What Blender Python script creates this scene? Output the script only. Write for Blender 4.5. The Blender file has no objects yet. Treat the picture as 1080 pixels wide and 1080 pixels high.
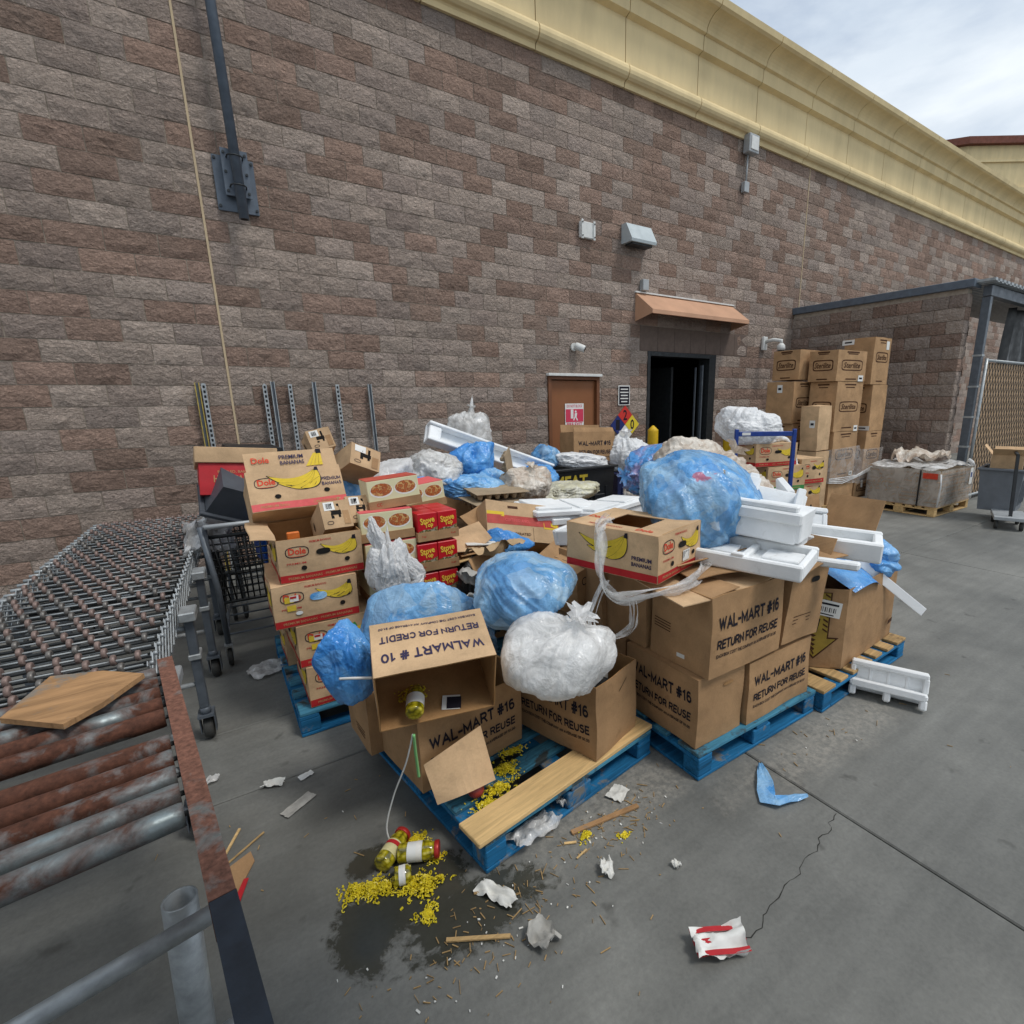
import bpy, bmesh, math, random
import numpy as np
from mathutils import Matrix, Vector, Euler

R = math.radians
scene = bpy.context.scene
col = scene.collection
random.seed(7)

# ------------------------------------------------------------------ camera, sky, sun, exposure
cam_data = bpy.data.cameras.new('camera')
cam = bpy.data.objects.new('camera', cam_data)
col.objects.link(cam)
scene.camera = cam
cam_data.sensor_width = 36.0
cam_data.sensor_fit = 'HORIZONTAL'
cam_data.lens = 544.5 / 1080 * 36.0
cam_data.shift_x = (540 - 598.1) / 1080
cam_data.shift_y = (551.7 - 540) / 1080
cam_data.clip_start = 0.02
cam_data.clip_end = 900
YAW, PIT, ROL = -0.6013384, 0.2297665, -0.013029
CAM = Vector((-0.2805, -6.7914, 1.78))
_fwd = Vector((-math.sin(YAW) * math.cos(PIT), math.cos(YAW) * math.cos(PIT), -math.sin(PIT)))
_r0 = Vector((math.cos(YAW), math.sin(YAW), 0))
_u0 = _r0.cross(_fwd)
_rt = math.cos(ROL) * _r0 + math.sin(ROL) * _u0
_up = -math.sin(ROL) * _r0 + math.cos(ROL) * _u0
_m = Matrix((_rt, _up, -_fwd)).transposed().to_4x4()
_m.translation = CAM
cam.matrix_world = _m

SUN_EL, SUN_AZ = 60.0, 148.0          # degrees; azimuth clockwise from +Y
world = bpy.data.worlds.new('World')
scene.world = world
world.use_nodes = True
wn, wl = world.node_tree.nodes, world.node_tree.links
wn.clear()
w_out = wn.new('ShaderNodeOutputWorld')
w_bg = wn.new('ShaderNodeBackground')
w_bg.inputs['Strength'].default_value = 0.11
sky = wn.new('ShaderNodeTexSky')
sky.sky_type = 'NISHITA'
sky.sun_disc = False
sky.sun_elevation = R(SUN_EL)
sky.sun_rotation = R(SUN_AZ)
sky.air_density = 1.2
sky.dust_density = 2.0
w_tc = wn.new('ShaderNodeTexCoord')
w_map = wn.new('ShaderNodeMapping')
w_map.inputs['Scale'].default_value = (1.0, 1.0, 2.6)
w_n1 = wn.new('ShaderNodeTexNoise')
w_n1.inputs['Scale'].default_value = 3.1
w_n1.inputs['Detail'].default_value = 7
w_n1.inputs['Roughness'].default_value = 0.55
w_n1.inputs['Distortion'].default_value = 0.35
w_r1 = wn.new('ShaderNodeValToRGB')      # cover: where the blue still shows through
w_r1.color_ramp.elements[0].position = 0.30
w_r1.color_ramp.elements[0].color = (0.45, 0.45, 0.45, 1)
w_r1.color_ramp.elements[1].position = 0.56
w_n2 = wn.new('ShaderNodeTexNoise')
w_n2.inputs['Scale'].default_value = 2.2
w_n2.inputs['Detail'].default_value = 6
w_r2 = wn.new('ShaderNodeValToRGB')      # bright and grey parts of the cloud deck
w_r2.color_ramp.elements[0].position = 0.34
w_r2.color_ramp.elements[0].color = (5.0, 5.8, 6.8, 1)
w_r2.color_ramp.elements[1].position = 0.66
w_r2.color_ramp.elements[1].color = (7.6, 8.1, 8.5, 1)
w_mix = wn.new('ShaderNodeMix')
w_mix.data_type = 'RGBA'
wl.new(w_tc.outputs['Generated'], w_map.inputs['Vector'])
wl.new(w_map.outputs['Vector'], w_n1.inputs['Vector'])
wl.new(w_map.outputs['Vector'], w_n2.inputs['Vector'])
wl.new(w_n1.outputs['Fac'], w_r1.inputs['Fac'])
wl.new(w_n2.outputs['Fac'], w_r2.inputs['Fac'])
wl.new(w_r1.outputs['Color'], w_mix.inputs[0])
wl.new(sky.outputs['Color'], w_mix.inputs[6])
wl.new(w_r2.outputs['Color'], w_mix.inputs[7])
wl.new(w_mix.outputs[2], w_bg.inputs['Color'])
wl.new(w_bg.outputs['Background'], w_out.inputs['Surface'])

sun_d = bpy.data.lights.new('sun', 'SUN')
sun_d.energy = 1.5
sun_d.angle = R(14)
sun_d.color = (1.0, 0.96, 0.9)
sun = bpy.data.objects.new('sun', sun_d)
col.objects.link(sun)
_sd = Vector((math.sin(R(SUN_AZ)) * math.cos(R(SUN_EL)), math.cos(R(SUN_AZ)) * math.cos(R(SUN_EL)), math.sin(R(SUN_EL))))
sun.rotation_euler = _sd.to_track_quat('Z', 'Y').to_euler()
sun.location = (0, -10, 20)

scene.view_settings.view_transform = 'Standard'
scene.view_settings.look = 'None'
scene.view_settings.gamma = 1
scene.view_settings.use_curve_mapping = False
scene.view_settings.exposure = 0.2

# ------------------------------------------------------------------ materials
def lin(h):
    h = h.lstrip('#')
    out = []
    for i in (0, 2, 4):
        c = int(h[i:i + 2], 16) / 255
        out.append(c / 12.92 if c <= 0.04045 else ((c + 0.055) / 1.055) ** 2.4)
    return tuple(out) + (1,)

class Mat:
    """small node helper"""
    def __init__(self, name):
        self.m = bpy.data.materials.new(name)
        self.m.use_nodes = True
        self.n = self.m.node_tree.nodes
        self.l = self.m.node_tree.links
        self.b = self.n['Principled BSDF']
        self.out = self.n['Material Output']
    def new(self, t, **kw):
        x = self.n.new(t)
        for k, v in kw.items():
            if k in x.inputs:
                x.inputs[k].default_value = v
            else:
                setattr(x, k, v)
        return x
    def link(self, a, b):
        self.l.new(a, b)
    def coords(self, kind='Object', scale=None):
        tc = self.new('ShaderNodeTexCoord')
        if scale is None:
            return tc.outputs[kind]
        mp = self.new('ShaderNodeMapping')
        mp.inputs['Scale'].default_value = scale
        self.link(tc.outputs[kind], mp.inputs['Vector'])
        return mp.outputs['Vector']
    def world(self, scale=None):
        g = self.new('ShaderNodeNewGeometry')
        if scale is None:
            return g.outputs['Position']
        mp = self.new('ShaderNodeMapping')
        mp.inputs['Scale'].default_value = scale
        self.link(g.outputs['Position'], mp.inputs['Vector'])
        return mp.outputs['Vector']
    def noise(self, vec, scale, detail=4, rough=0.55, dist=0.0):
        x = self.new('ShaderNodeTexNoise')
        x.inputs['Scale'].default_value = scale
        x.inputs['Detail'].default_value = detail
        x.inputs['Roughness'].default_value = rough
        x.inputs['Distortion'].default_value = dist
        if vec is not None:
            self.link(vec, x.inputs['Vector'])
        return x.outputs['Fac']
    def ramp(self, fac, stops):
        x = self.new('ShaderNodeValToRGB')
        e = x.color_ramp.elements
        while len(e) < len(stops):
            e.new(0.5)
        for i, (p, c) in enumerate(stops):
            e[i].position = p
            e[i].color = c if not isinstance(c, (int, float)) else (c, c, c, 1)
        self.link(fac, x.inputs['Fac'])
        return x.outputs['Color']
    def mix(self, fac, a, b, blend='MIX'):
        x = self.new('ShaderNodeMix')
        x.data_type = 'RGBA'
        x.blend_type = blend
        for i, v in ((0, fac), (6, a), (7, b)):
            if hasattr(v, 'is_output'):
                self.link(v, x.inputs[i])
            else:
                x.inputs[i].default_value = v
        return x.outputs[2]
    def math(self, op, a, b=0.0):
        x = self.new('ShaderNodeMath')
        x.operation = op
        for i, v in ((0, a), (1, b)):
            if hasattr(v, 'is_output'):
                self.link(v, x.inputs[i])
            else:
                x.inputs[i].default_value = v
        return x.outputs[0]
    def bump(self, h, strength=0.4, dist=0.01, normal=None):
        x = self.new('ShaderNodeBump')
        x.inputs['Strength'].default_value = strength
        x.inputs['Distance'].default_value = dist
        self.link(h, x.inputs['Height'])
        if normal is not None:
            self.link(normal, x.inputs['Normal'])
        self.link(x.outputs['Normal'], self.b.inputs['Normal'])
        return x.outputs['Normal']
    def color(self, v):
        if hasattr(v, 'is_output'):
            self.link(v, self.b.inputs['Base Color'])
        else:
            self.b.inputs['Base Color'].default_value = v
    def set(self, **kw):
        for k, v in kw.items():
            k = {'rough': 'Roughness', 'metal': 'Metallic', 'spec': 'Specular IOR Level', 'coat': 'Coat Weight',
                 'trans': 'Transmission Weight', 'alpha': 'Alpha', 'ior': 'IOR', 'sheen': 'Sheen Weight',
                 'sss': 'Subsurface Weight'}[k]
            if hasattr(v, 'is_output'):
                self.link(v, self.b.inputs[k])
            else:
                self.b.inputs[k].default_value = v
        return self

MATS = {}
def simple(name, hexa, rough=0.6, metal=0.0, var=0.25, nscale=18, bump=0.15, bdist=0.004, spec=0.4, coords='Object'):
    """a paint / plastic / metal with grime variation and slight relief"""
    if name in MATS:
        return MATS[name]
    k = Mat(name)
    c = lin(hexa)
    v = k.coords(coords)
    f = k.noise(v, nscale, 6, 0.6)
    d = tuple(x * (1 - var) for x in c[:3]) + (1,)
    b = tuple(min(1, x * (1 + var * 0.45)) for x in c[:3]) + (1,)
    k.color(k.ramp(f, [(0.3, d), (0.7, b)]))
    rr = k.ramp(k.noise(v, nscale * 0.6, 3), [(0.3, max(0.02, rough - 0.12)), (0.7, min(1, rough + 0.12))])
    k.set(rough=rr, metal=metal, spec=spec)
    if bump:
        k.bump(k.noise(v, nscale * 3, 4), bump, bdist)
    MATS[name] = k.m
    return k.m

def mat_block(name, from_object):
    k = Mat(name)
    if from_object:
        oi = k.new('ShaderNodeObjectInfo')
        base = oi.outputs['Color']
    else:
        at = k.new('ShaderNodeAttribute')
        at.attribute_name = 'tint'
        base = at.outputs['Color']
    v = k.world()
    n1 = k.noise(v, 9, 5, 0.65, 0.4)
    n2 = k.noise(v, 70, 4, 0.7)
    c = k.mix(0.42, base, k.ramp(n1, [(0.3, (0.40, 0.40, 0.40, 1)), (0.7, (0.64, 0.635, 0.63, 1))]), 'OVERLAY')
    c = k.mix(0.7, c, k.ramp(n2, [(0.3, (0.32, 0.31, 0.30, 1)), (0.72, (0.72, 0.71, 0.70, 1))]), 'OVERLAY')
    # pale lime runs and weathering
    st = k.noise(k.world((0.9, 0.9, 0.28)), 0.9, 5, 0.6)
    c = k.mix(k.ramp(st, [(0.52, 0.0), (0.75, 0.34)]), c, lin('#a59d94'))
    k.color(c)
    k.set(rough=0.95, spec=0.15)
    # split-face relief
    ms = k.new('ShaderNodeTexNoise')
    ms.inputs['Scale'].default_value = 17
    ms.inputs['Detail'].default_value = 7
    ms.inputs['Roughness'].default_value = 0.68
    ms.inputs['Distortion'].default_value = 1.6
    k.link(k.world((1, 1, 1.5)), ms.inputs['Vector'])
    vo = k.new('ShaderNodeTexVoronoi')
    vo.inputs['Scale'].default_value = 24
    k.link(k.world(), vo.inputs['Vector'])
    h = k.math('ADD', k.math('MULTIPLY', ms.outputs['Fac'], 1.0), k.math('MULTIPLY', vo.outputs['Distance'], 0.35))
    k.bump(h, 0.95, 0.065)
    return k.m

M_BLOCK_OBJ = mat_block('split_face_block', True)
M_BLOCK_FIELD = mat_block('split_face_block_field', False)
M_MORTAR = simple('mortar', '#a89c8e', 0.95, var=0.3, nscale=14, bump=0.3, spec=0.1)
M_SEALANT = simple('joint_sealant', '#bda98a', 0.8, var=0.12, nscale=10)

def mat_stucco(name, hexa):
    k = Mat(name)
    c = lin(hexa)
    v = k.world()
    f = k.noise(k.world((1, 1, 0.25)), 2.2, 6, 0.65)
    d = tuple(x * 0.80 for x in c[:3]) + (1,)
    k.color(k.ramp(f, [(0.28, d), (0.62, c)]))
    k.set(rough=0.9, spec=0.2)
    k.bump(k.noise(v, 120, 3), 0.35, 0.004)
    return k.m
M_STUCCO = mat_stucco('cream_stucco', '#e5d0a2')

def mat_concrete():
    k = Mat('concrete')
    v = k.world()
    big = k.noise(k.world((1, 1, 0)), 0.55, 6, 0.6, 0.3)
    mid = k.noise(v, 3.2, 7, 0.65, 0.6)
    fine = k.noise(v, 55, 5, 0.7)
    c = k.ramp(big, [(0.3, lin('#5e5f5d')), (0.7, lin('#83837f'))])
    c = k.mix(0.55, c, k.ramp(mid, [(0.25, (0.32, 0.32, 0.31, 1)), (0.75, (0.66, 0.66, 0.65, 1))]), 'OVERLAY')
    c = k.mix(0.6, c, k.ramp(fine, [(0.3, (0.38, 0.38, 0.38, 1)), (0.7, (0.60, 0.60, 0.59, 1))]), 'OVERLAY')
    # broom / tyre streaks
    stv = k.world((0.35, 5.0, 1))
    c = k.mix(0.35, c, k.ramp(k.noise(stv, 3.0, 4), [(0.35, (0.40, 0.40, 0.40, 1)), (0.65, (0.60, 0.60, 0.60, 1))]), 'OVERLAY')
    # dark oil and dirt spots
    sp = k.noise(v, 7.0, 3, 0.5)
    c = k.mix(k.ramp(sp, [(0.66, 0.0), (0.74, 0.55)]), c, lin('#3c3b38'))
    # pale dust trodden round the pallets
    gx = k.new('ShaderNodeSeparateXYZ')
    k.link(v, gx.inputs[0])
    X, Y = gx.outputs[0], gx.outputs[1]
    def blob(cx, cy, rx, ry):
        a = k.math('DIVIDE', k.math('SUBTRACT', X, cx), rx)
        b = k.math('DIVIDE', k.math('SUBTRACT', Y, cy), ry)
        return k.math('SQRT', k.math('ADD', k.math('MULTIPLY', a, a), k.math('MULTIPLY', b, b)))
    wob = k.math('MULTIPLY', k.math('SUBTRACT', k.noise(v, 6.5, 6, 0.7, 0.5), 0.5), 1.5)
    wob2 = k.math('MULTIPLY', k.math('SUBTRACT', k.noise(v, 2.6, 5, 0.7, 0.5), 0.5), 1.1)
    dust = k.math('ADD', k.math('MINIMUM', blob(1.05, -5.2, 0.75, 0.28), blob(2.3, -5.55, 1.0, 0.22)), wob)
    dm = k.ramp(dust, [(0.35, 0.55), (1.0, 0.0)])
    c = k.mix(k.math('MULTIPLY', dm, k.ramp(k.noise(v, 30, 5, 0.75), [(0.4, 0.1), (0.62, 1.0)])), c, lin('#a9a49a'))
    # damp dirty apron and the brine spilled from the jars
    damp = k.ramp(k.math('ADD', blob(0.15, -4.75, 1.25, 0.6), wob2), [(0.55, 1.0), (1.1, 0.0)])
    spill = k.math('ADD', k.math('MINIMUM', blob(0.12, -5.16, 0.30, 0.19), k.math('MINIMUM', blob(0.27, -5.36, 0.34, 0.17), k.math('MINIMUM', blob(-0.06, -5.22, 0.16, 0.2), blob(0.02, -4.93, 0.12, 0.10)))), k.math('MULTIPLY', wob, 0.8))
    wet = k.ramp(k.math('ADD', spill, k.math('MULTIPLY', k.math('SUBTRACT', k.noise(v, 24, 5, 0.7, 0.6), 0.5), 0.9)), [(0.62, 1.0), (0.84, 0.0)])
    c = k.mix(k.math('MULTIPLY', damp, 0.35), c, lin('#4f4f4a'))
    c = k.mix(k.math('MULTIPLY', wet, 0.80), c, lin('#2a2a20'))
    k.color(c)
    rg = k.math('SUBTRACT', k.ramp(mid, [(0.3, 0.62), (0.7, 0.82)]), k.math('MULTIPLY', wet, 0.56))
    rg = k.math('SUBTRACT', rg, k.math('MULTIPLY', damp, 0.08))
    k.set(rough=rg, spec=0.4)
    hb = k.math('ADD', k.math('MULTIPLY', fine, 0.5), mid)
    hb = k.math('MULTIPLY', hb, k.math('SUBTRACT', 1.0, k.math('MULTIPLY', wet, 0.8)))
    k.bump(hb, 0.30, 0.008)
    return k.m
M_CONC = mat_concrete()
M_GAP = simple('joint_dirt', '#2b2a27', 0.95, var=0.3)

def mat_card(name, hexa, var=0.24):
    k = Mat(name)
    c = lin(hexa)
    v = k.coords('Object')
    oi = k.new('ShaderNodeObjectInfo')
    tc = k.new('ShaderNodeVectorMath')
    tc.operation = 'ADD'
    k.link(v, tc.inputs[0])
    k.link(oi.outputs['Location'], tc.inputs[1])
    w = tc.outputs[0]
    f = k.noise(w, 5.5, 6, 0.6, 0.3)
    f2 = k.noise(w, 140, 2, 0.5)
    d = tuple(x * (1 - var) for x in c[:3]) + (1,)
    b = tuple(x * (1 + var * 0.5) for x in c[:3]) + (1,)
    cc = k.ramp(f, [(0.3, d), (0.68, b)])
    cc = k.mix(0.25, cc, k.ramp(f2, [(0.3, 0.40), (0.7, 0.60)]), 'OVERLAY')
    st = k.noise(w, 13, 4, 0.6)
    cc = k.mix(k.ramp(st, [(0.60, 0.0), (0.78, 0.5)]), cc, tuple(x * 0.55 for x in c[:3]) + (1,))
    sc2 = k.noise(w, 34, 5, 0.7, 1.0)
    cc = k.mix(k.ramp(sc2, [(0.68, 0.0), (0.74, 0.4)]), cc, tuple(min(1, x * 1.45) for x in c[:3]) + (1,))
    hs = k.new('ShaderNodeHueSaturation')
    k.link(cc, hs.inputs['Color'])
    k.link(k.math('ADD', k.math('MULTIPLY', oi.outputs['Random'], 0.16), 0.92), hs.inputs['Value'])
    k.color(hs.outputs['Color'])
    k.set(rough=0.82, spec=0.25)
    wv = k.new('ShaderNodeTexWave')
    wv.inputs['Scale'].default_value = 75
    wv.bands_direction = 'X'
    k.link(v, wv.inputs['Vector'])
    h = k.math('ADD', k.math('MULTIPLY', wv.outputs['Fac'], 0.10), k.math('ADD', k.math('MULTIPLY', k.noise(w, 9, 3), 1.0), k.math('MULTIPLY', k.noise(w, 3.2, 3, 0.5, 1.2), 2.2)))
    k.bump(h, 0.5, 0.009)
    return k.m
M_CARD = mat_card('kraft_cardboard', '#a98661')
M_CARD_LIGHT = mat_card('pale_kraft_cardboard', '#c7a782')
M_CARD_IN = mat_card('inner_cardboard', '#a98257')
M_CARD_STER = mat_card('brown_kraft_cardboard', '#ae8b66')
M_PULP = mat_card('grey_moulded_pulp', '#9c8a72', 0.25)

def ink(name, hexa, rough=0.75):
    return simple(name, hexa, rough, var=0.10, nscale=40, bump=0, spec=0.2)
M_INK = ink('black_ink', '#22202a')
M_INK_NAVY = ink('navy_ink', '#3b3550')
M_INK_BROWN = ink('brown_ink', '#4a2f1e')
M_INK_RED = ink('red_ink', '#b32a2c')
M_INK_DOLE = ink('orange_red_ink', '#cf4a34')
M_INK_PINK = ink('faded_red_ink', '#d86464')
M_INK_YEL = ink('yellow_ink', '#d9bb3c')
M_INK_WHITE = ink('white_ink', '#e9e6df')
M_INK_GREEN = ink('green_ink', '#3f8a4a')
M_INK_TAN = ink('tan_ink', '#b98a62')
M_HOLE = simple('dark_hole', '#120d09', 0.95, var=0.1, bump=0)

def mat_wood(name, hexa, var=0.35, scale=(2.0, 26, 26), stain=None, rough=0.8):
    k = Mat(name)
    c = lin(hexa)
    oi = k.new('ShaderNodeObjectInfo')
    tc = k.new('ShaderNodeVectorMath')
    tc.operation = 'ADD'
    k.link(k.coords('Object'), tc.inputs[0])
    k.link(oi.outputs['Location'], tc.inputs[1])
    mp = k.new('ShaderNodeMapping')
    mp.inputs['Scale'].default_value = scale
    k.link(tc.outputs[0], mp.inputs['Vector'])
    f = k.noise(mp.outputs['Vector'], 1.6, 6, 0.65, 0.8)
    d = tuple(x * (1 - var) for x in c[:3]) + (1,)
    b = tuple(min(1, x * (1 + var * 0.4)) for x in c[:3]) + (1,)
    cc = k.ramp(f, [(0.3, d), (0.65, b)])
    if stain:
        s = k.noise(tc.outputs[0], 6.5, 6, 0.7, 0.4)
        cc = k.mix(k.ramp(s, [(stain[1], 0.0), (stain[1] + 0.09, 0.85)]), cc, lin(stain[0]))
    hs = k.new('ShaderNodeHueSaturation')
    k.link(cc, hs.inputs['Color'])
    k.link(k.math('ADD', k.math('MULTIPLY', oi.outputs['Random'], 0.3), 0.85), hs.inputs['Value'])
    k.color(hs.outputs['Color'])
    k.set(rough=rough, spec=0.25)
    k.bump(f, 0.5, 0.006)
    return k.m
M_PALLET_BLUE = mat_wood('blue_painted_wood', '#1f6a98', 0.5, stain=('#7d7464', 0.57))
M_PALLET_TOP = mat_wood('worn_blue_painted_wood', '#43809a', 0.5, stain=('#3f3a30', 0.52))
M_WOOD = mat_wood('bare_pine', '#cfae7a', 0.3, stain=('#8d6b45', 0.66))
M_WOOD_OLD = mat_wood('weathered_pine', '#b59668', 0.4, stain=('#6a5844', 0.58))
M_PLY = mat_wood('old_plywood', '#a5805a', 0.4, scale=(3, 14, 14), stain=('#77756f', 0.56))

M_GALV = simple('galvanised_steel', '#a4a9ab', 0.45, 0.35, 0.3, 22, 0.12)
M_GREY_METAL = simple('grey_painted_steel', '#5c636b', 0.5, 0.25, 0.25, 16, 0.1)
M_SLATE = simple('slate_painted_steel', '#5d6773', 0.42, 0.05, 0.22, 12, 0.1)
M_DARK_METAL = simple('dark_steel', '#3b3e40', 0.5, 0.4, 0.35, 20, 0.15)
M_BLACK_PLASTIC = simple('black_plastic', '#1f2123', 0.45, 0, 0.25, 14, 0.1)
M_RUBBER = simple('grey_rubber', '#3a3a38', 0.75, 0, 0.3, 20, 0.2)
M_GREY_PLASTIC = simple('grey_plastic', '#6c7177', 0.5, 0, 0.15, 10, 0.08)
M_DGREY_PLASTIC = simple('slate_plastic', '#4b5057', 0.5, 0, 0.18, 10, 0.08)
M_BLUE_PLASTIC = simple('blue_plastic', '#1f4fa0', 0.4, 0, 0.2, 10, 0.08)
M_NAVY_PLASTIC = simple('navy_plastic', '#232c55', 0.45, 0, 0.2, 10, 0.08)
M_BLUE_STEEL = simple('blue_painted_steel', '#1f3f8c', 0.45, 0.1, 0.25, 18, 0.1)
M_WHITE_PAINT = simple('white_painted_metal', '#d8d9d6', 0.5, 0, 0.12, 14, 0.08)
M_LIGHT_GREY = simple('light_grey_metal', '#a8acae', 0.5, 0.2, 0.15, 12, 0.08)
M_YELLOW_PAINT = simple('yellow_paint', '#dcb322', 0.55, 0, 0.15, 10, 0.1)
M_TAN_AWN = simple('tan_painted_metal', '#c4987a', 0.6, 0, 0.14, 3, 0.08)
M_DOOR = simple('brown_painted_door', '#8a5836', 0.55, 0, 0.10, 3, 0.05)
M_DOOR_FRAME = simple('brown_painted_frame', '#74492e', 0.55, 0, 0.12, 5, 0.05)
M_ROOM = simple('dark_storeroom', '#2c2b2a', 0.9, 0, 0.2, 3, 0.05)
M_TILE = simple('brown_red_tile', '#7a4a3c', 0.85, 0, 0.3, 6, 0.3)
M_PAPER = simple('white_paper', '#d9d8d2', 0.85, 0, 0.08, 20, 0.15, spec=0.2)
M_LABEL = simple('label_paper', '#e2e2de', 0.6, 0, 0.05, 30, 0.0, spec=0.3)
M_RED_PAPER = simple('red_paper', '#b5232b', 0.55, 0, 0.12, 20, 0.05)
M_GREEN_PLASTIC = simple('green_plastic', '#7fc07c', 0.5, 0, 0.1, 10, 0.05)
M_WHEEL = simple('worn_conveyor_wheel', '#8b7770', 0.55, 0.25, 0.4, 30, 0.2)

def mat_rust(name, steel, rust, lo, hi, scale=9):
    k = Mat(name)
    oi = k.new('ShaderNodeObjectInfo')
    tc = k.new('ShaderNodeVectorMath')
    tc.operation = 'ADD'
    k.link(k.coords('Object'), tc.inputs[0])
    k.link(oi.outputs['Location'], tc.inputs[1])
    v = tc.outputs[0]
    n = k.noise(v, scale, 7, 0.62, 0.5)
    n2 = k.noise(v, scale * 5, 5, 0.65)
    n0 = k.noise(v, scale * 0.33, 2, 0.5)
    mask = k.ramp(k.math('ADD', k.math('MULTIPLY', n, 0.55), k.math('MULTIPLY', n0, 0.45)), [(lo, 0.0), (hi, 1.0)])
    rc = k.ramp(n2, [(0.3, tuple(x * 0.45 for x in lin(rust)[:3]) + (1,)), (0.55, lin(rust)), (0.75, tuple(min(1, x * 1.5) for x in lin(rust)[:3]) + (1,))])
    sc = k.ramp(n2, [(0.3, tuple(x * 0.75 for x in lin(steel)[:3]) + (1,)), (0.7, lin(steel))])
    k.color(k.mix(mask, sc, rc))
    k.set(rough=k.ramp(mask, [(0, 0.42), (1, 0.88)]), metal=k.ramp(mask, [(0, 0.6), (1, 0.05)]), spec=0.4)
    k.bump(k.math('MULTIPLY', n2, mask), 0.4, 0.004)
    return k.m
M_ROLLER = mat_rust('rusty_galvanised_roller', '#8f9a9c', '#5a382a', 0.38, 0.52)
M_RAIL = mat_rust('red_brown_painted_rail', '#8d9391', '#7d5647', 0.36, 0.46, 12)

def mat_foam():
    k = Mat('expanded_polystyrene')
    v = k.coords('Object')
    vo = k.new('ShaderNodeTexVoronoi')
    vo.inputs['Scale'].default_value = 190
    k.link(v, vo.inputs['Vector'])
    f = k.noise(v, 4, 5, 0.6)
    c_ = k.ramp(f, [(0.3, lin('#d9dcdd')), (0.7, lin('#f2f3f3'))])
    c_ = k.mix(k.ramp(k.noise(v, 13, 5, 0.7, 0.8), [(0.60, 0.0), (0.75, 0.4)]), c_, lin('#b9b8b0'))
    k.color(c_)
    k.set(rough=0.75, spec=0.3, sss=0.12)
    k.b.inputs['Subsurface Radius'].default_value = (0.02, 0.02, 0.02)
    k.bump(vo.outputs['Distance'], 0.25, 0.003)
    return k.m
M_FOAM = mat_foam()

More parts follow.
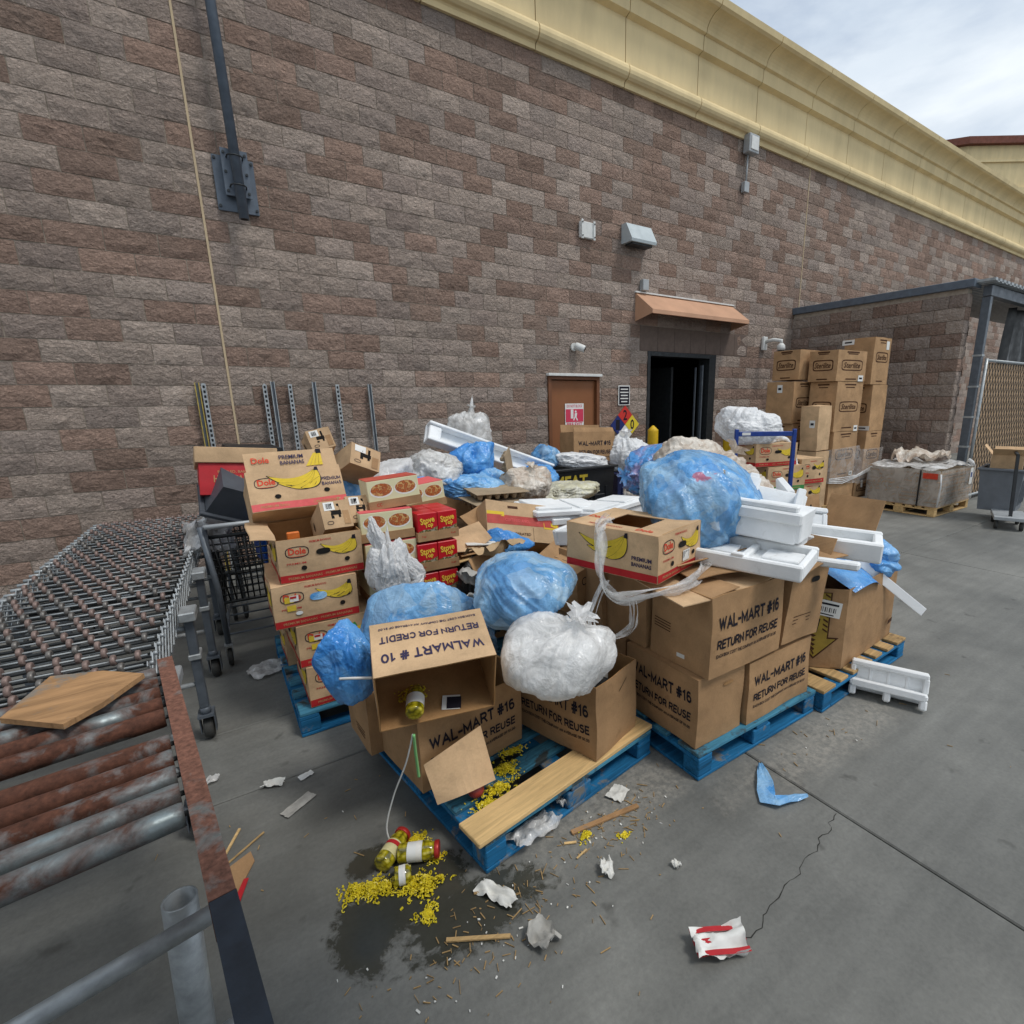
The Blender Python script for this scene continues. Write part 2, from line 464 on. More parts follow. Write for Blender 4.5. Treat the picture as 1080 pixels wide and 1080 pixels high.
def mat_film(name, dark, light, alpha=1.0, rough=0.22, fill=None, wr=1.0, patches=(), trans=0.18, avar=1.0):
    """thin bag film: diffuse + translucent + shine, partly see-through when alpha < 1"""
    k = Mat(name)
    v = k.coords('Object')
    w = k.noise(v, 6, 4, 0.55, 1.2)
    f = k.noise(v, 2.6, 3, 0.5, 0.4)
    c = k.ramp(k.math('ADD', k.math('MULTIPLY', w, 0.45), k.math('MULTIPLY', f, 0.55)), [(0.34, lin(dark)), (0.60, lin(light))])
    if fill:
        c = k.mix(k.ramp(k.noise(v, 7.5, 3, 0.55, 1.2), [(0.52, 0.0), (0.60, 0.55)]), c, lin(fill))
        c = k.mix(k.ramp(k.noise(v, 11, 3, 0.5, 0.8), [(0.60, 0.0), (0.66, 0.35)]), c, lin(dark))
    if fill:
        vo = k.new('ShaderNodeTexVoronoi'); vo.inputs['Scale'].default_value = 8.5
        wv = k.new('ShaderNodeVectorMath'); wv.operation = 'ADD'
        nn = k.new('ShaderNodeTexNoise'); nn.inputs['Scale'].default_value = 6; k.link(v, nn.inputs['Vector'])
        sc_ = k.new('ShaderNodeVectorMath'); sc_.operation = 'SCALE'; sc_.inputs['Scale'].default_value = 0.10; k.link(nn.outputs['Color'], sc_.inputs[0])
        k.link(v, wv.inputs[0]); k.link(sc_.outputs[0], wv.inputs[1]); k.link(wv.outputs[0], vo.inputs['Vector'])
        sx = k.new('ShaderNodeSeparateColor'); k.link(vo.outputs['Color'], sx.inputs[0])
        c = k.mix(k.ramp(sx.outputs[0], [(0.55, 0.0), (0.60, 0.40)]), c, lin(fill))
        c = k.mix(k.ramp(sx.outputs[1], [(0.76, 0.0), (0.80, 0.35)]), c, tuple(x * 0.65 for x in lin(dark)[:3]) + (1,))
    for (px, py, pz, rad, hexa, am) in patches:          # packets pressed against the inside of the film
        vd = k.new('ShaderNodeVectorMath'); vd.operation = 'DISTANCE'
        k.link(v, vd.inputs[0]); vd.inputs[1].default_value = (px, py, pz)
        dd = k.math('ADD', vd.outputs['Value'], k.math('MULTIPLY', k.noise(v, 22, 2), rad * 0.8))
        c = k.mix(k.ramp(k.math('DIVIDE', dd, rad), [(0.0, am), (0.92, am), (1.0, 0.0)]), c, lin(hexa))
    k.color(c)
    k.set(rough=rough, spec=0.5)
    r1 = k.noise(k.coords('Object', (1, 1, 0.55)), 9, 3, 0.5, 1.8)
    rid = k.math('SUBTRACT', 1.0, k.math('ABSOLUTE', k.math('SUBTRACT', k.math('MULTIPLY', r1, 2.0), 1.0)))
    r2 = k.noise(k.coords('Object', (0.5, 1, 1)), 24, 2, 0.5, 1.5)
    rid2 = k.math('SUBTRACT', 1.0, k.math('ABSOLUTE', k.math('SUBTRACT', k.math('MULTIPLY', r2, 2.0), 1.0)))
    h = k.math('ADD', k.math('POWER', rid, 3.0), k.math('MULTIPLY', k.math('POWER', rid2, 3.0), 0.4))
    nrm = k.bump(h, 0.22 * wr, 0.03)
    tr = k.new('ShaderNodeBsdfTranslucent')
    k.link(c, tr.inputs['Color'])
    k.link(nrm, tr.inputs['Normal'])
    mx = k.new('ShaderNodeMixShader')
    mx.inputs[0].default_value = trans
    k.link(k.b.outputs[0], mx.inputs[1])
    k.link(tr.outputs[0], mx.inputs[2])
    last = mx.outputs[0]
    if alpha < 1:
        tp = k.new('ShaderNodeBsdfTransparent')
        k.link(k.mix(0.6, c, (1, 1, 1, 1)), tp.inputs['Color'])
        ma = k.new('ShaderNodeMixShader')
        k.link(k.ramp(w, [(0.35, max(0.02, alpha - 0.2 * avar)), (0.62, min(1, alpha + 0.25 * avar))]), ma.inputs[0])
        k.link(tp.outputs[0], ma.inputs[1])
        k.link(last, ma.inputs[2])
        last = ma.outputs[0]
    k.link(last, k.out.inputs['Surface'])
    return k.m
M_BAG_BLUE = mat_film('blue_bag_film', '#4a9ce6', '#8fc8f5', 1.0, 0.22, '#a9d3f3')
M_BAG_BLUE_CLEAR = mat_film('thin_blue_bag_film', '#57a6e8', '#9bcdf3', 0.80, 0.20, '#c3dcec')
M_BAG_BIG = mat_film('big_blue_bag_film', '#4fa3ea', '#8cc6f4', 0.78, 0.18, '#b5d5ea', patches=((-0.24, -0.20, 0.15, 0.075, '#c85a72', 0.85), (-0.19, -0.21, 0.20, 0.045, '#d98aa0', 0.7), (-0.10, -0.33, -0.06, 0.07, '#dfe8ee', 0.6), (0.10, -0.30, -0.02, 0.06, '#8a9a86', 0.6), (0.0, -0.32, 0.12, 0.09, '#7fb0cf', 0.5)))
M_BAG_BLUE_DEEP = mat_film('deep_blue_bag_film', '#2f86dd', '#67b0ee', 1.0, 0.2, '#7fbaf0')
M_BAG_WHITE = mat_film('white_bag_film', '#ececec', '#fbfbfa', 1.0, 0.24, '#dcdcdc', trans=0.3)
M_BAG_MILKY = mat_film('milky_bag_film', '#efefef', '#fcfcfb', 0.82, 0.22, None, trans=0.3)
M_BAG_CLEAR = mat_film('clear_bag_film', '#dadad8', '#f7f7f6', 0.72, 0.2, '#c9c6c1')
M_BAG_BEIGE = mat_film('beige_bag_film', '#cfc3b3', '#ece5da', 1.0, 0.3, '#b49a83')
M_WRAP = mat_film('stretch_wrap_film', '#e4e6e6', '#fafafa', 0.38, 0.12, avar=0.6)
M_WHITE_PLASTIC = simple('white_plastic', '#f1f2f3', 0.35, 0, 0.04, 10, 0.03)
M_LINER = mat_film('white_liner', '#e2e4e6', '#f8f8f8', 1.0, 0.4, '#ebecec')

def mat_trash(name, cols):
    k = Mat(name)
    v = k.coords('Object')
    vo = k.new('ShaderNodeTexVoronoi'); vo.inputs['Scale'].default_value = 9
    nn = k.new('ShaderNodeTexNoise'); nn.inputs['Scale'].default_value = 9; k.link(v, nn.inputs['Vector'])
    sc_ = k.new('ShaderNodeVectorMath'); sc_.operation = 'SCALE'; sc_.inputs['Scale'].default_value = 0.12; k.link(nn.outputs['Color'], sc_.inputs[0])
    ad = k.new('ShaderNodeVectorMath'); ad.operation = 'ADD'; k.link(v, ad.inputs[0]); k.link(sc_.outputs[0], ad.inputs[1])
    k.link(ad.outputs[0], vo.inputs['Vector'])
    sx = k.new('ShaderNodeSeparateColor'); k.link(vo.outputs['Color'], sx.inputs[0])
    n = len(cols)
    rp = k.new('ShaderNodeValToRGB'); rp.color_ramp.interpolation = 'CONSTANT'
    el = rp.color_ramp.elements
    while len(el) < n: el.new(0.5)
    for i, c in enumerate(cols):
        el[i].position = i / n; el[i].color = lin(c)
    k.link(sx.outputs[0], rp.inputs['Fac'])
    k.color(rp.outputs['Color'])
    k.set(rough=0.7)
    k.bump(vo.outputs['Distance'], 0.8, 0.06)
    return k.m
M_TRASH = mat_trash('mixed_rubbish', ['#e6e6e2', '#cfd3d6', '#f0efe9', '#8f8a80', '#dfe3e6', '#b09a7c', '#f2f2f0', '#6e7a80', '#e9e4d2', '#a8b2a0'])
M_TRASH_W = mat_trash('pale_rubbish', ['#f0f0ee', '#e3e4e4', '#f7f7f5', '#c9c9c6', '#ececea', '#d8d6d0', '#f4f4f2'])

# ------------------------------------------------------------------ mesh helpers
class MB:
    """collects geometry for ONE mesh"""
    def __init__(self):
        self.v, self.f, self.mi, self.sm = [], [], [], []
    def add(self, vs, fs, m=0, smooth=False):
        o = len(self.v)
        self.v.extend([tuple(p) for p in vs])
        for f in fs:
            self.f.append(tuple(i + o for i in f))
            self.mi.append(m)
            self.sm.append(smooth)
        return self
    def box(self, c, s, rot=None, bevel=0.0, m=0):
        hx, hy, hz = s[0] / 2, s[1] / 2, s[2] / 2
        c = Vector(c)
        vs, fs = [], []
        if bevel <= 0:
            for z in (-hz, hz):
                vs += [(-hx, -hy, z), (hx, -hy, z), (hx, hy, z), (-hx, hy, z)]
            fs = [(0, 3, 2, 1), (4, 5, 6, 7), (0, 1, 5, 4), (1, 2, 6, 5), (2, 3, 7, 6), (3, 0, 4, 7)]
        else:
            b = min(bevel, hx * 0.45, hy * 0.45, hz * 0.45)
            idx = {}
            for sx in (-1, 1):
                for sy in (-1, 1):
                    for sz in (-1, 1):
                        for a in range(3):
                            p = [sx * (hx - b), sy * (hy - b), sz * (hz - b)]
                            p[a] = (sx * hx, sy * hy, sz * hz)[a]
                            idx[(sx, sy, sz, a)] = len(vs)
                            vs.append(tuple(p))
            def q(*k):
                return tuple(idx[i] for i in k)
            for a in range(3):
                o1, o2 = (a + 1) % 3, (a + 2) % 3
                for s_ in (-1, 1):
                    r = []
                    for s1, s2 in ((-1, -1), (1, -1), (1, 1), (-1, 1)):
                        sg = [0, 0, 0]
                        sg[a], sg[o1], sg[o2] = s_, s1, s2
                        r.append((sg[0], sg[1], sg[2], a))
                    fs.append(q(*(r if s_ > 0 else r[::-1])))
                for s1 in (-1, 1):            # edges running along a
                    for s2 in (-1, 1):
                        e = []
                        for s_, ax in ((-1, o1), (1, o1), (1, o2), (-1, o2)):
                            sg = [0, 0, 0]
                            sg[a], sg[o1], sg[o2] = s_, s1, s2
                            e.append((sg[0], sg[1], sg[2], ax))
                        fs.append(q(*(e if s1 * s2 < 0 else e[::-1])))
            for sx in (-1, 1):
                for sy in (-1, 1):
                    for sz in (-1, 1):
                        t = [(sx, sy, sz, 0), (sx, sy, sz, 1), (sx, sy, sz, 2)]
                        fs.append(q(*(t if sx * sy * sz > 0 else t[::-1])))
        if rot is not None:
            vs = [rot @ Vector(p) for p in vs]
        return self.add([c + Vector(p) for p in vs], fs, m)
    def beam(self, p0, p1, w, h, up=(0, 0, 1), bevel=0.0, m=0):
        p0, p1 = Vector(p0), Vector(p1)
        d = p1 - p0
        L = d.length
        x = d.normalized()
        u = Vector(up)
        if abs(x.dot(u)) > 0.99:
            u = Vector((1, 0, 0))
        y = u.cross(x).normalized()
        z = x.cross(y)
        rot = Matrix((x, y, z)).transposed()
        return self.box((p0 + p1) / 2, (L, w, h), rot, bevel, m)
    def cyl(self, p0, p1, r0, r1=None, n=12, caps=True, m=0, smooth=True):
        r1 = r0 if r1 is None else r1
        return self.lathe(p0, p1, [(0, r0), (1, r1)], n, caps, m, smooth)
    def lathe(self, p0, p1, prof, n=12, caps=True, m=0, smooth=True):
        """prof: (fraction along p0-p1, radius)"""
        p0, p1 = Vector(p0), Vector(p1)
        d = p1 - p0
        z = d.normalized()
        a = Vector((1, 0, 0)) if abs(z.x) < 0.9 else Vector((0, 1, 0))
        x = a.cross(z).normalized()
        y = z.cross(x)
        vs, fs = [], []
        for t, r in prof:
            for i in range(n):
                g = 2 * math.pi * i / n
                vs.append(p0 + d * t + (x * math.cos(g) + y * math.sin(g)) * r)
        for j in range(len(prof) - 1):
            for i in range(n):
                k = (i + 1) % n
                fs.append((j * n + i, j * n + k, (j + 1) * n + k, (j + 1) * n + i))
        self.add(vs, fs, m, smooth)
        if caps:
            o = len(self.v) - len(vs)
            self.f.append(tuple(o + i for i in range(n))[::-1]); self.mi.append(m); self.sm.append(False)
            e = o + (len(prof) - 1) * n
            self.f.append(tuple(e + i for i in range(n))); self.mi.append(m); self.sm.append(False)
        return self
    def tube(self, pts, r, n=8, m=0, closed=False):
        pts = [Vector(p) for p in pts]
        rr = r if isinstance(r, (list, tuple)) else [r] * len(pts)
        vs, fs = [], []
        ref = None
        N = len(pts)
        for i, p in enumerate(pts):
            a = pts[(i - 1) % N] if (closed or i > 0) else p
            b = pts[(i + 1) % N] if (closed or i < N - 1) else p
            t = (b - a).normalized()
            if ref is None:
                ref = Vector((0, 0, 1)) if abs(t.z) < 0.9 else Vector((1, 0, 0))
            x = (ref - t * ref.dot(t))
            x = x.normalized() if x.length > 1e-6 else Vector((1, 0, 0))
            ref = x
            y = t.cross(x)
            for k in range(n):
                g = 2 * math.pi * k / n
                vs.append(p + (x * math.cos(g) + y * math.sin(g)) * rr[i])
        for j in range(N if closed else N - 1):
            j2 = (j + 1) % N
            for k in range(n):
                k2 = (k + 1) % n
                fs.append((j * n + k, j * n + k2, j2 * n + k2, j2 * n + k))
        if not closed:
            fs.append(tuple(range(n))[::-1])
            fs.append(tuple((N - 1) * n + k for k in range(n)))
        return self.add(vs, fs, m, True)
    def prism(self, poly, d, m=0):
        """poly: list of 3D points (planar ngon), extruded by vector d"""
        poly = [Vector(p) for p in poly]
        d = Vector(d)
        n = len(poly)
        nrm = Vector((0, 0, 0))
        for i in range(n):
            nrm += poly[i].cross(poly[(i + 1) % n])
        if nrm.dot(d) > 0:
            poly = poly[::-1]
        vs = poly + [p + d for p in poly]
        fs = [tuple(range(n)), tuple(range(n, 2 * n))[::-1]]
        for i in range(n):
            j = (i + 1) % n
            fs.append((j, i, n + i, n + j))
        return self.add(vs, fs, m)
    def ribbon(self, pts, width_vec, m=0, thick=0.0):
        w = Vector(width_vec)
        vs, fs = [], []
        for p in pts:
            p = Vector(p)
            vs += [p - w / 2, p + w / 2]
        for i in range(len(pts) - 1):
            fs.append((2 * i, 2 * i + 1, 2 * i + 3, 2 * i + 2))
        return self.add(vs, fs, m, True)
    def mesh(self, name, mats):
        me = bpy.data.meshes.new(name)
        me.from_pydata(self.v, [], self.f)
        for k in (mats if isinstance(mats, (list, tuple)) else [mats]):
            me.materials.append(k)
        me.polygons.foreach_set('material_index', self.mi)
        me.polygons.foreach_set('use_smooth', self.sm)
        me.update()
        return me

def link(name, me, parent=None, loc=(0, 0, 0), rot=(0, 0, 0)):
    o = bpy.data.objects.new(name, me)
    col.objects.link(o)
    o.location = loc
    o.rotation_euler = rot
    if parent is not None:
        o.parent = parent
    return o

def part(name, mb, mats, parent, loc=(0, 0, 0), rot=(0, 0, 0)):
    return link(name, mb.mesh(name, mats), parent, loc, rot)

def tag(o, label, cat, group=None):
    o['label'] = label
    o['category'] = cat
    if group:
        o['group'] = group
    return o

def thing(name, label, cat, loc=(0, 0, 0), rot=(0, 0, 0), group=None):
    o = link(name, None, None, loc, rot)
    o.empty_display_size = 0.1
    return tag(o, label, cat, group)

def solo(name, mb, mats, label, cat, loc=(0, 0, 0), rot=(0, 0, 0), group=None):
    return tag(link(name, mb.mesh(name, mats), None, loc, rot), label, cat, group)

def copy_tree(o, parent=None):
    c = o.copy()
    col.objects.link(c)
    c.parent = parent
    for ch in o.children:
        copy_tree(ch, c)
    return c

def euler_to(m3):
    return m3.to_euler()

# vectorised value noise for crumpled shapes
def _hash(ix, iy, iz, seed):
    h = (ix * 374761393 + iy * 668265263 + iz * 2147483647 + seed * 1274126177) & 0xffffffff
    h = ((h ^ (h >> 13)) * 1274126177) & 0xffffffff
    h = (h ^ (h >> 16)) & 0xffffffff
    return h / 4294967295.0
def vnoise(P, freq, seed=0):
    P = np.asarray(P) * freq
    i = np.floor(P).astype(np.int64)
    f = P - i
    f = f * f * f * (f * (f * 6 - 15) + 10)
    r = 0
    for dx in (0, 1):
        for dy in (0, 1):
            for dz in (0, 1):
                w = (f[:, 0] if dx else 1 - f[:, 0]) * (f[:, 1] if dy else 1 - f[:, 1]) * (f[:, 2] if dz else 1 - f[:, 2])
                r = r + w * _hash(i[:, 0] + dx, i[:, 1] + dy, i[:, 2] + dz, seed)
    return r * 2 - 1
def fbm(P, freq, seed=0, octaves=3, gain=0.5):
    a, t, r = 1.0, 0.0, 0
    for o in range(octaves):
        r = r + a * vnoise(P, freq * 2 ** o, seed + 17 * o)
        t += a
        a *= gain
    return r / t
_ICO = {}
def ico(sub):
    if sub not in _ICO:
        bm = bmesh.new()
        bmesh.ops.create_icosphere(bm, subdivisions=sub, radius=1.0)
        v = np.array([p.co[:] for p in bm.verts])
        f = [tuple(q.index for q in p.verts) for p in bm.faces]
        bm.free()
        _ICO[sub] = (v, f)
    return _ICO[sub]
def np_mesh(name, V, F, mat, smooth=True):
    me = bpy.data.meshes.new(name)
    me.from_pydata(V.tolist(), [], F)
    for k in (mat if isinstance(mat, (list, tuple)) else [mat]):
        me.materials.append(k)
    me.polygons.foreach_set('use_smooth', [smooth] * len(F))
    me.update()
    return me

# text as flat print
_TXT = {}
def text_geo(s, bold=0.0):
    key = (s, bold)
    if key not in _TXT:
        cu = bpy.data.curves.new('txt', 'FONT')
        cu.body = s
        cu.resolution_u = 2
        cu.offset = bold
        cu.fill_mode = 'BOTH'
        o = bpy.data.objects.new('txt', cu)
        col.objects.link(o)
        dg = bpy.context.evaluated_depsgraph_get()
        me = bpy.data.meshes.new_from_object(o.evaluated_get(dg))
        V = np.array([v.co[:] for v in me.vertices]) if len(me.vertices) else np.zeros((1, 3))
        F = [tuple(p.vertices) for p in me.polygons]
        bpy.data.objects.remove(o)
        bpy.data.meshes.remove(me)
        bpy.data.curves.remove(cu)
        lo, hi = V.min(0), V.max(0)
        V = (V - lo) / np.maximum(hi - lo, 1e-6)
        V[:, 2] = 0
        _TXT[key] = (V, F)
    return _TXT[key]

# heavy block capitals drawn as mitred strokes (stencil-like carton lettering)
def _arc(cx, cy, rx, ry, a0, a1, n=7):
    return [(cx + rx * math.cos(R(a0 + (a1 - a0) * i / n)), cy + ry * math.sin(R(a0 + (a1 - a0) * i / n))) for i in range(n + 1)]
_G = {
    'A': (0.78, [[(0, 0), (0.5, 1), (1, 0)], [(0.2, 0.30), (0.8, 0.30)]]),
    'B': (0.66, [[(0, 0), (0, 1), (0.6, 1)] + _arc(0.6, 0.77, 0.36, 0.23, 90, -90) + [(0, 0.53)], [(0.5, 0.53)] + _arc(0.62, 0.265, 0.38, 0.265, 90, -90) + [(0, 0)]]),
    'C': (0.70, [_arc(0.5, 0.62, 0.5, 0.38, 25, 180) + _arc(0.5, 0.38, 0.5, 0.38, 180, 335)]),
    'D': (0.70, [[(0, 0), (0, 1), (0.5, 1)] + _arc(0.5, 0.5, 0.5, 0.5, 90, -90, 10) + [(0, 0)]]),
    'E': (0.58, [[(1, 1), (0, 1), (0, 0), (1, 0)], [(0, 0.52), (0.9, 0.52)]]),
    'F': (0.56, [[(1, 1), (0, 1), (0, 0)], [(0, 0.50), (0.88, 0.50)]]),
    'G': (0.72, [_arc(0.5, 0.62, 0.5, 0.38, 25, 180) + _arc(0.5, 0.38, 0.5, 0.38, 180, 350) + [(1, 0.46), (0.55, 0.46)]]),
    'H': (0.68, [[(0, 0), (0, 1)], [(1, 0), (1, 1)], [(0, 0.52), (1, 0.52)]]),
    'I': (0.16, [[(0.5, 0), (0.5, 1)]]),
    'L': (0.54, [[(0, 1), (0, 0), (1, 0)]]),
    'M': (0.86, [[(0, 0), (0, 1), (0.5, 0.16), (1, 1), (1, 0)]]),
    'N': (0.70, [[(0, 0), (0, 1), (1, 0), (1, 1)]]),
    'O': (0.74, [_arc(0.5, 0.5, 0.5, 0.5, 90, 450, 18)]),
    'P': (0.62, [[(0, 0), (0, 1), (0.6, 1)] + _arc(0.6, 0.74, 0.38, 0.26, 90, -90) + [(0, 0.48)]]),
    'R': (0.68, [[(0, 0), (0, 1), (0.6, 1)] + _arc(0.6, 0.75, 0.36, 0.25, 90, -90) + [(0, 0.50)], [(0.55, 0.48), (1, 0)]]),
    'S': (0.64, [_arc(0.5, 0.76, 0.46, 0.24, 20, 180, 6) + _arc(0.5, 0.74, 0.46, 0.22, 190, 270, 3) + _arc(0.5, 0.26, 0.5, 0.26, 90, -10, 4) + _arc(0.5, 0.26, 0.5, 0.26, -20, -165, 5)]),
    'T': (0.64, [[(0, 1), (1, 1)], [(0.5, 0), (0.5, 1)]]),
    'U': (0.68, [[(0, 1), (0, 0.36)] + _arc(0.5, 0.36, 0.5, 0.36, 180, 360) + [(1, 1)]]),
    'V': (0.72, [[(0, 1), (0.5, 0), (1, 1)]]),
    'W': (1.04, [[(0, 1), (0.25, 0), (0.5, 0.92), (0.75, 0), (1, 1)]]),
    'X': (0.70, [[(0, 0), (1, 1)], [(0, 1), (1, 0)]]),
    'Y': (0.70, [[(0, 1), (0.5, 0.46), (1, 1)], [(0.5, 0), (0.5, 0.46)]]),
    '0': (0.58, [_arc(0.5, 0.5, 0.5, 0.5, 90, 450, 16)]),
    '1': (0.34, [[(0.1, 0.76), (0.75, 1), (0.75, 0)]]),
    '6': (0.58, [[(0.9, 0.92)] + _arc(0.5, 0.62, 0.5, 0.38, 70, 180, 5) + [(0, 0.32)] + _arc(0.5, 0.30, 0.5, 0.30, 180, 530, 12)]),
    '#': (0.66, [[(0.22, 0), (0.40, 1)], [(0.60, 0), (0.78, 1)], [(0, 0.66), (1, 0.66)], [(0, 0.33), (1, 0.33)]]),
    '-': (0.36, [[(0, 0.42), (1, 0.42)]]),
    '$': (0.58, [_arc(0.5, 0.73, 0.46, 0.19, 20, 180, 5) + _arc(0.5, 0.27, 0.5, 0.22, 90, -165, 8), [(0.5, -0.08), (0.5, 1.08)]]),
    '.': (0.14, [[(0.5, 0), (0.5, 0.06)]]), ',': (0.14, [[(0.5, -0.1), (0.5, 0.06)]]), ':': (0.14, [[(0.5, 0.1), (0.5, 0.2)], [(0.5, 0.6), (0.5, 0.7)]]),
}
_BT = {}
def block_text(s, t=0.20, gap=0.15):
    if s in _BT:
        return _BT[s]
    V, F = [], []
    x0 = 0.0
    for ch in s:
        if ch == ' ':
            x0 += 0.38
            continue
        w, strokes = _G.get(ch, _G['I'])
        lay = 0
        for st in strokes:
            st = [(x0 + t / 2 + px * w, t / 2 + py * (1 - t)) for px, py in st]
            q = [st[0]]
            for p in st[1:]:
                if math.hypot(p[0] - q[-1][0], p[1] - q[-1][1]) > 1e-4:
                    q.append(p)
            st = q
            n = len(st)
            o = len(V)
            for i, p in enumerate(st):
                dirs = []
                if i > 0:
                    dx, dy = p[0] - st[i - 1][0], p[1] - st[i - 1][1]; L = math.hypot(dx, dy); dirs.append((dx / L, dy / L))
                if i < n - 1:
                    dx, dy = st[i + 1][0] - p[0], st[i + 1][1] - p[1]; L = math.hypot(dx, dy); dirs.append((dx / L, dy / L))
                nx, ny = sum(-d[1] for d in dirs), sum(d[0] for d in dirs)
                L = math.hypot(nx, ny)
                if L < 1e-6:
                    nx, ny = -dirs[0][1], dirs[0][0]; L = 1
                nx, ny = nx / L, ny / L
                c = max(0.32, abs(nx * -dirs[0][1] + ny * dirs[0][0]))
                h = t / 2 / c
                ex, ey = 0, 0
                if i == 0 and n > 1: ex, ey = -dirs[0][0] * t * .48, -dirs[0][1] * t * .48
                if i == n - 1 and n > 1: ex, ey = dirs[-1][0] * t * .48, dirs[-1][1] * t * .48
                if len(st) > 5: ex = ey = 0
                V += [(p[0] + nx * h + ex, p[1] + ny * h + ey, lay), (p[0] - nx * h + ex, p[1] - ny * h + ey, lay)]
            for i in range(n - 1):
                F.append((o + 2 * i + 1, o + 2 * i + 3, o + 2 * i + 2, o + 2 * i))
            lay += 1
        x0 += w + t + gap - 0.05
    A = np.array(V, float)
    A[:, 1] = np.clip(A[:, 1], 0, 1)
    A[:, 0] = (A[:, 0] - A[:, 0].min()) / (A[:, 0].max() - A[:, 0].min())
    _BT[s] = (A, F)
    return _BT[s]

# ------------------------------------------------------------------ ground
mb = MB()
mb.add([(-250, -250, -0.014), (250, -250, -0.014), (250, 250, -0.014), (-250, 250, -0.014)], [(0, 1, 2, 3)])
ground = link('ground', mb.mesh('ground', M_GAP))
ground['kind'] = 'structure'
xs = [-20.7, -16.2, -11.7, -7.2, -2.7, 1.79, 6.3, 10.8, 15.3, 19.8, 24.3, 28.8]
rows_left = [-22.2, -17.7, -13.2, -8.7, -4.2, -3.59, 0.25]
rows_right = [-22.2, -17.7, -13.2, -8.7, -4.2, 0.25]
for i in range(len(xs) - 1):
    ys = rows_left if xs[i] < 1.7 else rows_right
    for j in range(len(ys) - 1):
        g = 0.0035
        x0, x1, y0, y1 = xs[i] + g, xs[i + 1] - g, ys[j] + g, ys[j + 1] - g
        mb = MB()
        mb.box(((x0 + x1) / 2, (y0 + y1) / 2, -0.056), (x1 - x0, y1 - y0, 0.112), None, 0.006)
        part('slab', mb, M_CONC, ground)
# far yard beyond the slabs
mb = MB()
mb.box((0, -120, -0.062), (300, 195, 0.112)); part('far_pavement', mb, M_CONC, ground)
mb = MB()
mb.box((70, 20, -0.064), (82, 84, 0.112)); part('far_pavement', mb, M_CONC, ground)
# crack running from the joint towards the camera
cr = [(1.775, -5.87), (1.70, -5.88), (1.66, -5.905), (1.58, -5.90), (1.52, -5.925), (1.44, -5.925), (1.36, -5.945), (1.27, -5.94), (1.21, -5.965), (1.12, -5.965), (1.06, -5.99), (0.98, -5.985), (0.93, -6.01)]
rc = random.Random(3)
pts = []
for (ax, ay), (bx, by) in zip(cr[:-1], cr[1:]):
    for t in (0, 0.33, 0.66):
        pts.append((ax + (bx - ax) * t + rc.uniform(-.008, .008), ay + (by - ay) * t + rc.uniform(-.006, .006)))
vs, fs = [], []
for i, (px, py) in enumerate(pts):
    w = rc.uniform(0.0006, 0.0022)
    vs += [(px, py - w, 0.0012), (px, py + w, 0.0012)]
    if i:
        fs.append((2 * i - 2, 2 * i, 2 * i + 1, 2 * i - 1))
mb = MB(); mb.add(vs, fs)
part('crack', mb, M_GAP, ground)

# ------------------------------------------------------------------ store building
store = thing('store_building', 'long store building of rough brown and grey blocks with cream cornice', 'building', (0, 0, 0))
CH, BL = 0.2032, 0.4064
def kz(k):
    return 4.8435 - CH * k
WX0, WX1, WTOP = -9.0, 42.0, 6.3
DOOR = (4.05, 5.03, kz(13))           # x0, x1, top
BAY = (6.08, 7.83, kz(11))
# mortar backing, one mesh with two openings
mb = MB()
yb, th = 0.001, 0.30
def slab_wall(x0, x1, z0, z1):
    mb.box(((x0 + x1) / 2, yb + th / 2, (z0 + z1) / 2), (x1 - x0, th, z1 - z0))
slab_wall(WX0, DOOR[0], -0.1, WTOP)
slab_wall(DOOR[1], BAY[0], -0.1, WTOP)
slab_wall(BAY[1], WX1, -0.1, WTOP)
slab_wall(DOOR[0], DOOR[1], DOOR[2], WTOP)
slab_wall(BAY[0], BAY[1], BAY[2], WTOP)
wall = part('wall', mb, M_MORTAR, store)

GREYS = ['#8b7f77', '#92867d', '#857972', '#978b82', '#897e77', '#8f837a']
BROWNS = ['#806c61', '#867064', '#79655a', '#836e63', '#776459']
rb = random.Random(11)
def tint():
    h = rb.choice(GREYS) if rb.random() < 0.57 else rb.choice(BROWNS)
    c = lin(h)
    m = lin('#86776e')
    g = rb.uniform(1.30, 1.74)
    return tuple((x * 0.80 + y * 0.20) * g for x, y in zip(c[:3], m[:3])) + (1,)

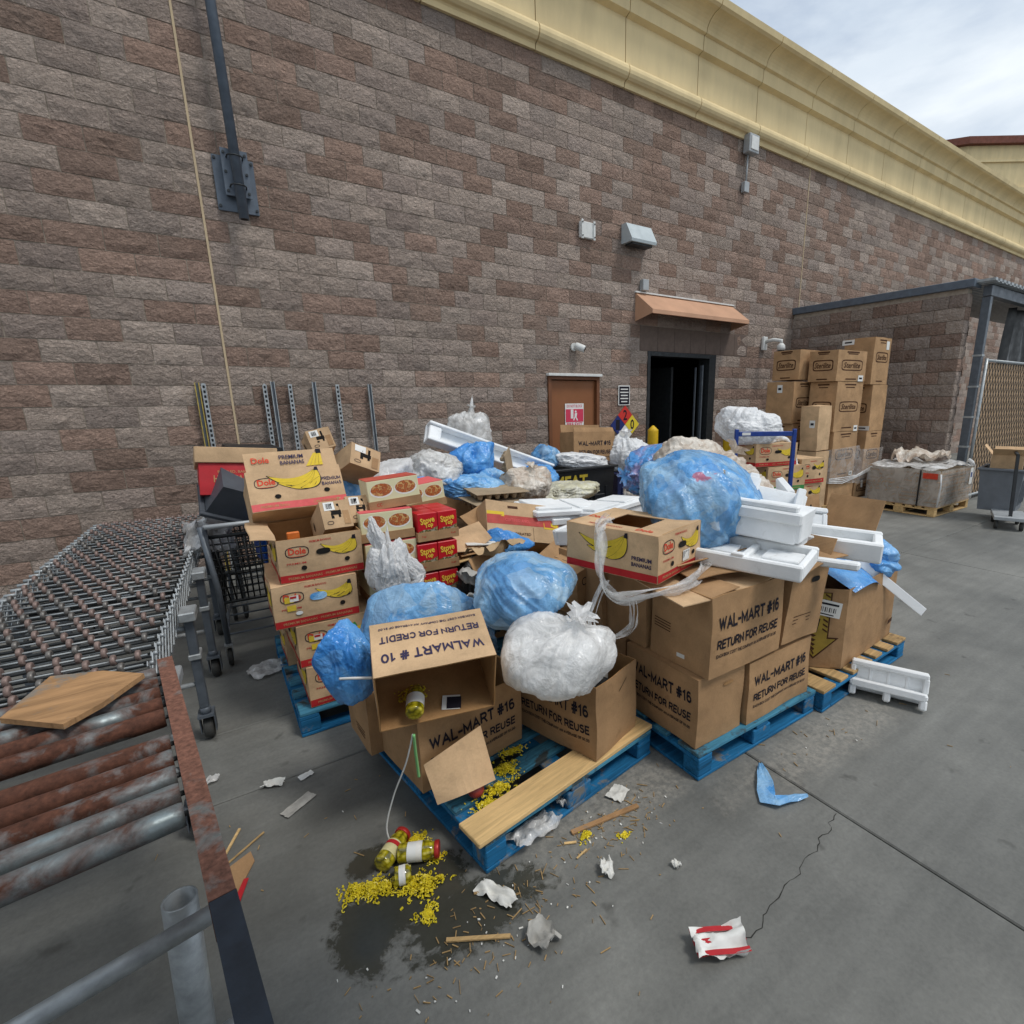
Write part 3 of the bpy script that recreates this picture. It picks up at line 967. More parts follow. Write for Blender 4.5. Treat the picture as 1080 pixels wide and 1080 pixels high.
def block_geo(w, h, rr, depth=0.022, nx=5, nz=3):
    """rough split face, front at local -y, origin at the block's centre"""
    vs, fs = [], []
    for j in range(nz + 1):
        for i in range(nx + 1):
            ex = i in (0, nx)
            ez = j in (0, nz)
            y = -0.004 if (ex or ez) else -depth * rr.uniform(0.35, 1.25)
            if ex != ez:
                y = -0.004 - depth * rr.uniform(0.0, 0.35)
            vs.append((-w / 2 + w * i / nx, y, -h / 2 + h * j / nz))
    for j in range(nz):
        for i in range(nx):
            a = j * (nx + 1) + i
            b, c, d = a + 1, a + nx + 2, a + nx + 1
            if rr.random() < 0.5:
                fs += [(a, b, c), (a, c, d)]
            else:
                fs += [(a, b, d), (b, c, d)]
    n = len(vs)
    y = 0.02
    vs += [(-w / 2, y, -h / 2), (w / 2, y, -h / 2), (w / 2, y, h / 2), (-w / 2, y, h / 2)]
    c0, c1, c2, c3 = 0, nx, (nz + 1) * (nx + 1) - 1, nz * (nx + 1)
    fs += [tuple(range(0, nx + 1))[::-1] + (n, n + 1)]
    fs += [tuple(c3 + i for i in range(nx + 1)) + (n + 2, n + 3)]
    fs += [tuple(j * (nx + 1) for j in range(nz + 1)) + (n + 3, n)]
    fs += [tuple(c1 + j * (nx + 1) for j in range(nz + 1))[::-1] + (n + 1, n + 2)]
    return vs, fs

MJ = 0.0085       # mortar joint
_var = {}
def block_mesh(w, h, mat):
    key = (round(w, 3), round(h, 3), mat.name)
    lst = _var.setdefault(key, [])
    if len(lst) < 8:
        m_ = MB()
        m_.add(*block_geo(w, h, rb))
        for i in range(len(m_.f)):
            m_.sm[i] = False
        lst.append(m_.mesh('block', mat))
        return lst[-1]
    return rb.choice(lst)

def lay_wall(x0, x1, k_top, k_bot, openings, joints):
    """rectangles (x0, x1, z0, z1) of every block of a running-bond wall"""
    out = []
    for k in range(k_top, k_bot):
        z1, z0 = kz(k), kz(k + 1)
        off = 0 if (k % 2) else BL / 2
        n0 = math.floor((x0 - off) / BL) - 1
        cuts = sorted(set([round(off + i * BL, 4) for i in range(n0, int((x1 - off) / BL) + 2)] + list(joints)))
        for a, b in zip(cuts[:-1], cuts[1:]):
            a, b = max(a, x0), min(b, x1)
            if b - a < 0.03:
                continue
            segs = [(a, b)]
            for ox0, ox1, oz0, oz1 in openings:
                if z0 < oz1 - 0.02 and z1 > oz0 + 0.02:
                    ns = []
                    for s0, s1 in segs:
                        if s1 <= ox0 or s0 >= ox1:
                            ns.append((s0, s1))
                        else:
                            if ox0 - s0 > 0.03: ns.append((s0, ox0))
                            if s1 - ox1 > 0.03: ns.append((ox1, s1))
                    segs = ns
            out += [(s0, s1, z0, z1) for s0, s1 in segs]
    return out
LINTEL = (5.9, 8.4, kz(11), kz(9))
rects = lay_wall(WX0, WX1, -8, 24, [(DOOR[0], DOOR[1], -1, DOOR[2]), (BAY[0], BAY[1], -1, BAY[2]), LINTEL], [0.0, 10.364])
def seen_size(r):
    x, z = (r[0] + r[1]) / 2, (r[2] + r[3]) / 2
    d = Vector((x, 0, z)) - CAM
    f = _fwd.dot(d)
    if f < 0.5:
        return 0
    u, v = _rt.dot(d) / f, _up.dot(d) / f
    if not (-1.12 < u < 0.9 and -0.35 < v < 1.03):
        return 0
    return (r[1] - r[0]) * (r[3] - r[2]) * (6.8 / d.length) / d.length ** 2
rects.sort(key=seen_size, reverse=True)
def place_block(r, parent):
    w, h = r[1] - r[0] - MJ, r[3] - r[2] - MJ
    o = link('block', block_mesh(w, h, M_BLOCK_OBJ), parent, ((r[0] + r[1]) / 2, 0.0, (r[2] + r[3]) / 2))
    if rb.random() < 0.5:
        o.rotation_euler = (0, math.pi, 0)
    o.color = tint()
for r in rects[:300]:
    place_block(r, wall)
V, F, T = [], [], []
for r in rects[300:]:
    vs, fs = block_geo(r[1] - r[0] - MJ, r[3] - r[2] - MJ, rb, nx=3 if seen_size(r) < 0.004 else 4, nz=2)
    o = len(V)
    cx, cz = (r[0] + r[1]) / 2, (r[2] + r[3]) / 2
    V += [(x + cx, y, z + cz) for x, y, z in vs]
    F += [tuple(i + o for i in f) for f in fs]
    T += [tint()] * len(fs)
def tinted_mesh(name, V, F, T, mat):
    me = bpy.data.meshes.new(name)
    me.from_pydata(V, [], F)
    me.materials.append(mat)
    ca = me.color_attributes.new('tint', 'FLOAT_COLOR', 'CORNER')
    data = []
    for f, t in zip(F, T):
        data += list(t) * len(f)
    ca.data.foreach_set('color', data)
    return me
field = link('block_field', tinted_mesh('block_field', V, F, T, M_BLOCK_FIELD), wall)
field['kind'] = 'stuff'

# smooth lintel blocks over the loading doorway
M_LINTEL = simple('smooth_lintel_block', '#6e6058', 0.9, var=0.25, nscale=6, bump=0.3, spec=0.15)
x = LINTEL[0]
while x < LINTEL[1] - 0.05:
    mb = MB()
    mb.box((0, 0, 0), (0.404, 0.026, LINTEL[3] - LINTEL[2] - 0.006), None, 0.004)
    part('lintel_block', mb, M_LINTEL, wall, (x + 0.203, 0.003, (LINTEL[2] + LINTEL[3]) / 2))
    x += 0.4064
# control joints
for xj in (0.0, 10.364):
    mb = MB()
    mb.box((xj, -0.004, WTOP / 2), (0.020, 0.022, WTOP))
    part('control_joint', mb, M_SEALANT, store)

# cornice: 1.52 m long pieces with open joints between them
def cornice_profile():
    p = [(0.02, 6.255), (-0.05, 6.255), (-0.06, 6.31)]
    for i in range(9):                               # bullnose
        a = -math.pi / 2 + math.pi * i / 8
        p.append((-0.075 - 0.10 * math.cos(a), 6.43 + 0.105 * math.sin(a)))
    p += [(-0.07, 6.56), (-0.07, 7.10), (-0.16, 7.13), (-0.17, 7.32), (-0.22, 7.335)]
    for i in range(8):                               # cove
        a = math.pi / 2 * i / 7
        p.append((-0.22 - 0.24 * (1 - math.cos(a)), 7.335 + 0.20 * math.sin(a)))
    p += [(-0.50, 7.56), (-0.52, 7.64), (0.02, 7.66)]
    return p
prof = cornice_profile()
cornice = link('cornice', None, store)
x = 5.46 - 1.52 * 10
me_c = None
while x < WX1:
    if me_c is None:
        n = len(prof)
        g = 0.007
        vs = [(g, y, z) for y, z in prof] + [(1.52 - g, y, z) for y, z in prof]
        fs = [(i, i + 1, n + i + 1, n + i) for i in range(n - 1)] + [tuple(range(n))[::-1], tuple(range(n, 2 * n))]
        mbc = MB(); mbc.add(vs, fs)
        me_c = mbc.mesh('cornice_segment', M_STUCCO)
    link('cornice_segment', me_c, cornice, (x, 0, 0))
    x += 1.52
mb = MB()
mb.box(((WX0 + WX1) / 2, 0.16, 6.96), (WX1 - WX0, 0.26, 1.3))
part('parapet', mb, M_STUCCO, store)
mb = MB()
mb.box(((WX0 + WX1) / 2, 10.3, 6.4), (WX1 - WX0, 20, 0.2))
part('roof', mb, M_ROOM, store)

# brown fire door in its frame
door = link('door', None, store)
mb = MB()
mb.box((4.54, 0.05, 1.05), (0.86, 0.045, 2.12), None, 0.003)
part('door_leaf', mb, M_DOOR, door)
mb = MB()
mb.box((4.08, 0.03, 1.08), (0.055, 0.12, 2.18)); mb.box((5.0, 0.03, 1.08), (0.055, 0.12, 2.18))
mb.box((4.54, 0.03, 2.145), (0.866, 0.12, 0.05))
part('door_frame', mb, M_DOOR_FRAME, door)
mb = MB()
mb.box((4.54, -0.035, 2.19), (1.02, 0.09, 0.04), None, 0.004)
part('drip_cap', mb, M_WHITE_PAINT, door)
mb = MB()
mb.box((4.86, 0.02, 0.98), (0.05, 0.02, 0.16)); mb.cyl((4.86, 0.02, 1.0), (4.86, -0.05, 1.0), 0.010); mb.cyl((4.86, -0.045, 1.0), (4.76, -0.045, 1.0), 0.009)
part('handle', mb, M_GALV, door)

# loading doorway: frame, an open inner door leaf and the dim storeroom behind it
bay = link('loading_doorway', None, store)
mb = MB()
mb.box((BAY[0] + 0.03, 0.10, BAY[2] / 2), (0.06, 0.24, BAY[2])); mb.box((BAY[1] - 0.09, 0.12, BAY[2] / 2), (0.18, 0.26, BAY[2]))
mb.box(((BAY[0] + BAY[1]) / 2 - 0.05, 0.10, BAY[2] - 0.035), (BAY[1] - BAY[0] - 0.24, 0.24, 0.07))
part('doorway_frame', mb, M_DARK_METAL, bay)
mb = MB()
mb.box((BAY[1] - 0.30, 0.06, 1.22), (0.035, 0.05, 2.4)); mb.box((BAY[1] - 0.44, 0.09, 1.2), (0.02, 0.03, 2.36))
part('door_track', mb, M_GREY_METAL, bay)
mb = MB()
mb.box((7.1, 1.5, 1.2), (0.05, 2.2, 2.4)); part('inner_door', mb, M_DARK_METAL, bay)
room = link('storeroom', None, store)
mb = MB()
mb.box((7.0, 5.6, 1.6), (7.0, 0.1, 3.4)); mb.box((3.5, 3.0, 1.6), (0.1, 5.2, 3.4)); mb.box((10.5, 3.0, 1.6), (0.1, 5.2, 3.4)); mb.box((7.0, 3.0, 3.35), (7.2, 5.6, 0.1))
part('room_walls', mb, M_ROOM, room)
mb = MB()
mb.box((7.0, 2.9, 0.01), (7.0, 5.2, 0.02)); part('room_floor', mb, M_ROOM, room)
mb = MB()
for sx in (8.2, 9.9):
    for sy in (3.6, 4.4):
        mb.box((sx, sy, 1.4), (0.06, 0.06, 2.8))
for sz in (0.5, 1.3, 2.1):
    mb.box((9.05, 4.0, sz), (1.9, 0.95, 0.06))
part('storage_rack', mb, M_DARK_METAL, room)
for i, (sx, sz, w) in enumerate([(8.6, 0.53, .5), (9.3, 0.53, .6), (8.7, 1.33, .7), (9.5, 1.33, .4), (8.9, 2.13, .6)]):
    mb = MB(); mb.box((sx, 3.95, sz + 0.24), (w, 0.6, 0.46)); part('stored_carton', mb, M_CARD, room)
mb = MB(); mb.box((8.35, 4.9, 2.35), (0.3, 0.06, 0.4)); part('hung_notice', mb, M_PAPER, room)

# tan sheet-metal awning over the doorway
aw = thing('door_awning', 'tan sheet metal awning sloping out over the dark loading doorway', 'awning', (5.78, 0, 0))
L, zt, zb2, out = 2.42, 3.50, 3.20, 0.42
mb = MB()
vs = [(0.0, -0.01, zt), (L, -0.01, zt), (L + .0, -out, zb2), (0.0, -out, zb2), (0, -out, zb2 - 0.06), (L, -out, zb2 - 0.06)]
mb.add(vs, [(0, 3, 2, 1), (3, 4, 5, 2)])
part('sloped_sheet', mb, M_TAN_AWN, aw)
for xx, nm in ((0.0, 0), (L, 1)):
    mb = MB()
    mb.prism([(xx, -0.012, zt - 0.004), (xx, -out + .004, zb2 - .004), (xx, -out + .004, zb2 - 0.06), (xx, -0.012, 3.06)], (0.004 if nm else -0.004, 0, 0))
    part('side_panel', mb, M_TAN_AWN, aw)
mb = MB()
mb.box((L / 2, -0.02, zt + 0.012), (L + 0.06, 0.05, 0.022)); part('top_flashing', mb, M_WHITE_PAINT, aw)
mb = MB()
mb.box((L / 2, -out + 0.02, zb2 - 0.064), (L - .02, 0.04, 0.006)); part('bottom_lip', mb, M_DOOR_FRAME, aw)
mb = MB()
mb.box((0, 0, 0), (0.13, 0.09, 0.17), None, 0.008)
solo('electrical_box', mb, M_LIGHT_GREY, 'small grey electrical box standing on the left end of the tan awning', 'electrical box', (5.93, -0.055, 3.62))

# ------------------------------------------------------------------ block enclosure on the right
shed = thing('block_enclosure', 'low enclosure of rough grey brown blocks with grey metal coping', 'block wall', (0, 0, 0))
SX, SY1, SZ = 10.2, -3.09, 3.50
mb = MB()
mb.box((SX + 0.11, SY1 / 2 - 0.0, SZ / 2), (0.19, -SY1 - 0.03, SZ))
swall = part('wall', mb, M_MORTAR, shed)
k0, n_sh = 0, 0
for k in range(7, 24):
    z1, z0 = min(kz(k), SZ), kz(k + 1)
    if z1 - z0 < 0.05:
        continue
    off = 0 if k % 2 else BL / 2
    y = 0.0
    cuts = [0.0] + [-(off + i * BL) for i in range(0, 9) if 0.05 < off + i * BL < -SY1 - 0.05] + [SY1]
    for a, b in zip(cuts[:-1], cuts[1:]):
        w, h = a - b - MJ, z1 - z0 - MJ
        # front of the block looks towards -x
        o = link('block', block_mesh(w, h, M_BLOCK_OBJ), swall, (SX, (a + b) / 2, (z0 + z1) / 2), (0, 0, -math.pi / 2))
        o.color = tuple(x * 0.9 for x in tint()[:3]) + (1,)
    # end blocks look towards the yard
    o = link('block', block_mesh(0.21 - MJ, z1 - z0 - MJ, M_BLOCK_OBJ), swall, (SX + 0.108, SY1, (z0 + z1) / 2))
    o.color = tint()
mb = MB()
mb.box((SX + 0.1, SY1 / 2 - 0.04, SZ + 0.065), (0.30, -SY1 + 0.10, 0.13), None, 0.008)
part('coping', mb, M_SLATE, shed)
# inner wall of the enclosure glimpsed past the post
mb = MB()
mb.box((13.2, -1.0, 1.7), (0.2, 1.9, 3.4)); swall2 = part('inner_wall', mb, M_MORTAR, shed)
for k in range(8, 24):
    z1, z0 = kz(k), kz(k + 1)
    off = 0 if k % 2 else BL / 2
    for i in range(5):
        o = link('block', block_mesh(BL - MJ, CH - MJ, M_BLOCK_OBJ), swall2, (13.09, -0.25 - off / 2 - i * BL, (z0 + z1) / 2), (0, 0, -math.pi / 2))
        o.color = tint()

# steel post, header and corrugated roof edge beside the gate
cp = thing('canopy_post', 'grey steel post carrying a corrugated canopy edge at the block enclosure', 'canopy post', (10.47, -3.28, 0))
mb = MB(); mb.box((0, 0, 1.68), (0.10, 0.12, 3.36), None, 0.006); part('post', mb, M_GREY_METAL, cp)
mb = MB()
for z in (0.35, 0.95, 1.45, 1.95, 2.45): mb.box((0, 0, z), (0.116, 0.136, 0.03))
part('post_band', mb, M_GALV, cp)
mb = MB(); mb.box((3.2, 0.0, 3.45), (6.5, 0.12, 0.16), None, 0.006); part('header_beam', mb, M_GREY_METAL, cp)
mb = MB()
xx = -0.2
while xx < 6.2:
    mb.box((xx, 0.7, 3.585), (0.09, 1.7, 0.04)); mb.box((xx + 0.09, 0.7, 3.555), (0.09, 1.7, 0.012))
    xx += 0.18
part('corrugated_roof', mb, M_GALV, cp)
# tan slatted chain-link gate
gate = thing('slatted_gate', 'tan slatted chain link gate beside the block enclosure', 'gate', (10.55, -3.36, 0))
M_SLAT = simple('tan_gate_slat', '#ab8f70', 0.65, 0, 0.22, 4, 0.05)
sm = MB(); sm.box((0, 0, 0), (0.066, 0.006, 2.24)); slat_me = sm.mesh('slat', M_SLAT)
for i in range(62):
    link('slat', slat_me, gate, (0.05 + i * 0.074, 0, 1.22))
mb = MB()
for i in range(-34, 70):
    for s in (1, -1):
        x0 = i * 0.13
        xa, xb = (x0, x0 + s * 1.25)
        za, zb3 = 0.1, 2.34
        # clip to the gate leaf
        def clip(xa, za, xb, zb):
            pts_ = []
            for t in np.linspace(0, 1, 2):
                pts_.append((xa + (xb - xa) * t, za + (zb - za) * t))
            return pts_
        if min(xa, xb) > 4.6 or max(xa, xb) < 0:
            continue
        t0 = 0.0; t1 = 1.0
        dx = xb - xa
        for lim, sg in ((0.0, 1), (4.6, -1)):
            fa, fb = sg * (xa - lim), sg * (xb - lim)
            if fa < 0 and fb < 0: t0 = 2
            elif fa < 0: t0 = max(t0, fa / (fa - fb))
            elif fb < 0: t1 = min(t1, fa / (fa - fb))
        if t0 < t1:
            mb.beam((xa + dx * t0, -0.008 - 0.004 * (s > 0), za + (zb3 - za) * t0), (xa + dx * t1, -0.008 - 0.004 * (s > 0), za + (zb3 - za) * t1), 0.006, 0.006, (0, 1, 0))
part('wire_mesh', mb, M_DARK_METAL, gate)
mb = MB()
mb.cyl((0, -0.02, 0.06), (0, -0.02, 2.4), 0.024); mb.cyl((0, -0.02, 2.37), (4.6, -0.02, 2.37), 0.024); mb.cyl((4.6, -0.02, 0.06), (4.6, -0.02, 2.4), 0.024); mb.cyl((0, -0.02, 0.08), (4.6, -0.02, 0.08), 0.024)
part('gate_frame', mb, M_GALV, gate)
mb = MB()
nx, nz = 14, 10
vs, fs = [], []
for j in range(nz + 1):
    for i in range(nx + 1):
        vs.append((i * 0.16, 0.06 * math.sin(i * 1.7 + j * .3) + 0.02 * math.sin(i * 4.1), 0.25 * j + 0.02 * math.sin(i * 2.3)))
for j in range(nz):
    for i in range(nx):
        a = j * (nx + 1) + i
        fs.append((a, a + 1, a + nx + 2, a + nx + 1))
mb.add(vs, fs, 0, True)
solo('black_tarp', mb, M_BLACK_PLASTIC, 'black tarp hanging behind the tan slatted gate', 'tarp', (12.45, -3.0, 0.9))

# store tower far behind the cornice
tw = thing('roof_tower', 'cream roof tower with brown red tiled edge far behind the cornice', 'tower', (43.7, 10.0, 0))
def tower_ring(g):
    base = [(-0.85, 1.2), (0.0, 0.0), (3.4, -2.4), (9, -1.2), (9, 6), (0, 6)]
    cx, cy = 4.0, 2.0
    return [(cx + (x - cx) * g, cy + (y - cy) * g) for x, y in base]
mb = MB(); mb.prism([(x, y, 6.0) for x, y in tower_ring(1.0)], (0, 0, 11.9)); part('wall', mb, M_STUCCO, tw)
mb = MB(); mb.prism([(x, y, 17.9) for x, y in tower_ring(1.09)], (0, 0, 0.42)); part('roof_edge', mb, M_TILE, tw)
mb = MB(); mb.prism([(x, y, 16.9) for x, y in tower_ring(1.03)], (0, 0, 0.14)); part('band', mb, M_STUCCO, tw)
mb = MB(); mb.prism([(x, y, 15.2) for x, y in tower_ring(1.03)], (0, 0, 0.2)); part('band', mb, M_STUCCO, tw)
mb = MB(); mb.beam((1.6, -1.2, 14.2), (3.2, -2.33, 14.2), 0.2, 1.3); part('window', mb, M_DARK_METAL, tw)

# ------------------------------------------------------------------ fixtures on the wall
mast = thing('steel_mast', 'slate grey steel pipe clamped to the block wall high up', 'pipe', (0.28, 0, 0))
mb = MB(); mb.cyl((0.06, -0.20, 3.62), (-0.03, -0.20, 9.0), 0.045, n=20); part('pipe', mb, M_SLATE, mast)
mb = MB(); mb.cyl((0.06, -0.20, 3.619), (0.06, -0.20, 3.63), 0.036, n=16); part('pipe_opening', mb, M_HOLE, mast)
mb = MB(); mb.box((0.04, -0.03, 3.97), (0.36, 0.02, 0.50), None, 0.003); part('wall_plate', mb, M_SLATE, mast)
mb = MB(); mb.box((0.05, -0.13, 4.05), (0.23, 0.014, 0.42), None, 0.002); mb.box((-0.05, -0.08, 4.05), (0.012, 0.09, 0.38)); mb.box((0.15, -0.08, 4.05), (0.012, 0.09, 0.38)); part('bracket', mb, M_SLATE, mast)
for z in (3.92, 4.18):
    mb = MB(); mb.tube([(-0.02, -0.138, z), (-0.015, -0.20, z), (0.005, -0.24, z), (0.05, -0.252, z), (0.095, -0.24, z), (0.115, -0.20, z), (0.12, -0.138, z)], 0.007); part('clamp', mb, M_DARK_METAL, mast)
for dx in (-0.12, 0.20):
    for z in (3.76, 4.19):
        mb = MB(); mb.cyl((dx, -0.04, z), (dx, -0.055, z), 0.014, n=6, smooth=False); part('bolt', mb, M_DARK_METAL, mast)
for dx in (-0.04, 0.14):
    for z in (3.88, 4.05, 4.22):
        mb = MB(); mb.cyl((dx, -0.137, z), (dx, -0.152, z), 0.013, n=6, smooth=False); part('bolt', mb, M_DARK_METAL, mast)

lf = thing('wall_light', 'grey wedge shaped wall pack light above and left of the awning', 'wall light', (5.72, 0, 4.30))
mb = MB(); mb.prism([(-0.26, -0.02, 0.15), (-0.26, -0.02, -0.13), (-0.26, -0.26, -0.13), (-0.26, -0.27, -0.09), (-0.26, -0.13, 0.15)], (0.52, 0, 0)); part('housing', mb, simple('light_housing', '#b9c3c6', 0.4, 0.1, 0.08, 8, 0.02), lf)
mb = MB(); mb.box((0, -0.14, -0.145), (0.42, 0.17, 0.03), None, 0.005); part('lens', mb, M_DARK_METAL, lf)
mb = MB(); mb.box((0, -0.012, 0.01), (0.4, 0.03, 0.24)); part('back_plate', mb, M_GREY_METAL, lf)

vt = thing('cover_plate', 'square white metal cover plate on the wall left of the wedge light', 'cover plate', (4.77, 0, 4.25))
mb = MB(); mb.box((0, -0.045, 0), (0.26, 0.06, 0.22), None, 0.01); part('plate', mb, M_WHITE_PAINT, vt)
for dx in (-0.11, 0.11):
    mb = MB(); mb.box((dx, -0.085, 0), (0.035, 0.02, 0.26), None, 0.004); part('rib', mb, M_WHITE_PAINT, vt)
    for z in (-0.09, 0.09):
        mb = MB(); mb.cyl((dx, -0.095, z), (dx, -0.105, z), 0.010, n=8); part('screw', mb, M_DARK_METAL, vt)

def dome_camera(loc, label, arm):
    c = thing('security_camera', label, 'security camera', loc)
    mb = MB(); mb.box((0, -0.03, 0.02), (0.13, 0.06, 0.26) if arm > .2 else (0.1, 0.05, 0.1), None, 0.01); part('mount', mb, M_WHITE_PAINT, c)
    mb = MB()
    mb.tube([(0, -0.05, 0.05), (0.05 * arm * 3, -0.05 - arm * .5, 0.08), (0.1 * arm * 3, -0.05 - arm, 0.05), (0.1 * arm * 3, -0.05 - arm, -0.02)], 0.035, 12); part('arm', mb, M_WHITE_PAINT, c)
    mb = MB(); e = (0.1 * arm * 3, -0.05 - arm, -0.08)
    mb.lathe((e[0], e[1], e[2] - 0.05), (e[0], e[1], e[2] + 0.08), [(0, 0.075), (0.3, 0.08), (0.7, 0.075), (1, 0.04)], 18); part('housing', mb, M_WHITE_PAINT, c)
    mb = MB(); mb.lathe((e[0], e[1], e[2] - 0.12), (e[0], e[1], e[2] - 0.05), [(0, 0.015), (0.3, 0.045), (0.7, 0.06), (1, 0.066)], 18); part('lens_dome', mb, M_BLACK_PLASTIC, c)
    return c
dome_camera((9.22, -0.02, 2.86), 'white dome security camera on an arm right of the dark doorway', 0.30)
bc = thing('security_camera', 'small white bullet security camera above the brown fire door', 'security camera', (4.53, -0.01, 2.60))
mb = MB(); mb.cyl((0, 0, 0), (0, -0.04, 0), 0.06, n=16); part('mount', mb, M_WHITE_PAINT, bc)
mb = MB(); mb.lathe((0.0, -0.05, 0.02), (0.10, -0.16, -0.04), [(0, 0.045), (0.1, 0.055), (0.85, 0.055), (1, 0.05)], 16); part('housing', mb, M_WHITE_PAINT, bc)
mb = MB(); mb.cyl((0.101, -0.161, -0.041), (0.104, -0.164, -0.043), 0.035, n=12); part('lens', mb, M_BLACK_PLASTIC, bc)

cb = thing('conduit_box', 'grey conduit box with drop pipe just below the cream cornice', 'electrical box', (8.33, -0.02, 0))
mb = MB(); mb.box((0.03, -0.09, 6.17), (0.27, 0.14, 0.29), None, 0.01); part('box', mb, M_LIGHT_GREY, cb)
mb = MB(); mb.box((0.03, -0.165, 6.17), (0.2, 0.02, 0.21), None, 0.005); part('cover', mb, M_WHITE_PAINT, cb)
mb = MB(); mb.cyl((-0.01, -0.05, 5.56), (0.0, -0.05, 6.04), 0.016); part('conduit', mb, M_LIGHT_GREY, cb)
mb = MB(); mb.box((-0.02, -0.05, 5.50), (0.13, 0.08, 0.17), None, 0.006); part('outlet_box', mb, M_LIGHT_GREY, cb)

def flat_text(s, w, h, mat, parent, loc, rot=(math.pi / 2, 0, 0), bold=0.012, name='lettering'):
    """text mesh centred at loc, facing local +z turned by rot"""
    V, F = text_geo(s, bold)
    P = V.copy()
    P[:, 0] = (P[:, 0] - 0.5) * w
    P[:, 1] = (P[:, 1] - 0.5) * h
    me = bpy.data.meshes.new(name)
    me.from_pydata(P.tolist(), [], F)
    me.materials.append(mat)
    return link(name, me, parent, loc, rot)

es = thing('fire_exit_sign', 'red and white fire exit sign on the brown door', 'sign', (4.56, 0.018, 1.58))
mb = MB(); mb.box((0, 0, 0), (0.36, 0.006, 0.36), None, 0.002); part('panel', mb, M_LABEL, es)
mb = MB(); mb.box((0, -0.004, -0.005), (0.34, 0.003, 0.20)); part('red_field', mb, simple('sign_red', '#cf3a58', 0.5, var=0.05, bump=0), es)
flat_text('DO NOT BLOCK', 0.30, 0.045, simple('sign_red', ''), es, (0, -0.0045, 0.142))
flat_text('FIRE EXIT', 0.30, 0.055, simple('sign_red', ''), es, (0, -0.0045, -0.142), bold=0.025)
mb = MB()
mb.box((-0.05, -0.0065, 0.02), (0.05, 0.002, 0.14)); mb.cyl((0.02, -0.0055, 0.055), (0.02, -0.0072, 0.055), 0.018, n=12)
mb.add([(0.0, -0.0068, 0.03), (0.05, -0.0068, 0.035), (0.035, -0.0068, -0.03), (0.065, -0.0068, -0.08), (0.045, -0.0068, -0.085), (0.015, -0.0068, -0.035), (-0.015, -0.0068, -0.085), (-0.03, -0.0068, -0.075), (-0.002, -0.0068, -0.02)], [(0, 1, 2, 3, 4, 5, 6, 7, 8)])
part('running_figure', mb, M_LABEL, es)

ws = thing('notice_sign', 'small black and white notice sign between the fire door and doorway', 'sign', (5.55, -0.025, 1.88))
mb = MB(); mb.box((0, 0, 0), (0.25, 0.006, 0.32), None, 0.002); part('panel', mb, M_LABEL, ws)
mb = MB(); mb.box((0, -0.004, 0), (0.22, 0.003, 0.29)); part('dark_field', mb, M_INK, ws)
for z, w in ((0.10, .16), (0.05, .18), (0.0, .15), (-0.05, .17), (-0.10, .13)):
    mb = MB(); mb.box((0, -0.0065, z), (w, 0.001, 0.018)); part('text_line', mb, M_LABEL, ws)

nf = thing('hazard_diamond', 'red, blue and yellow hazard diamond sign beside the dark doorway', 'sign', (5.57, -0.03, 1.40))
q = 0.16
for nm, (dx, dz), mt, tx in (('red_quarter', (0, q), simple('sign_bright_red', '#c8352e', 0.5, var=.06, bump=0), '2'), ('blue_quarter', (-q, 0), simple('sign_blue', '#22306e', 0.5, var=.06, bump=0), '1'), ('yellow_quarter', (q, 0), simple('sign_yellow', '#e0c83a', 0.5, var=.06, bump=0), '0'), ('white_quarter', (0, -q), M_LABEL, None)):
    mb = MB(); a = q - 0.004
    mb.prism([(dx - a, 0, dz), (dx, 0, dz - a), (dx + a, 0, dz), (dx, 0, dz + a)], (0, -0.006, 0)); o = part(nm, mb, mt, nf)
    if tx: flat_text(tx, 0.085, 0.17, M_INK, o, (dx, -0.0075, dz), bold=0.02)

# yellow bollards by the doorway
def bollard(x, y, h, label):
    b = thing('bollard', label, 'bollard', (x, y, 0), group='yellow bollards by the doorway')
    mb = MB(); mb.lathe((0, 0, 0), (0, 0, h), [(0, 0.085), (0.93, 0.085), (0.95, 0.085), (1.0, 0.01)], 20); part('sleeve', mb, M_YELLOW_PAINT, b)
    mb = MB(); mb.cyl((0, 0, 0), (0, 0, 0.02), 0.13, n=20); part('footing', mb, M_GALV, b)
bollard(5.66, -0.62, 1.40, 'yellow bollard at the left side of the dark doorway')
bollard(7.62, -0.55, 1.43, 'yellow bollard at the right side of the dark doorway')

# slotted shelving uprights leaning on the wall
def upright(x, top, lean, label, yellow=False, slotted=True):
    u = thing('shelf_upright', label, 'shelf post', (x, -0.16, 0), (R(-3.0), 0, 0) , group='shelf posts leaning on the wall')
    mt = M_GALV if not yellow else simple('yellowed_steel', '#b7a04e', 0.5, 0.35, 0.3, 20, 0.1)
    mb = MB(); h = top
    if slotted:
        for s in (-1, 1):
            mb.box((s * 0.015, 0, h / 2), (0.010, 0.03, h))
        z = 0.0
        while z < h:
            mb.box((0, -0.010, z + 0.012), (0.021, 0.008, 0.022)); z += 0.05
        part('slotted_face', mb, mt, u)
        mb = MB(); mb.box((0, 0.011, h / 2), (0.021, 0.006, h - .01)); part('back_web', mb, M_DARK_METAL, u)
    else:
        mb.box((-0.017, 0, h / 2), (0.008, 0.035, h)); mb.box((0.017, 0, h / 2), (0.008, 0.035, h)); part('flange', mb, mt, u)
        mb = MB(); mb.box((0, 0.008, h / 2), (0.027, 0.008, h - .01)); part('back_web', mb, M_GREY_METAL, u)
    mb = MB(); mb.box((0, 0, 0.01), (0.07, 0.09, 0.02), None, 0.003); part('foot', mb, M_DARK_METAL, u)
    return u
upright(-0.29, 2.03, 0, 'yellowish shelf post leaning alone at the left behind the conveyor', True, False)
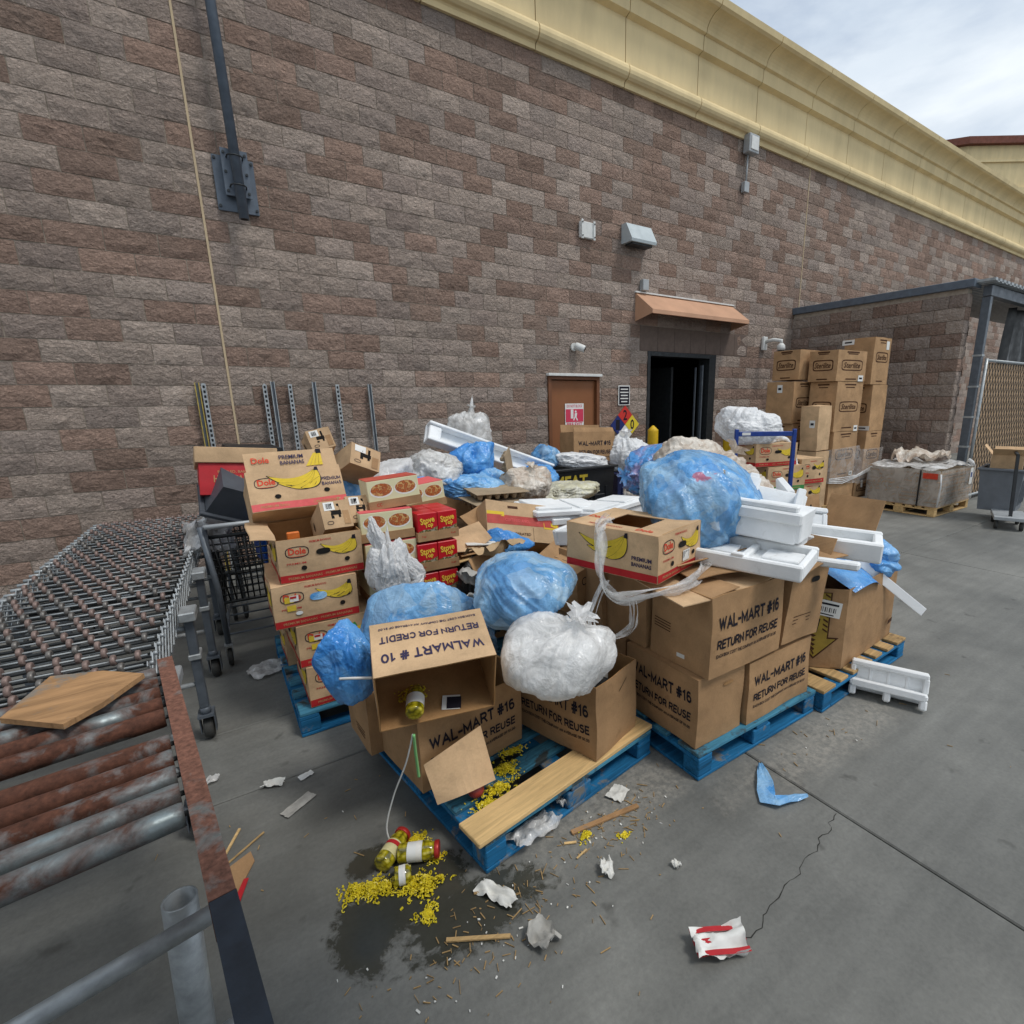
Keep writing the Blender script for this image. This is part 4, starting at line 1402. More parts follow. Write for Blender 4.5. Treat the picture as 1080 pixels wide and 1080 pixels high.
upright(-0.235, 2.02, 0, 'slotted steel post standing tight against the yellowish one', False, True)
upright(0.32, 2.01, 0, 'slotted steel post with a knotted white bag tied to it', False, True)
upright(0.40, 2.05, 0, 'smooth steel post next to the post with the knotted bag', False, False)
upright(0.57, 2.02, 0, 'slotted steel post third from the control joint, above the banana cartons', False, True)
upright(0.82, 2.05, 0, 'smooth steel post rising above the cardboard flaps', False, False)
upright(1.07, 2.02, 0, 'slotted steel post just left of the rightmost leaning post', False, True)
upright(1.44, 2.03, 0, 'smooth steel post standing apart at the right of the row', False, False)

# ------------------------------------------------------------------ cartons
def carton_faces(w, d, h):
    return {
        'front': (Vector((-w / 2, -d / 2, 0)), Vector((w, 0, 0)), Vector((0, 0, h)), Vector((0, -1, 0))),
        'right': (Vector((w / 2, -d / 2, 0)), Vector((0, d, 0)), Vector((0, 0, h)), Vector((1, 0, 0))),
        'back': (Vector((w / 2, d / 2, 0)), Vector((-w, 0, 0)), Vector((0, 0, h)), Vector((0, 1, 0))),
        'left': (Vector((-w / 2, d / 2, 0)), Vector((0, -d, 0)), Vector((0, 0, h)), Vector((-1, 0, 0))),
        'top': (Vector((-w / 2, -d / 2, h)), Vector((w, 0, 0)), Vector((0, d, 0)), Vector((0, 0, 1))),
        'bottom': (Vector((-w / 2, d / 2, 0)), Vector((w, 0, 0)), Vector((0, -d, 0)), Vector((0, 0, -1)))}

rcart = random.Random(21)
class Carton:
    def __init__(self, name, label, size, loc, rot=(0, 0, 0), mat=None, bulge=0.006, open_top=False, group=None, category='carton', inner=None, lean=(0, 0), t=0.005, taper=0.0, tape=False, parent=None):
        w, d, h = size
        self.size, self.bulge, self.lean, self.taper = size, bulge, lean, taper
        mat = mat or M_CARD
        self.mat = mat
        self.inner = inner or M_CARD_IN
        self.faces = carton_faces(w, d, h)
        self.o = thing(name, label, category, loc, rot, group)
        self.seed = rcart.randint(0, 9999)
        mb = MB()
        nu, nv = 9, 7
        sides = ['front', 'right', 'back', 'left'] + ([] if open_top else ['top']) + ['bottom']
        for fc in sides:
            vs, fs = [], []
            for j in range(nv + 1):
                for i in range(nu + 1):
                    vs.append(self.P(fc, i / nu, j / nv, 0))
            for j in range(nv):
                for i in range(nu):
                    a = j * (nu + 1) + i
                    fs.append((a, a + 1, a + nu + 2, a + nu + 1))
            mb.add(vs, fs, 0, True)
        if open_top:
            for fc in ('front', 'right', 'back', 'left'):
                vs, fs = [], []
                for j in range(nv + 1):
                    for i in range(nu + 1):
                        vs.append(self.P(fc, t * 1.2 / self.faces[fc][1].length + (1 - 2.4 * t / self.faces[fc][1].length) * i / nu, max(j / nv, 0.012), -t))
                for j in range(nv):
                    for i in range(nu):
                        a = j * (nu + 1) + i
                        fs.append((a, a + nu + 1, a + nu + 2, a + 1))
                mb.add(vs, fs, 1, True)
                vs, fs = [], []
                for i in range(nu + 1):
                    vs += [self.P(fc, i / nu, 1, 0), self.P(fc, t * 1.2 / self.faces[fc][1].length + (1 - 2.4 * t / self.faces[fc][1].length) * i / nu, 1, -t)]
                for i in range(nu):
                    fs.append((2 * i, 2 * i + 2, 2 * i + 3, 2 * i + 1))
                mb.add(vs, fs, 1)
            mb.add([self.P('bottom', u, v, -t) for u, v in ((0.01, 0.01), (0.99, 0.01), (0.99, 0.99), (0.01, 0.99))], [(0, 3, 2, 1)], 1)
        self.body = part('body', mb, [mat, self.inner], self.o)
        if not open_top:                       # the slit where the two top flaps meet
            self.rect('top', 0.5, 0.5, w * 0.995, 0.004, M_HOLE, 'flap_seam') if w >= d else self.rect('top', 0.5, 0.5, 0.004, d * 0.995, M_HOLE, 'flap_seam')
            if tape:
                tm = simple('packing_tape', '#b39a74', 0.3, 0, 0.08, 8, 0.05)
                self.rect('top', 0.5, 0.5, w * 0.99, 0.05, tm, 'tape', 0.0016) if w >= d else self.rect('top', 0.5, 0.5, 0.05, d * 0.99, tm, 'tape', 0.0016)
    def P(self, fc, u, v, off=0.0):
        o, U, V, n = self.faces[fc]
        b = self.bulge * math.sin(math.pi * min(max(u, 0), 1)) * math.sin(math.pi * min(max(v, 0), 1)) ** 0.8 if fc not in ('bottom',) else 0
        b += 0.0018 * math.sin(u * 9 + self.seed) * math.sin(v * 7 + self.seed * 1.7) * (0.2 < self.bulge * 100)
        p0 = o + U * u + V * v
        s7 = self.seed * 0.37
        k1 = self.bulge * 0.55
        q = 0.55 / max(0.3, max(self.size))
        px, py, pz = p0.x * q, p0.y * q, p0.z * q
        dn = Vector((math.sin(py * 15 + pz * 9 + s7) + 0.4 * math.sin(pz * 21 + py * 17 + s7 * 2), math.sin(px * 13 + pz * 11 + s7 * 1.3) + 0.4 * math.sin(px * 19 + pz * 23 + s7), 0.7 * math.sin(px * 12 + py * 15 + s7 * .7))) * k1 * 0.6
        p = p0 + dn + n * (b + off)
        h = self.size[2]
        z = p.z / h
        s = 1 + self.taper * z
        return Vector((p.x * s + self.lean[0] * z, p.y * s + self.lean[1] * z, p.z))
    def _mesh(self, name, fc, P2, F, mat, off, smooth=False, lay=None):
        """P2 in metres from the face centre"""
        o, U, V, n = self.faces[fc]
        lu, lv = U.length, V.length
        vs = [self.P(fc, 0.5 + x / lu, 0.5 + y / lv, off + (lay[i] * 0.00008 if lay else 0)) for i, (x, y) in enumerate(P2)]
        mb = MB()
        mb.add(vs, F)
        return part(name, mb, mat, self.o)
    def rect(self, fc, cu, cv, w, h, mat, name='printed_panel', off=0.0016, rot=0):
        o, U, V, n = self.faces[fc]
        cx, cy = (cu - 0.5) * U.length, (cv - 0.5) * V.length
        nx, ny = max(1, int(w / 0.08)), max(1, int(h / 0.08))
        P2, F = [], []
        c, s = math.cos(rot), math.sin(rot)
        for j in range(ny + 1):
            for i in range(nx + 1):
                x, y = -w / 2 + w * i / nx, -h / 2 + h * j / ny
                P2.append((cx + x * c - y * s, cy + x * s + y * c))
        for j in range(ny):
            for i in range(nx):
                a = j * (nx + 1) + i
                F.append((a, a + 1, a + nx + 2, a + nx + 1))
        return self._mesh(name, fc, P2, F, mat, off)
    def text(self, fc, s, cu, cv, w, h, mat, bold=0.012, flip=False, rot=0, off=0.0022, slant=0.0, block=False):
        o, U, V, n = self.faces[fc]
        cx, cy = (cu - 0.5) * U.length, (cv - 0.5) * V.length
        T, F = block_text(s) if block else text_geo(s, bold)
        c, sn = math.cos(rot + (math.pi if flip else 0)), math.sin(rot + (math.pi if flip else 0))
        P2, lay = [], []
        for x, y, zl in T:
            lay.append(zl)
            y0 = (y - 0.5) * h
            x0 = (x - 0.5) * w + slant * y0
            P2.append((cx + x0 * c - y0 * sn, cy + x0 * sn + y0 * c))
        return self._mesh('lettering', fc, P2, F, mat, off, lay=lay)
    def poly(self, fc, cu, cv, pts, mat, name, off=0.0018):
        o, U, V, n = self.faces[fc]
        cx, cy = (cu - 0.5) * U.length, (cv - 0.5) * V.length
        return self._mesh(name, fc, [(cx + x, cy + y) for x, y in pts], [tuple(range(len(pts)))], mat, off)
    def oval(self, fc, cu, cv, w, h, mat=None, name='handle_hole', off=0.0040, n=16, p=2.0):
        pts = []
        for i in range(n):
            a = 2 * math.pi * i / n
            ca, sa = math.cos(a), math.sin(a)
            pts.append((w / 2 * abs(ca) ** (2 / p) * (1 if ca >= 0 else -1), h / 2 * abs(sa) ** (2 / p) * (1 if sa >= 0 else -1)))
        return self.poly(fc, cu, cv, pts, mat or M_HOLE, name, off)
    def ring(self, fc, cu, cv, w, h, th, mat, p=3.5, n=28, name='logo_outline', off=0.0020):
        o, U, V, nn = self.faces[fc]
        cx, cy = (cu - 0.5) * U.length, (cv - 0.5) * V.length
        P2, F = [], []
        for i in range(n):
            a = 2 * math.pi * i / n
            ca, sa = math.cos(a), math.sin(a)
            ex = abs(ca) ** (2 / p) * (1 if ca >= 0 else -1)
            ey = abs(sa) ** (2 / p) * (1 if sa >= 0 else -1)
            P2 += [(cx + w / 2 * ex, cy + h / 2 * ey), (cx + (w / 2 - th) * ex, cy + (h / 2 - th) * ey)]
        for i in range(n):
            j = (i + 1) % n
            F.append((2 * i, 2 * j, 2 * j + 1, 2 * i + 1))
        return self._mesh(name, fc, P2, F, mat, off)
    def flap(self, edge, length, angle, curl=0.0, mat=None, name='flap', span=(0.02, 0.98), twist=0.0):
        """hinged on a top edge; 0 = standing up, 90 = lying outwards"""
        o, U, V, n = self.faces[edge]
        mb = MB()
        nl, nu = 5, 4
        th = 0.004
        vs, fs = [], []
        for side in (0, 1):
            for j in range(nl + 1):
                for i in range(nu + 1):
                    u = span[0] + (span[1] - span[0]) * i / nu
                    base = self.P(edge, u, 1.0, -th * side)
                    s = length * j / nl
                    a = R(angle) + curl * (j / nl) * 0.5 + twist * (i / nu - 0.5) * j / nl
                    p = base + Vector((0, 0, 1)) * (s * math.cos(a)) + n * (s * math.sin(a))
                    p += (Vector((0, 0, 1)) * math.sin(a) - n * math.cos(a)) * (th * side)
                    p += Vector((0, 0, 1)) * 0.001 * j
                    vs.append(p)
        m = (nl + 1) * (nu + 1)
        for j in range(nl):
            for i in range(nu):
                a = j * (nu + 1) + i
                fs.append((a, a + 1, a + nu + 2, a + nu + 1))
                fs.append((m + a, m + a + nu + 1, m + a + nu + 2, m + a + 1))
        for i in range(nu):
            a = nl * (nu + 1) + i
            fs.append((a, a + 1, m + a + 1, m + a))
        for j in range(nl):
            a = j * (nu + 1)
            fs.append((a, a + nu + 1, m + a + nu + 1, m + a))
            b = a + nu
            fs.append((b + nu + 1, b, m + b, m + b + nu + 1))
        mb.add(vs, fs, 0, False)
        return part(name, mb, mat or self.mat, self.o)

def at_corner(corner, size, rot):
    """location of a carton whose near-left bottom corner stands at corner, turned rot degrees"""
    c, s = math.cos(R(rot)), math.sin(R(rot))
    return (corner[0] + c * size[0] / 2 - s * size[1] / 2, corner[1] + s * size[0] / 2 + c * size[1] / 2, corner[2])

# a bunch of bananas as flat print: outline first, yellow on top
def banana_outline(L, bend, wid, n=10):
    up, dn = [], []
    for i in range(n + 1):
        t = i / n
        x = L * t
        y = bend * (4 * t * (1 - t)) * -1
        half = wid * (math.sin(math.pi * min(1, t * 1.02)) ** 0.6) * 0.5 + 0.002
        up.append((x, y + half))
        dn.append((x, y - half))
    return up + dn[::-1]
def banana_print(c, fc, cu, cv, w, h, mirror=False, angs=(6, 20, 35, 51)):
    sg = -1 if mirror else 1
    stem = (sg * w * 0.40, h * 0.46)
    for k, a in enumerate(angs):
        base = banana_outline(w * (0.99 - 0.135 * k), h * (0.30 - .03 * k), h * 0.20)
        def place(pts, gr):
            cx = sum(p[0] for p in pts) / len(pts); cy = sum(p[1] for p in pts) / len(pts)
            out = []
            ca, sa = math.cos(R(180 + a)), math.sin(R(180 + a))
            for x, y in pts:
                x, y = cx + (x - cx) * gr, cy + (y - cy) * (1 + (gr - 1) * 3.2)
                X, Y = x * ca + y * sa, x * sa - y * ca
                X = X + w * 0.40; Y = Y + h * 0.46
                out.append((sg * X, Y))
            return out if sg > 0 else out[::-1]
        c.poly(fc, cu, cv, place(base, 1.05), M_INK, 'banana_outline', 0.0018 + 0.0004 * k)
        c.poly(fc, cu, cv, place(base, 1.0), M_INK_YEL, 'banana_print', 0.0020 + 0.0004 * k)
    c.poly(fc, cu, cv, [(stem[0] - .010 * sg, stem[1] - .012), (stem[0] + .012 * sg, stem[1] - .014), (stem[0] + .009 * sg, stem[1] + .012), (stem[0] - .006 * sg, stem[1] + .010)][::sg], M_INK, 'stem_print', 0.0042)
def dole_logo(c, fc, cu, cv, w, red=None):
    h = w * 0.5
    c.ring(fc, cu, cv, w * 1.35, h * 1.45, 0.004, M_INK, 2.8)
    c.text(fc, 'Dole', cu, cv + 0.02, w, h * 0.85, red or M_INK_DOLE, 0.03)
    c.rect(fc, cu, cv - (h * 0.55) / c.faces[fc][2].length, w * .9, h * 0.06, red or M_INK_DOLE, 'logo_rule')
def banana_carton(label, loc, rot, size=(0.52, 0.40, 0.235), band=None, faces=('front', 'left'), group='banana cartons', dirty=None, stickers=True, open_top=False, big=False, taper=0.0, mat=None, words=True):
    c = Carton('banana_carton', label, size, loc, rot, mat or M_CARD_LIGHT, 0.007, open_top, group, lean=(0, 0), taper=taper)
    band = band or M_INK_RED
    for fc in faces:
        L, H = c.faces[fc][1].length, size[2]
        c.rect(fc, 0.5, 0.10, L * 0.995, H * 0.17, band, 'printed_band')
        c.text(fc, 'PREMIUM BANANAS · PREMIUM BANANAS', 0.5, 0.10, L * 0.82, H * 0.06, M_INK_TAN, 0.01)
        if big:
            banana_print(c, fc, 0.52, 0.58, L * 0.52, H * 0.80)
            dole_logo(c, fc, 0.19, 0.68, L * 0.18)
            if words:
                c.text(fc, 'PREMIUM', 0.87, 0.66, L * 0.22, H * 0.095, M_INK_NAVY, 0.025, block=True)
                c.text(fc, 'BANANAS', 0.87, 0.53, L * 0.22, H * 0.095, M_INK_NAVY, 0.025, block=True)
        else:
            banana_print(c, fc, 0.74, 0.58, L * 0.40, H * 0.62)
            dole_logo(c, fc, 0.22, 0.70, L * 0.20)
            c.oval(fc, 0.52, 0.64, L * 0.17, H * 0.14, p=2.6)
            c.text(fc, 'PREMIUM BANANAS', 0.50, 0.90, L * 0.26, H * 0.05, M_INK_RED, 0.005)
            c.text(fc, 'PREMIUM', 0.20, 0.44, L * 0.22, H * 0.045, M_INK_RED, 0.005)
        c.oval(fc, 0.28, 0.32, L * 0.065, H * 0.11)
        c.oval(fc, 0.80, 0.36, L * 0.065, H * 0.11)
    return c
def wm_text(c, fc, head='WAL-MART #16', l2='RETURN FOR REUSE', flip=False, cv=(0.64, 0.38, 0.24), mat=None, wid=0.84):
    L, H = c.faces[fc][1].length, c.faces[fc][2].length
    m = mat or M_INK
    c.text(fc, head, 0.5, cv[0], L * wid, H * 0.17, m, 0.03, flip, block=True)
    c.text(fc, l2, 0.5, cv[1], L * wid, H * 0.125, m, 0.022, flip, block=True)
    c.text(fc, 'EACH BOX COST THE COMPANY AN AVERAGE OF $1.00', 0.5, cv[2], L * wid, H * 0.045, m, 0.012, flip, block=True)

# ------------------------------------------------------------------ pallets
def pallet(label, corner, rot, nx=1.02, ny=1.22, boards_along='x', colour=None, top=None, group='pallets under the heap', skip=()):
    """corner = near-left ground corner; nx, ny its sides; deck boards run along x or y"""
    colour = colour or M_PALLET_BLUE
    top = top or M_PALLET_TOP
    p = thing('pallet', label, 'pallet', (corner[0], corner[1], 0), (0, 0, R(rot)), group)
    rp = random.Random(hash(label) % 1000 if False else len(label) * 7)
    L, W = (nx, ny) if boards_along == 'x' else (ny, nx)
    def P(a, b, z):
        return (a, b, z) if boards_along == 'x' else (b, a, z)
    def S(a, b, z):
        return (a, b, z) if boards_along == 'x' else (b, a, z)
    n = 7
    gap = (W - 2 * 0.14 - 5 * 0.098) / 6
    widths = [0.14] + [0.098] * 5 + [0.14]
    y = 0
    for i, w in enumerate(widths):
        mb = MB()
        mb.box((0, 0, 0), S(L + rp.uniform(-.012, .008), w, 0.020), None, 0.003)
        if i not in skip:
            o = part('deck_board', mb, top, p, P(L / 2, y + w / 2, 0.132 + rp.uniform(-.001, .001)))
            o.rotation_euler = (0, 0, R(rp.uniform(-.5, .5)))
        y += w + gap
    for a in (0.05, L / 2, L - 0.05):                  # stringer boards under the deck
        mb = MB(); mb.box((0, 0, 0), S(0.098, W - 0.004, 0.020), None, 0.003)
        part('stringer_board', mb, colour, p, P(a, W / 2, 0.1105))
    for a in (0.052, L / 2, L - 0.052):
        for b in (0.052, W / 2, W - 0.052):
            mb = MB(); mb.box((0, 0, 0), (0.145 if abs(a - L / 2) < .01 else 0.10, 0.145 if abs(b - W / 2) < .01 else 0.10, 0.078), None, 0.005)
            part('block', mb, colour, p, P(a, b, 0.0605))
    for b in (0.05, W / 2, W - 0.05):
        mb = MB(); mb.box((0, 0, 0), S(L - 0.002, 0.10, 0.018), None, 0.003)
        part('bottom_board', mb, colour, p, P(L / 2, b, 0.0115))
    for a in (0.05, L - 0.05):
        mb = MB(); mb.box((0, 0, 0), S(0.10, (W - .3) / 2 - 0.005, 0.018), None, 0.003)
        me = mb.mesh('bottom_board', colour)
        for b in (0.10 + (W / 2 - .15) / 2, W / 2 + 0.05 + (W / 2 - .15) / 2):
            link('bottom_board', me, p, P(a, b, 0.0115))
    return p

# ------------------------------------------------------------------ crumpled bags
def ridge(n):
    return 1 - 2 * np.abs(n)
def bag_mesh(name, radii, mat, seed, sub=5, knot=None, lump=0.16, crease=0.05, pleat=0.05, flat=0.0, sag=0.0, tail=0.0, boxy=0.0):
    """soft sack: a few broad lumps, long tension folds running to the gathered neck, some cross creases"""
    V, F = ico(sub)
    d = V.copy()
    S = seed * 3.77
    Q = d + S
    k = np.array(knot if knot is not None else (0.2, 0.1, 1.0), float); k /= np.linalg.norm(k)
    a = np.array([0, 0, 1.0]) if abs(k[2]) < 0.9 else np.array([1.0, 0, 0])
    e1 = np.cross(a, k); e1 /= np.linalg.norm(e1); e2 = np.cross(k, e1)
    ang = np.arccos(np.clip(d @ k, -1, 1))
    th = np.arctan2(d @ e2, d @ e1)
    tw = th + 0.35 * fbm(Q, 1.0, seed + 31, 2)
    def fold(freq, along, sd):
        return np.stack([np.cos(tw) * freq, np.sin(tw) * freq, ang * along], 1) + sd * 7.13 + S
    rg = np.random.RandomState(seed)
    N = rg.normal(size=(34, 3)); N /= np.linalg.norm(N, axis=1, keepdims=True)
    H = rg.uniform(0.80, 1.06, 34)
    N = np.vstack([N, [[0, 0, -1], [0.25, 0.1, -0.95], [-0.2, 0.2, -0.95], [0, -0.3, -0.94]]]); H = np.concatenate([H, [0.66, 0.70, 0.70, 0.72]])
    pw = 13.0
    r = (np.sum((np.clip(d @ N.T, 1e-6, None) / H) ** pw, 1)) ** (-1 / pw)      # soft flats where the contents press out the film
    r = r * (1 + lump * (fbm(Q, 1.15, seed, 2) * 1.1 + 0.25 * fbm(Q, 2.6, seed + 2, 2)))
    edge = np.exp(-((ang - 0.9) / 1.3) ** 2)                      # folds fade away from the neck
    f1 = ridge(vnoise(fold(2.0, 0.5, 1), 1.0, seed + 41))
    f2 = ridge(vnoise(fold(4.4, 0.6, 2), 1.0, seed + 43))
    f3 = ridge(vnoise(fold(9.0, 0.8, 3), 1.0, seed + 45))
    pl = pleat * (1.1 * f1 + 0.8 * f2 + 0.45 * f3) * (0.30 + 1.0 * edge)
    warp = np.stack([fbm(Q, 1.4, seed + 3, 2), fbm(Q, 1.4, seed + 5, 2), fbm(Q, 1.4, seed + 7, 2)], 1) * 0.9
    c1 = np.clip(ridge(vnoise(Q + warp, 1.9, seed + 11)), -0.2, 1)
    c2 = np.clip(ridge(vnoise(Q + warp * 1.4, 4.0, seed + 13)), 0.0, 1)
    c3 = np.clip(ridge(vnoise(Q * [1, 1, 1.6] + warp * 1.6, 8.5, seed + 15)), 0.2, 1)
    cr = crease * (0.55 * c1 + 0.42 * c2 + 0.20 * c3)
    r = r + pl + cr
    P = d * r[:, None]
    if knot is not None:
        dip = np.exp(-(ang / 0.5) ** 2)
        P -= np.outer(dip * 0.24, k)
        star = np.abs(np.sin(th * 4.5 + 1.5 * f1)) * np.exp(-((ang - 0.35) / 0.3) ** 2)
        P *= (1 + 0.10 * (star - 0.4) * np.exp(-(ang / 0.8) ** 2))[:, None]
        tip = np.exp(-(ang / 0.10) ** 2)
        P += np.outer(tip * (0.26 + tail), k)
    if boxy:
        m = np.max(np.abs(P), 1, keepdims=True)
        P = P * (1 - boxy) + boxy * P / np.maximum(m, 1e-6) * 0.85
    P = P * np.array(radii)
    if flat:
        z0 = -radii[2] * (1 - flat)
        P[:, 2] = np.where(P[:, 2] < z0, z0 + (P[:, 2] - z0) * 0.12, P[:, 2])
    if sag:
        P[:, 0] *= 1 + sag * np.clip(-P[:, 2] / radii[2], 0, 1)
        P[:, 1] *= 1 + sag * np.clip(-P[:, 2] / radii[2], 0, 1)
    return np_mesh(name, P, F, mat)
def bag(label, loc, radii, mat, seed, rot=(0, 0, 0), group='rubbish bags', contents=None, **kw):
    o = thing('rubbish_bag', label, 'bag', loc, rot, group)
    knot = kw.get('knot')
    if contents:
        kk = dict(kw); kk.update(sub=5, crease=0.10, pleat=0.0, lump=kw.get('lump', .1), knot=knot)
        me = bag_mesh('contents', tuple(r * 0.90 for r in radii), contents, seed, **kk)
        link('contents', me, o)
    link('film', bag_mesh('film', radii, mat, seed, **kw), o)
    if knot is not None:                       # the twisted neck and its frilled end
        k = Vector(knot).normalized()
        base = Vector((k.x * radii[0], k.y * radii[1], k.z * radii[2])) * 0.98
        a = Vector((0, 0, 1)) if abs(k.z) < 0.9 else Vector((1, 0, 0))
        e1 = a.cross(k).normalized(); e2 = k.cross(e1)
        rr = random.Random(seed)
        n, m = 28, 6
        L = 0.30 * min(radii)
        vs, fs = [], []
        for j in range(m + 1):
            t = j / m
            rad = min(radii) * (0.05 + 0.35 * max(0, t - 0.25) ** 1.3)
            for i in range(n):
                g = 2 * math.pi * i / n
                q = rad * (1 + 0.45 * math.sin(g * 7 + j * .7) * t)
                vs.append(base + k * (L * t * (1 + 0.2 * math.sin(3 * g)) - L * 0.3) + (e1 * math.cos(g) + e2 * math.sin(g)) * q)
        for j in range(m):
            for i in range(n):
                fs.append((j * n + i, j * n + (i + 1) % n, (j + 1) * n + (i + 1) % n, (j + 1) * n + i))
        mb = MB(); mb.add(vs, fs, 0, True)
        part('neck', mb, mat, o)
    return o

# crumpled sheet (paper, film, cardboard)
def sheet_mesh(name, w, d, mat, seed, amp=0.05, n=24, ragged=0.12, freq=5, thick=0.0, fold=0.0):
    xs_, ys_ = np.meshgrid(np.linspace(-.5, .5, n), np.linspace(-.5, .5, n))
    x, y = xs_.ravel(), ys_.ravel()
    P = np.stack([x, y, np.zeros_like(x)], 1)
    Q = P + seed * 1.31
    e = 1 - ragged * (0.5 + fbm(Q * [1, 1, 1], 3.2, seed, 3)) * (np.maximum(np.abs(x), np.abs(y)) * 2) ** 3
    z = amp * (1 - 2 * np.abs(vnoise(Q, freq, seed + 1)) + 0.5 * (1 - 2 * np.abs(vnoise(Q, freq * 2.1, seed + 2))) + 0.7 * fbm(Q, freq * .5, seed + 3, 2))
    z = z + fold * np.abs(x)
    z -= z.min()
    P = np.stack([x * w * e, y * d * e, z + 0.0], 1)
    F = []
    for j in range(n - 1):
        for i in range(n - 1):
            a = j * n + i
            F.append((a, a + 1, a + n + 1, a + n))
    me = np_mesh(name, P, F, mat)
    return me
def litter(name, label, cat, loc, w, d, mat, seed, rotz=0, tilt=(0, 0), amp=0.02, group=None, freq=4, ragged=0.15, n=16, fold=0.0):
    return tag(link(name, sheet_mesh(name, w, d, mat, seed, amp, n, ragged, freq, fold=fold), None, loc, (tilt[0], tilt[1], R(rotz))), label, cat, group)

# heap-filling loose film ball / shredded stuff
def crumple_mesh(name, radii, mat, seed, sub=5, amp=0.35):
    V, F = ico(sub)
    Q = V + seed * 2.3
    w = np.stack([fbm(Q, 2.2, seed + i, 2) for i in (1, 4, 9)], 1) * .7
    r = 1 + amp * (1 - 2 * np.abs(vnoise(Q + w, 3.2, seed))) + amp * .6 * (1 - 2 * np.abs(vnoise(Q + w, 7.2, seed + 2))) + amp * .3 * (1 - 2 * np.abs(vnoise(Q, 15, seed + 5)))
    return np_mesh(name, V * (r * 0.8)[:, None] * np.array(radii), F, mat)

def foam_block(mb, c, s, b=0.010, rot=None):
    mb.box(c, s, rot, b)

# ------------------------------------------------------------------ skate-wheel conveyor along the left
sk = thing('skate_wheel_conveyor', 'expanding skate wheel conveyor on casters running along the left to the wall', 'conveyor', (-0.615, -4.42, 0), (0, 0, R(-3.3)))
SKW, SKZ = 0.74, 0.80
axle_mb = MB(); axle_mb.cyl((-SKW, 0, 0), (0, 0, 0), 0.0045, n=6)
axle_me = axle_mb.mesh('axle', M_GALV)
lm_ = MB(); lm_.cyl((-SKW, 0, 0), (0, 0, 0), 0.008, n=6); low_axle = lm_.mesh('axle', M_DARK_METAL)
wh = MB(); wh.lathe((-0.008, 0, 0), (0.008, 0, 0), [(0, 0.014), (0.0, 0.020), (0.25, 0.022), (0.75, 0.022), (1, 0.020), (1, 0.014)], 12)
wheel_me = wh.mesh('wheel', M_WHEEL)
wheel_me2 = wh.mesh('wheel', simple('dull_steel_wheel', '#77736f', 0.45, 0.4, 0.35, 30, 0.2))
rs = random.Random(5)
NAX = 40
def sk_pos(i):
    """distance along and height of axle i; the last ones sag down at the wall"""
    y = i * 0.098
    z = SKZ
    if i > 35:
        t = i - 35
        y = 35 * 0.098 + t * 0.085
        z = SKZ - 0.012 * t * t
    return y, z
nwheel = 0
far_wheels = MB()
for i in range(NAX):
    y, z = sk_pos(i)
    link('axle', axle_me, sk, (0, y, z))
    link('axle', low_axle, sk, (0, y + 0.05, z - 0.17))
    link('axle', low_axle, sk, (0, y, z - 0.085))
    for k in range(10):
        x = -0.035 - k * 0.076 - (0.038 if i % 2 else 0) + rs.uniform(-.006, .006)
        if x < -SKW + 0.015:
            continue
        nwheel += 1
        if nwheel <= 300:
            link('wheel', wheel_me if rs.random() < .7 else wheel_me2, sk, (x, y, z + 0.004), (rs.uniform(0, 3), 0, 0))
        else:
            far_wheels.lathe((x - .008, y, z + .004), (x + .008, y, z + .004), [(0, 0.014), (0.0, 0.021), (1, 0.021), (1, 0.014)], 8)
o = part('far_wheels', far_wheels, M_WHEEL, sk)
o['kind'] = 'stuff'
for xs_, nm in ((0.0, 0), (-SKW, 1)):
    mb = MB()
    for i in range(NAX - 2):
        y0, z0 = sk_pos(i); y1, z1 = sk_pos(i + 2)
        sx = xs_ + (0.012 if nm == 0 else -0.012)
        mb.beam((sx, y0, z0), (sx, y1, z1 - 0.17), 0.004, 0.020, (0, 0, 1))
        mb.beam((sx + 0.006, y0, z0 - 0.17), (sx + 0.006, y1, z1), 0.004, 0.020, (0, 0, 1))
    part('scissor_side', mb, M_GALV, sk)
    mb = MB()
    for i in range(NAX):
        y0, z0 = sk_pos(i)
        mb.cyl((xs_ + 0.02, y0, z0), (xs_ + (0.034 if nm == 0 else -0.03), y0, z0), 0.010, n=8)
    part('axle_nuts', mb, M_GALV, sk)['kind'] = 'stuff'
def caster_leg(parent, x, y, top, flip=0):
    mb = MB(); mb.box((x, y, (top + 0.20) / 2), (0.042, 0.042, top - 0.20), None, 0.004); mb.box((x + 0.0, y + 0.055, (top + 0.36) / 2), (0.034, 0.034, top - 0.36), None, 0.004)
    leg = part('leg', mb, M_GREY_METAL, parent)
    mb = MB(); mb.box((x, y + 0.02, top), (0.075, 0.14, 0.05), None, 0.006)
    part('bracket', mb, M_GALV, leg)
    mb = MB(); mb.box((x, y + 0.02, 0.50), (0.055, 0.10, 0.03), None, 0.004)
    part('clamp', mb, M_GALV, leg)
    mb = MB()
    mb.cyl((x, y, 0.16), (x, y, 0.20), 0.026, n=10)
    mb.box((x, y + 0.01, 0.155), (0.075, 0.09, 0.016)); mb.box((x - 0.034, y + 0.02, 0.10), (0.005, 0.06, 0.11)); mb.box((x + 0.034, y + 0.02, 0.10), (0.005, 0.06, 0.11))
    part('caster_fork', mb, M_GREY_METAL, leg)
    mb = MB(); mb.lathe((x - 0.022, y + 0.03, 0.063), (x + 0.022, y + 0.03, 0.063), [(0, 0.02), (0, 0.055), (0.2, 0.063), (0.8, 0.063), (1, 0.055), (1, 0.02)], 18)
    part('tyre', mb, M_RUBBER, leg)
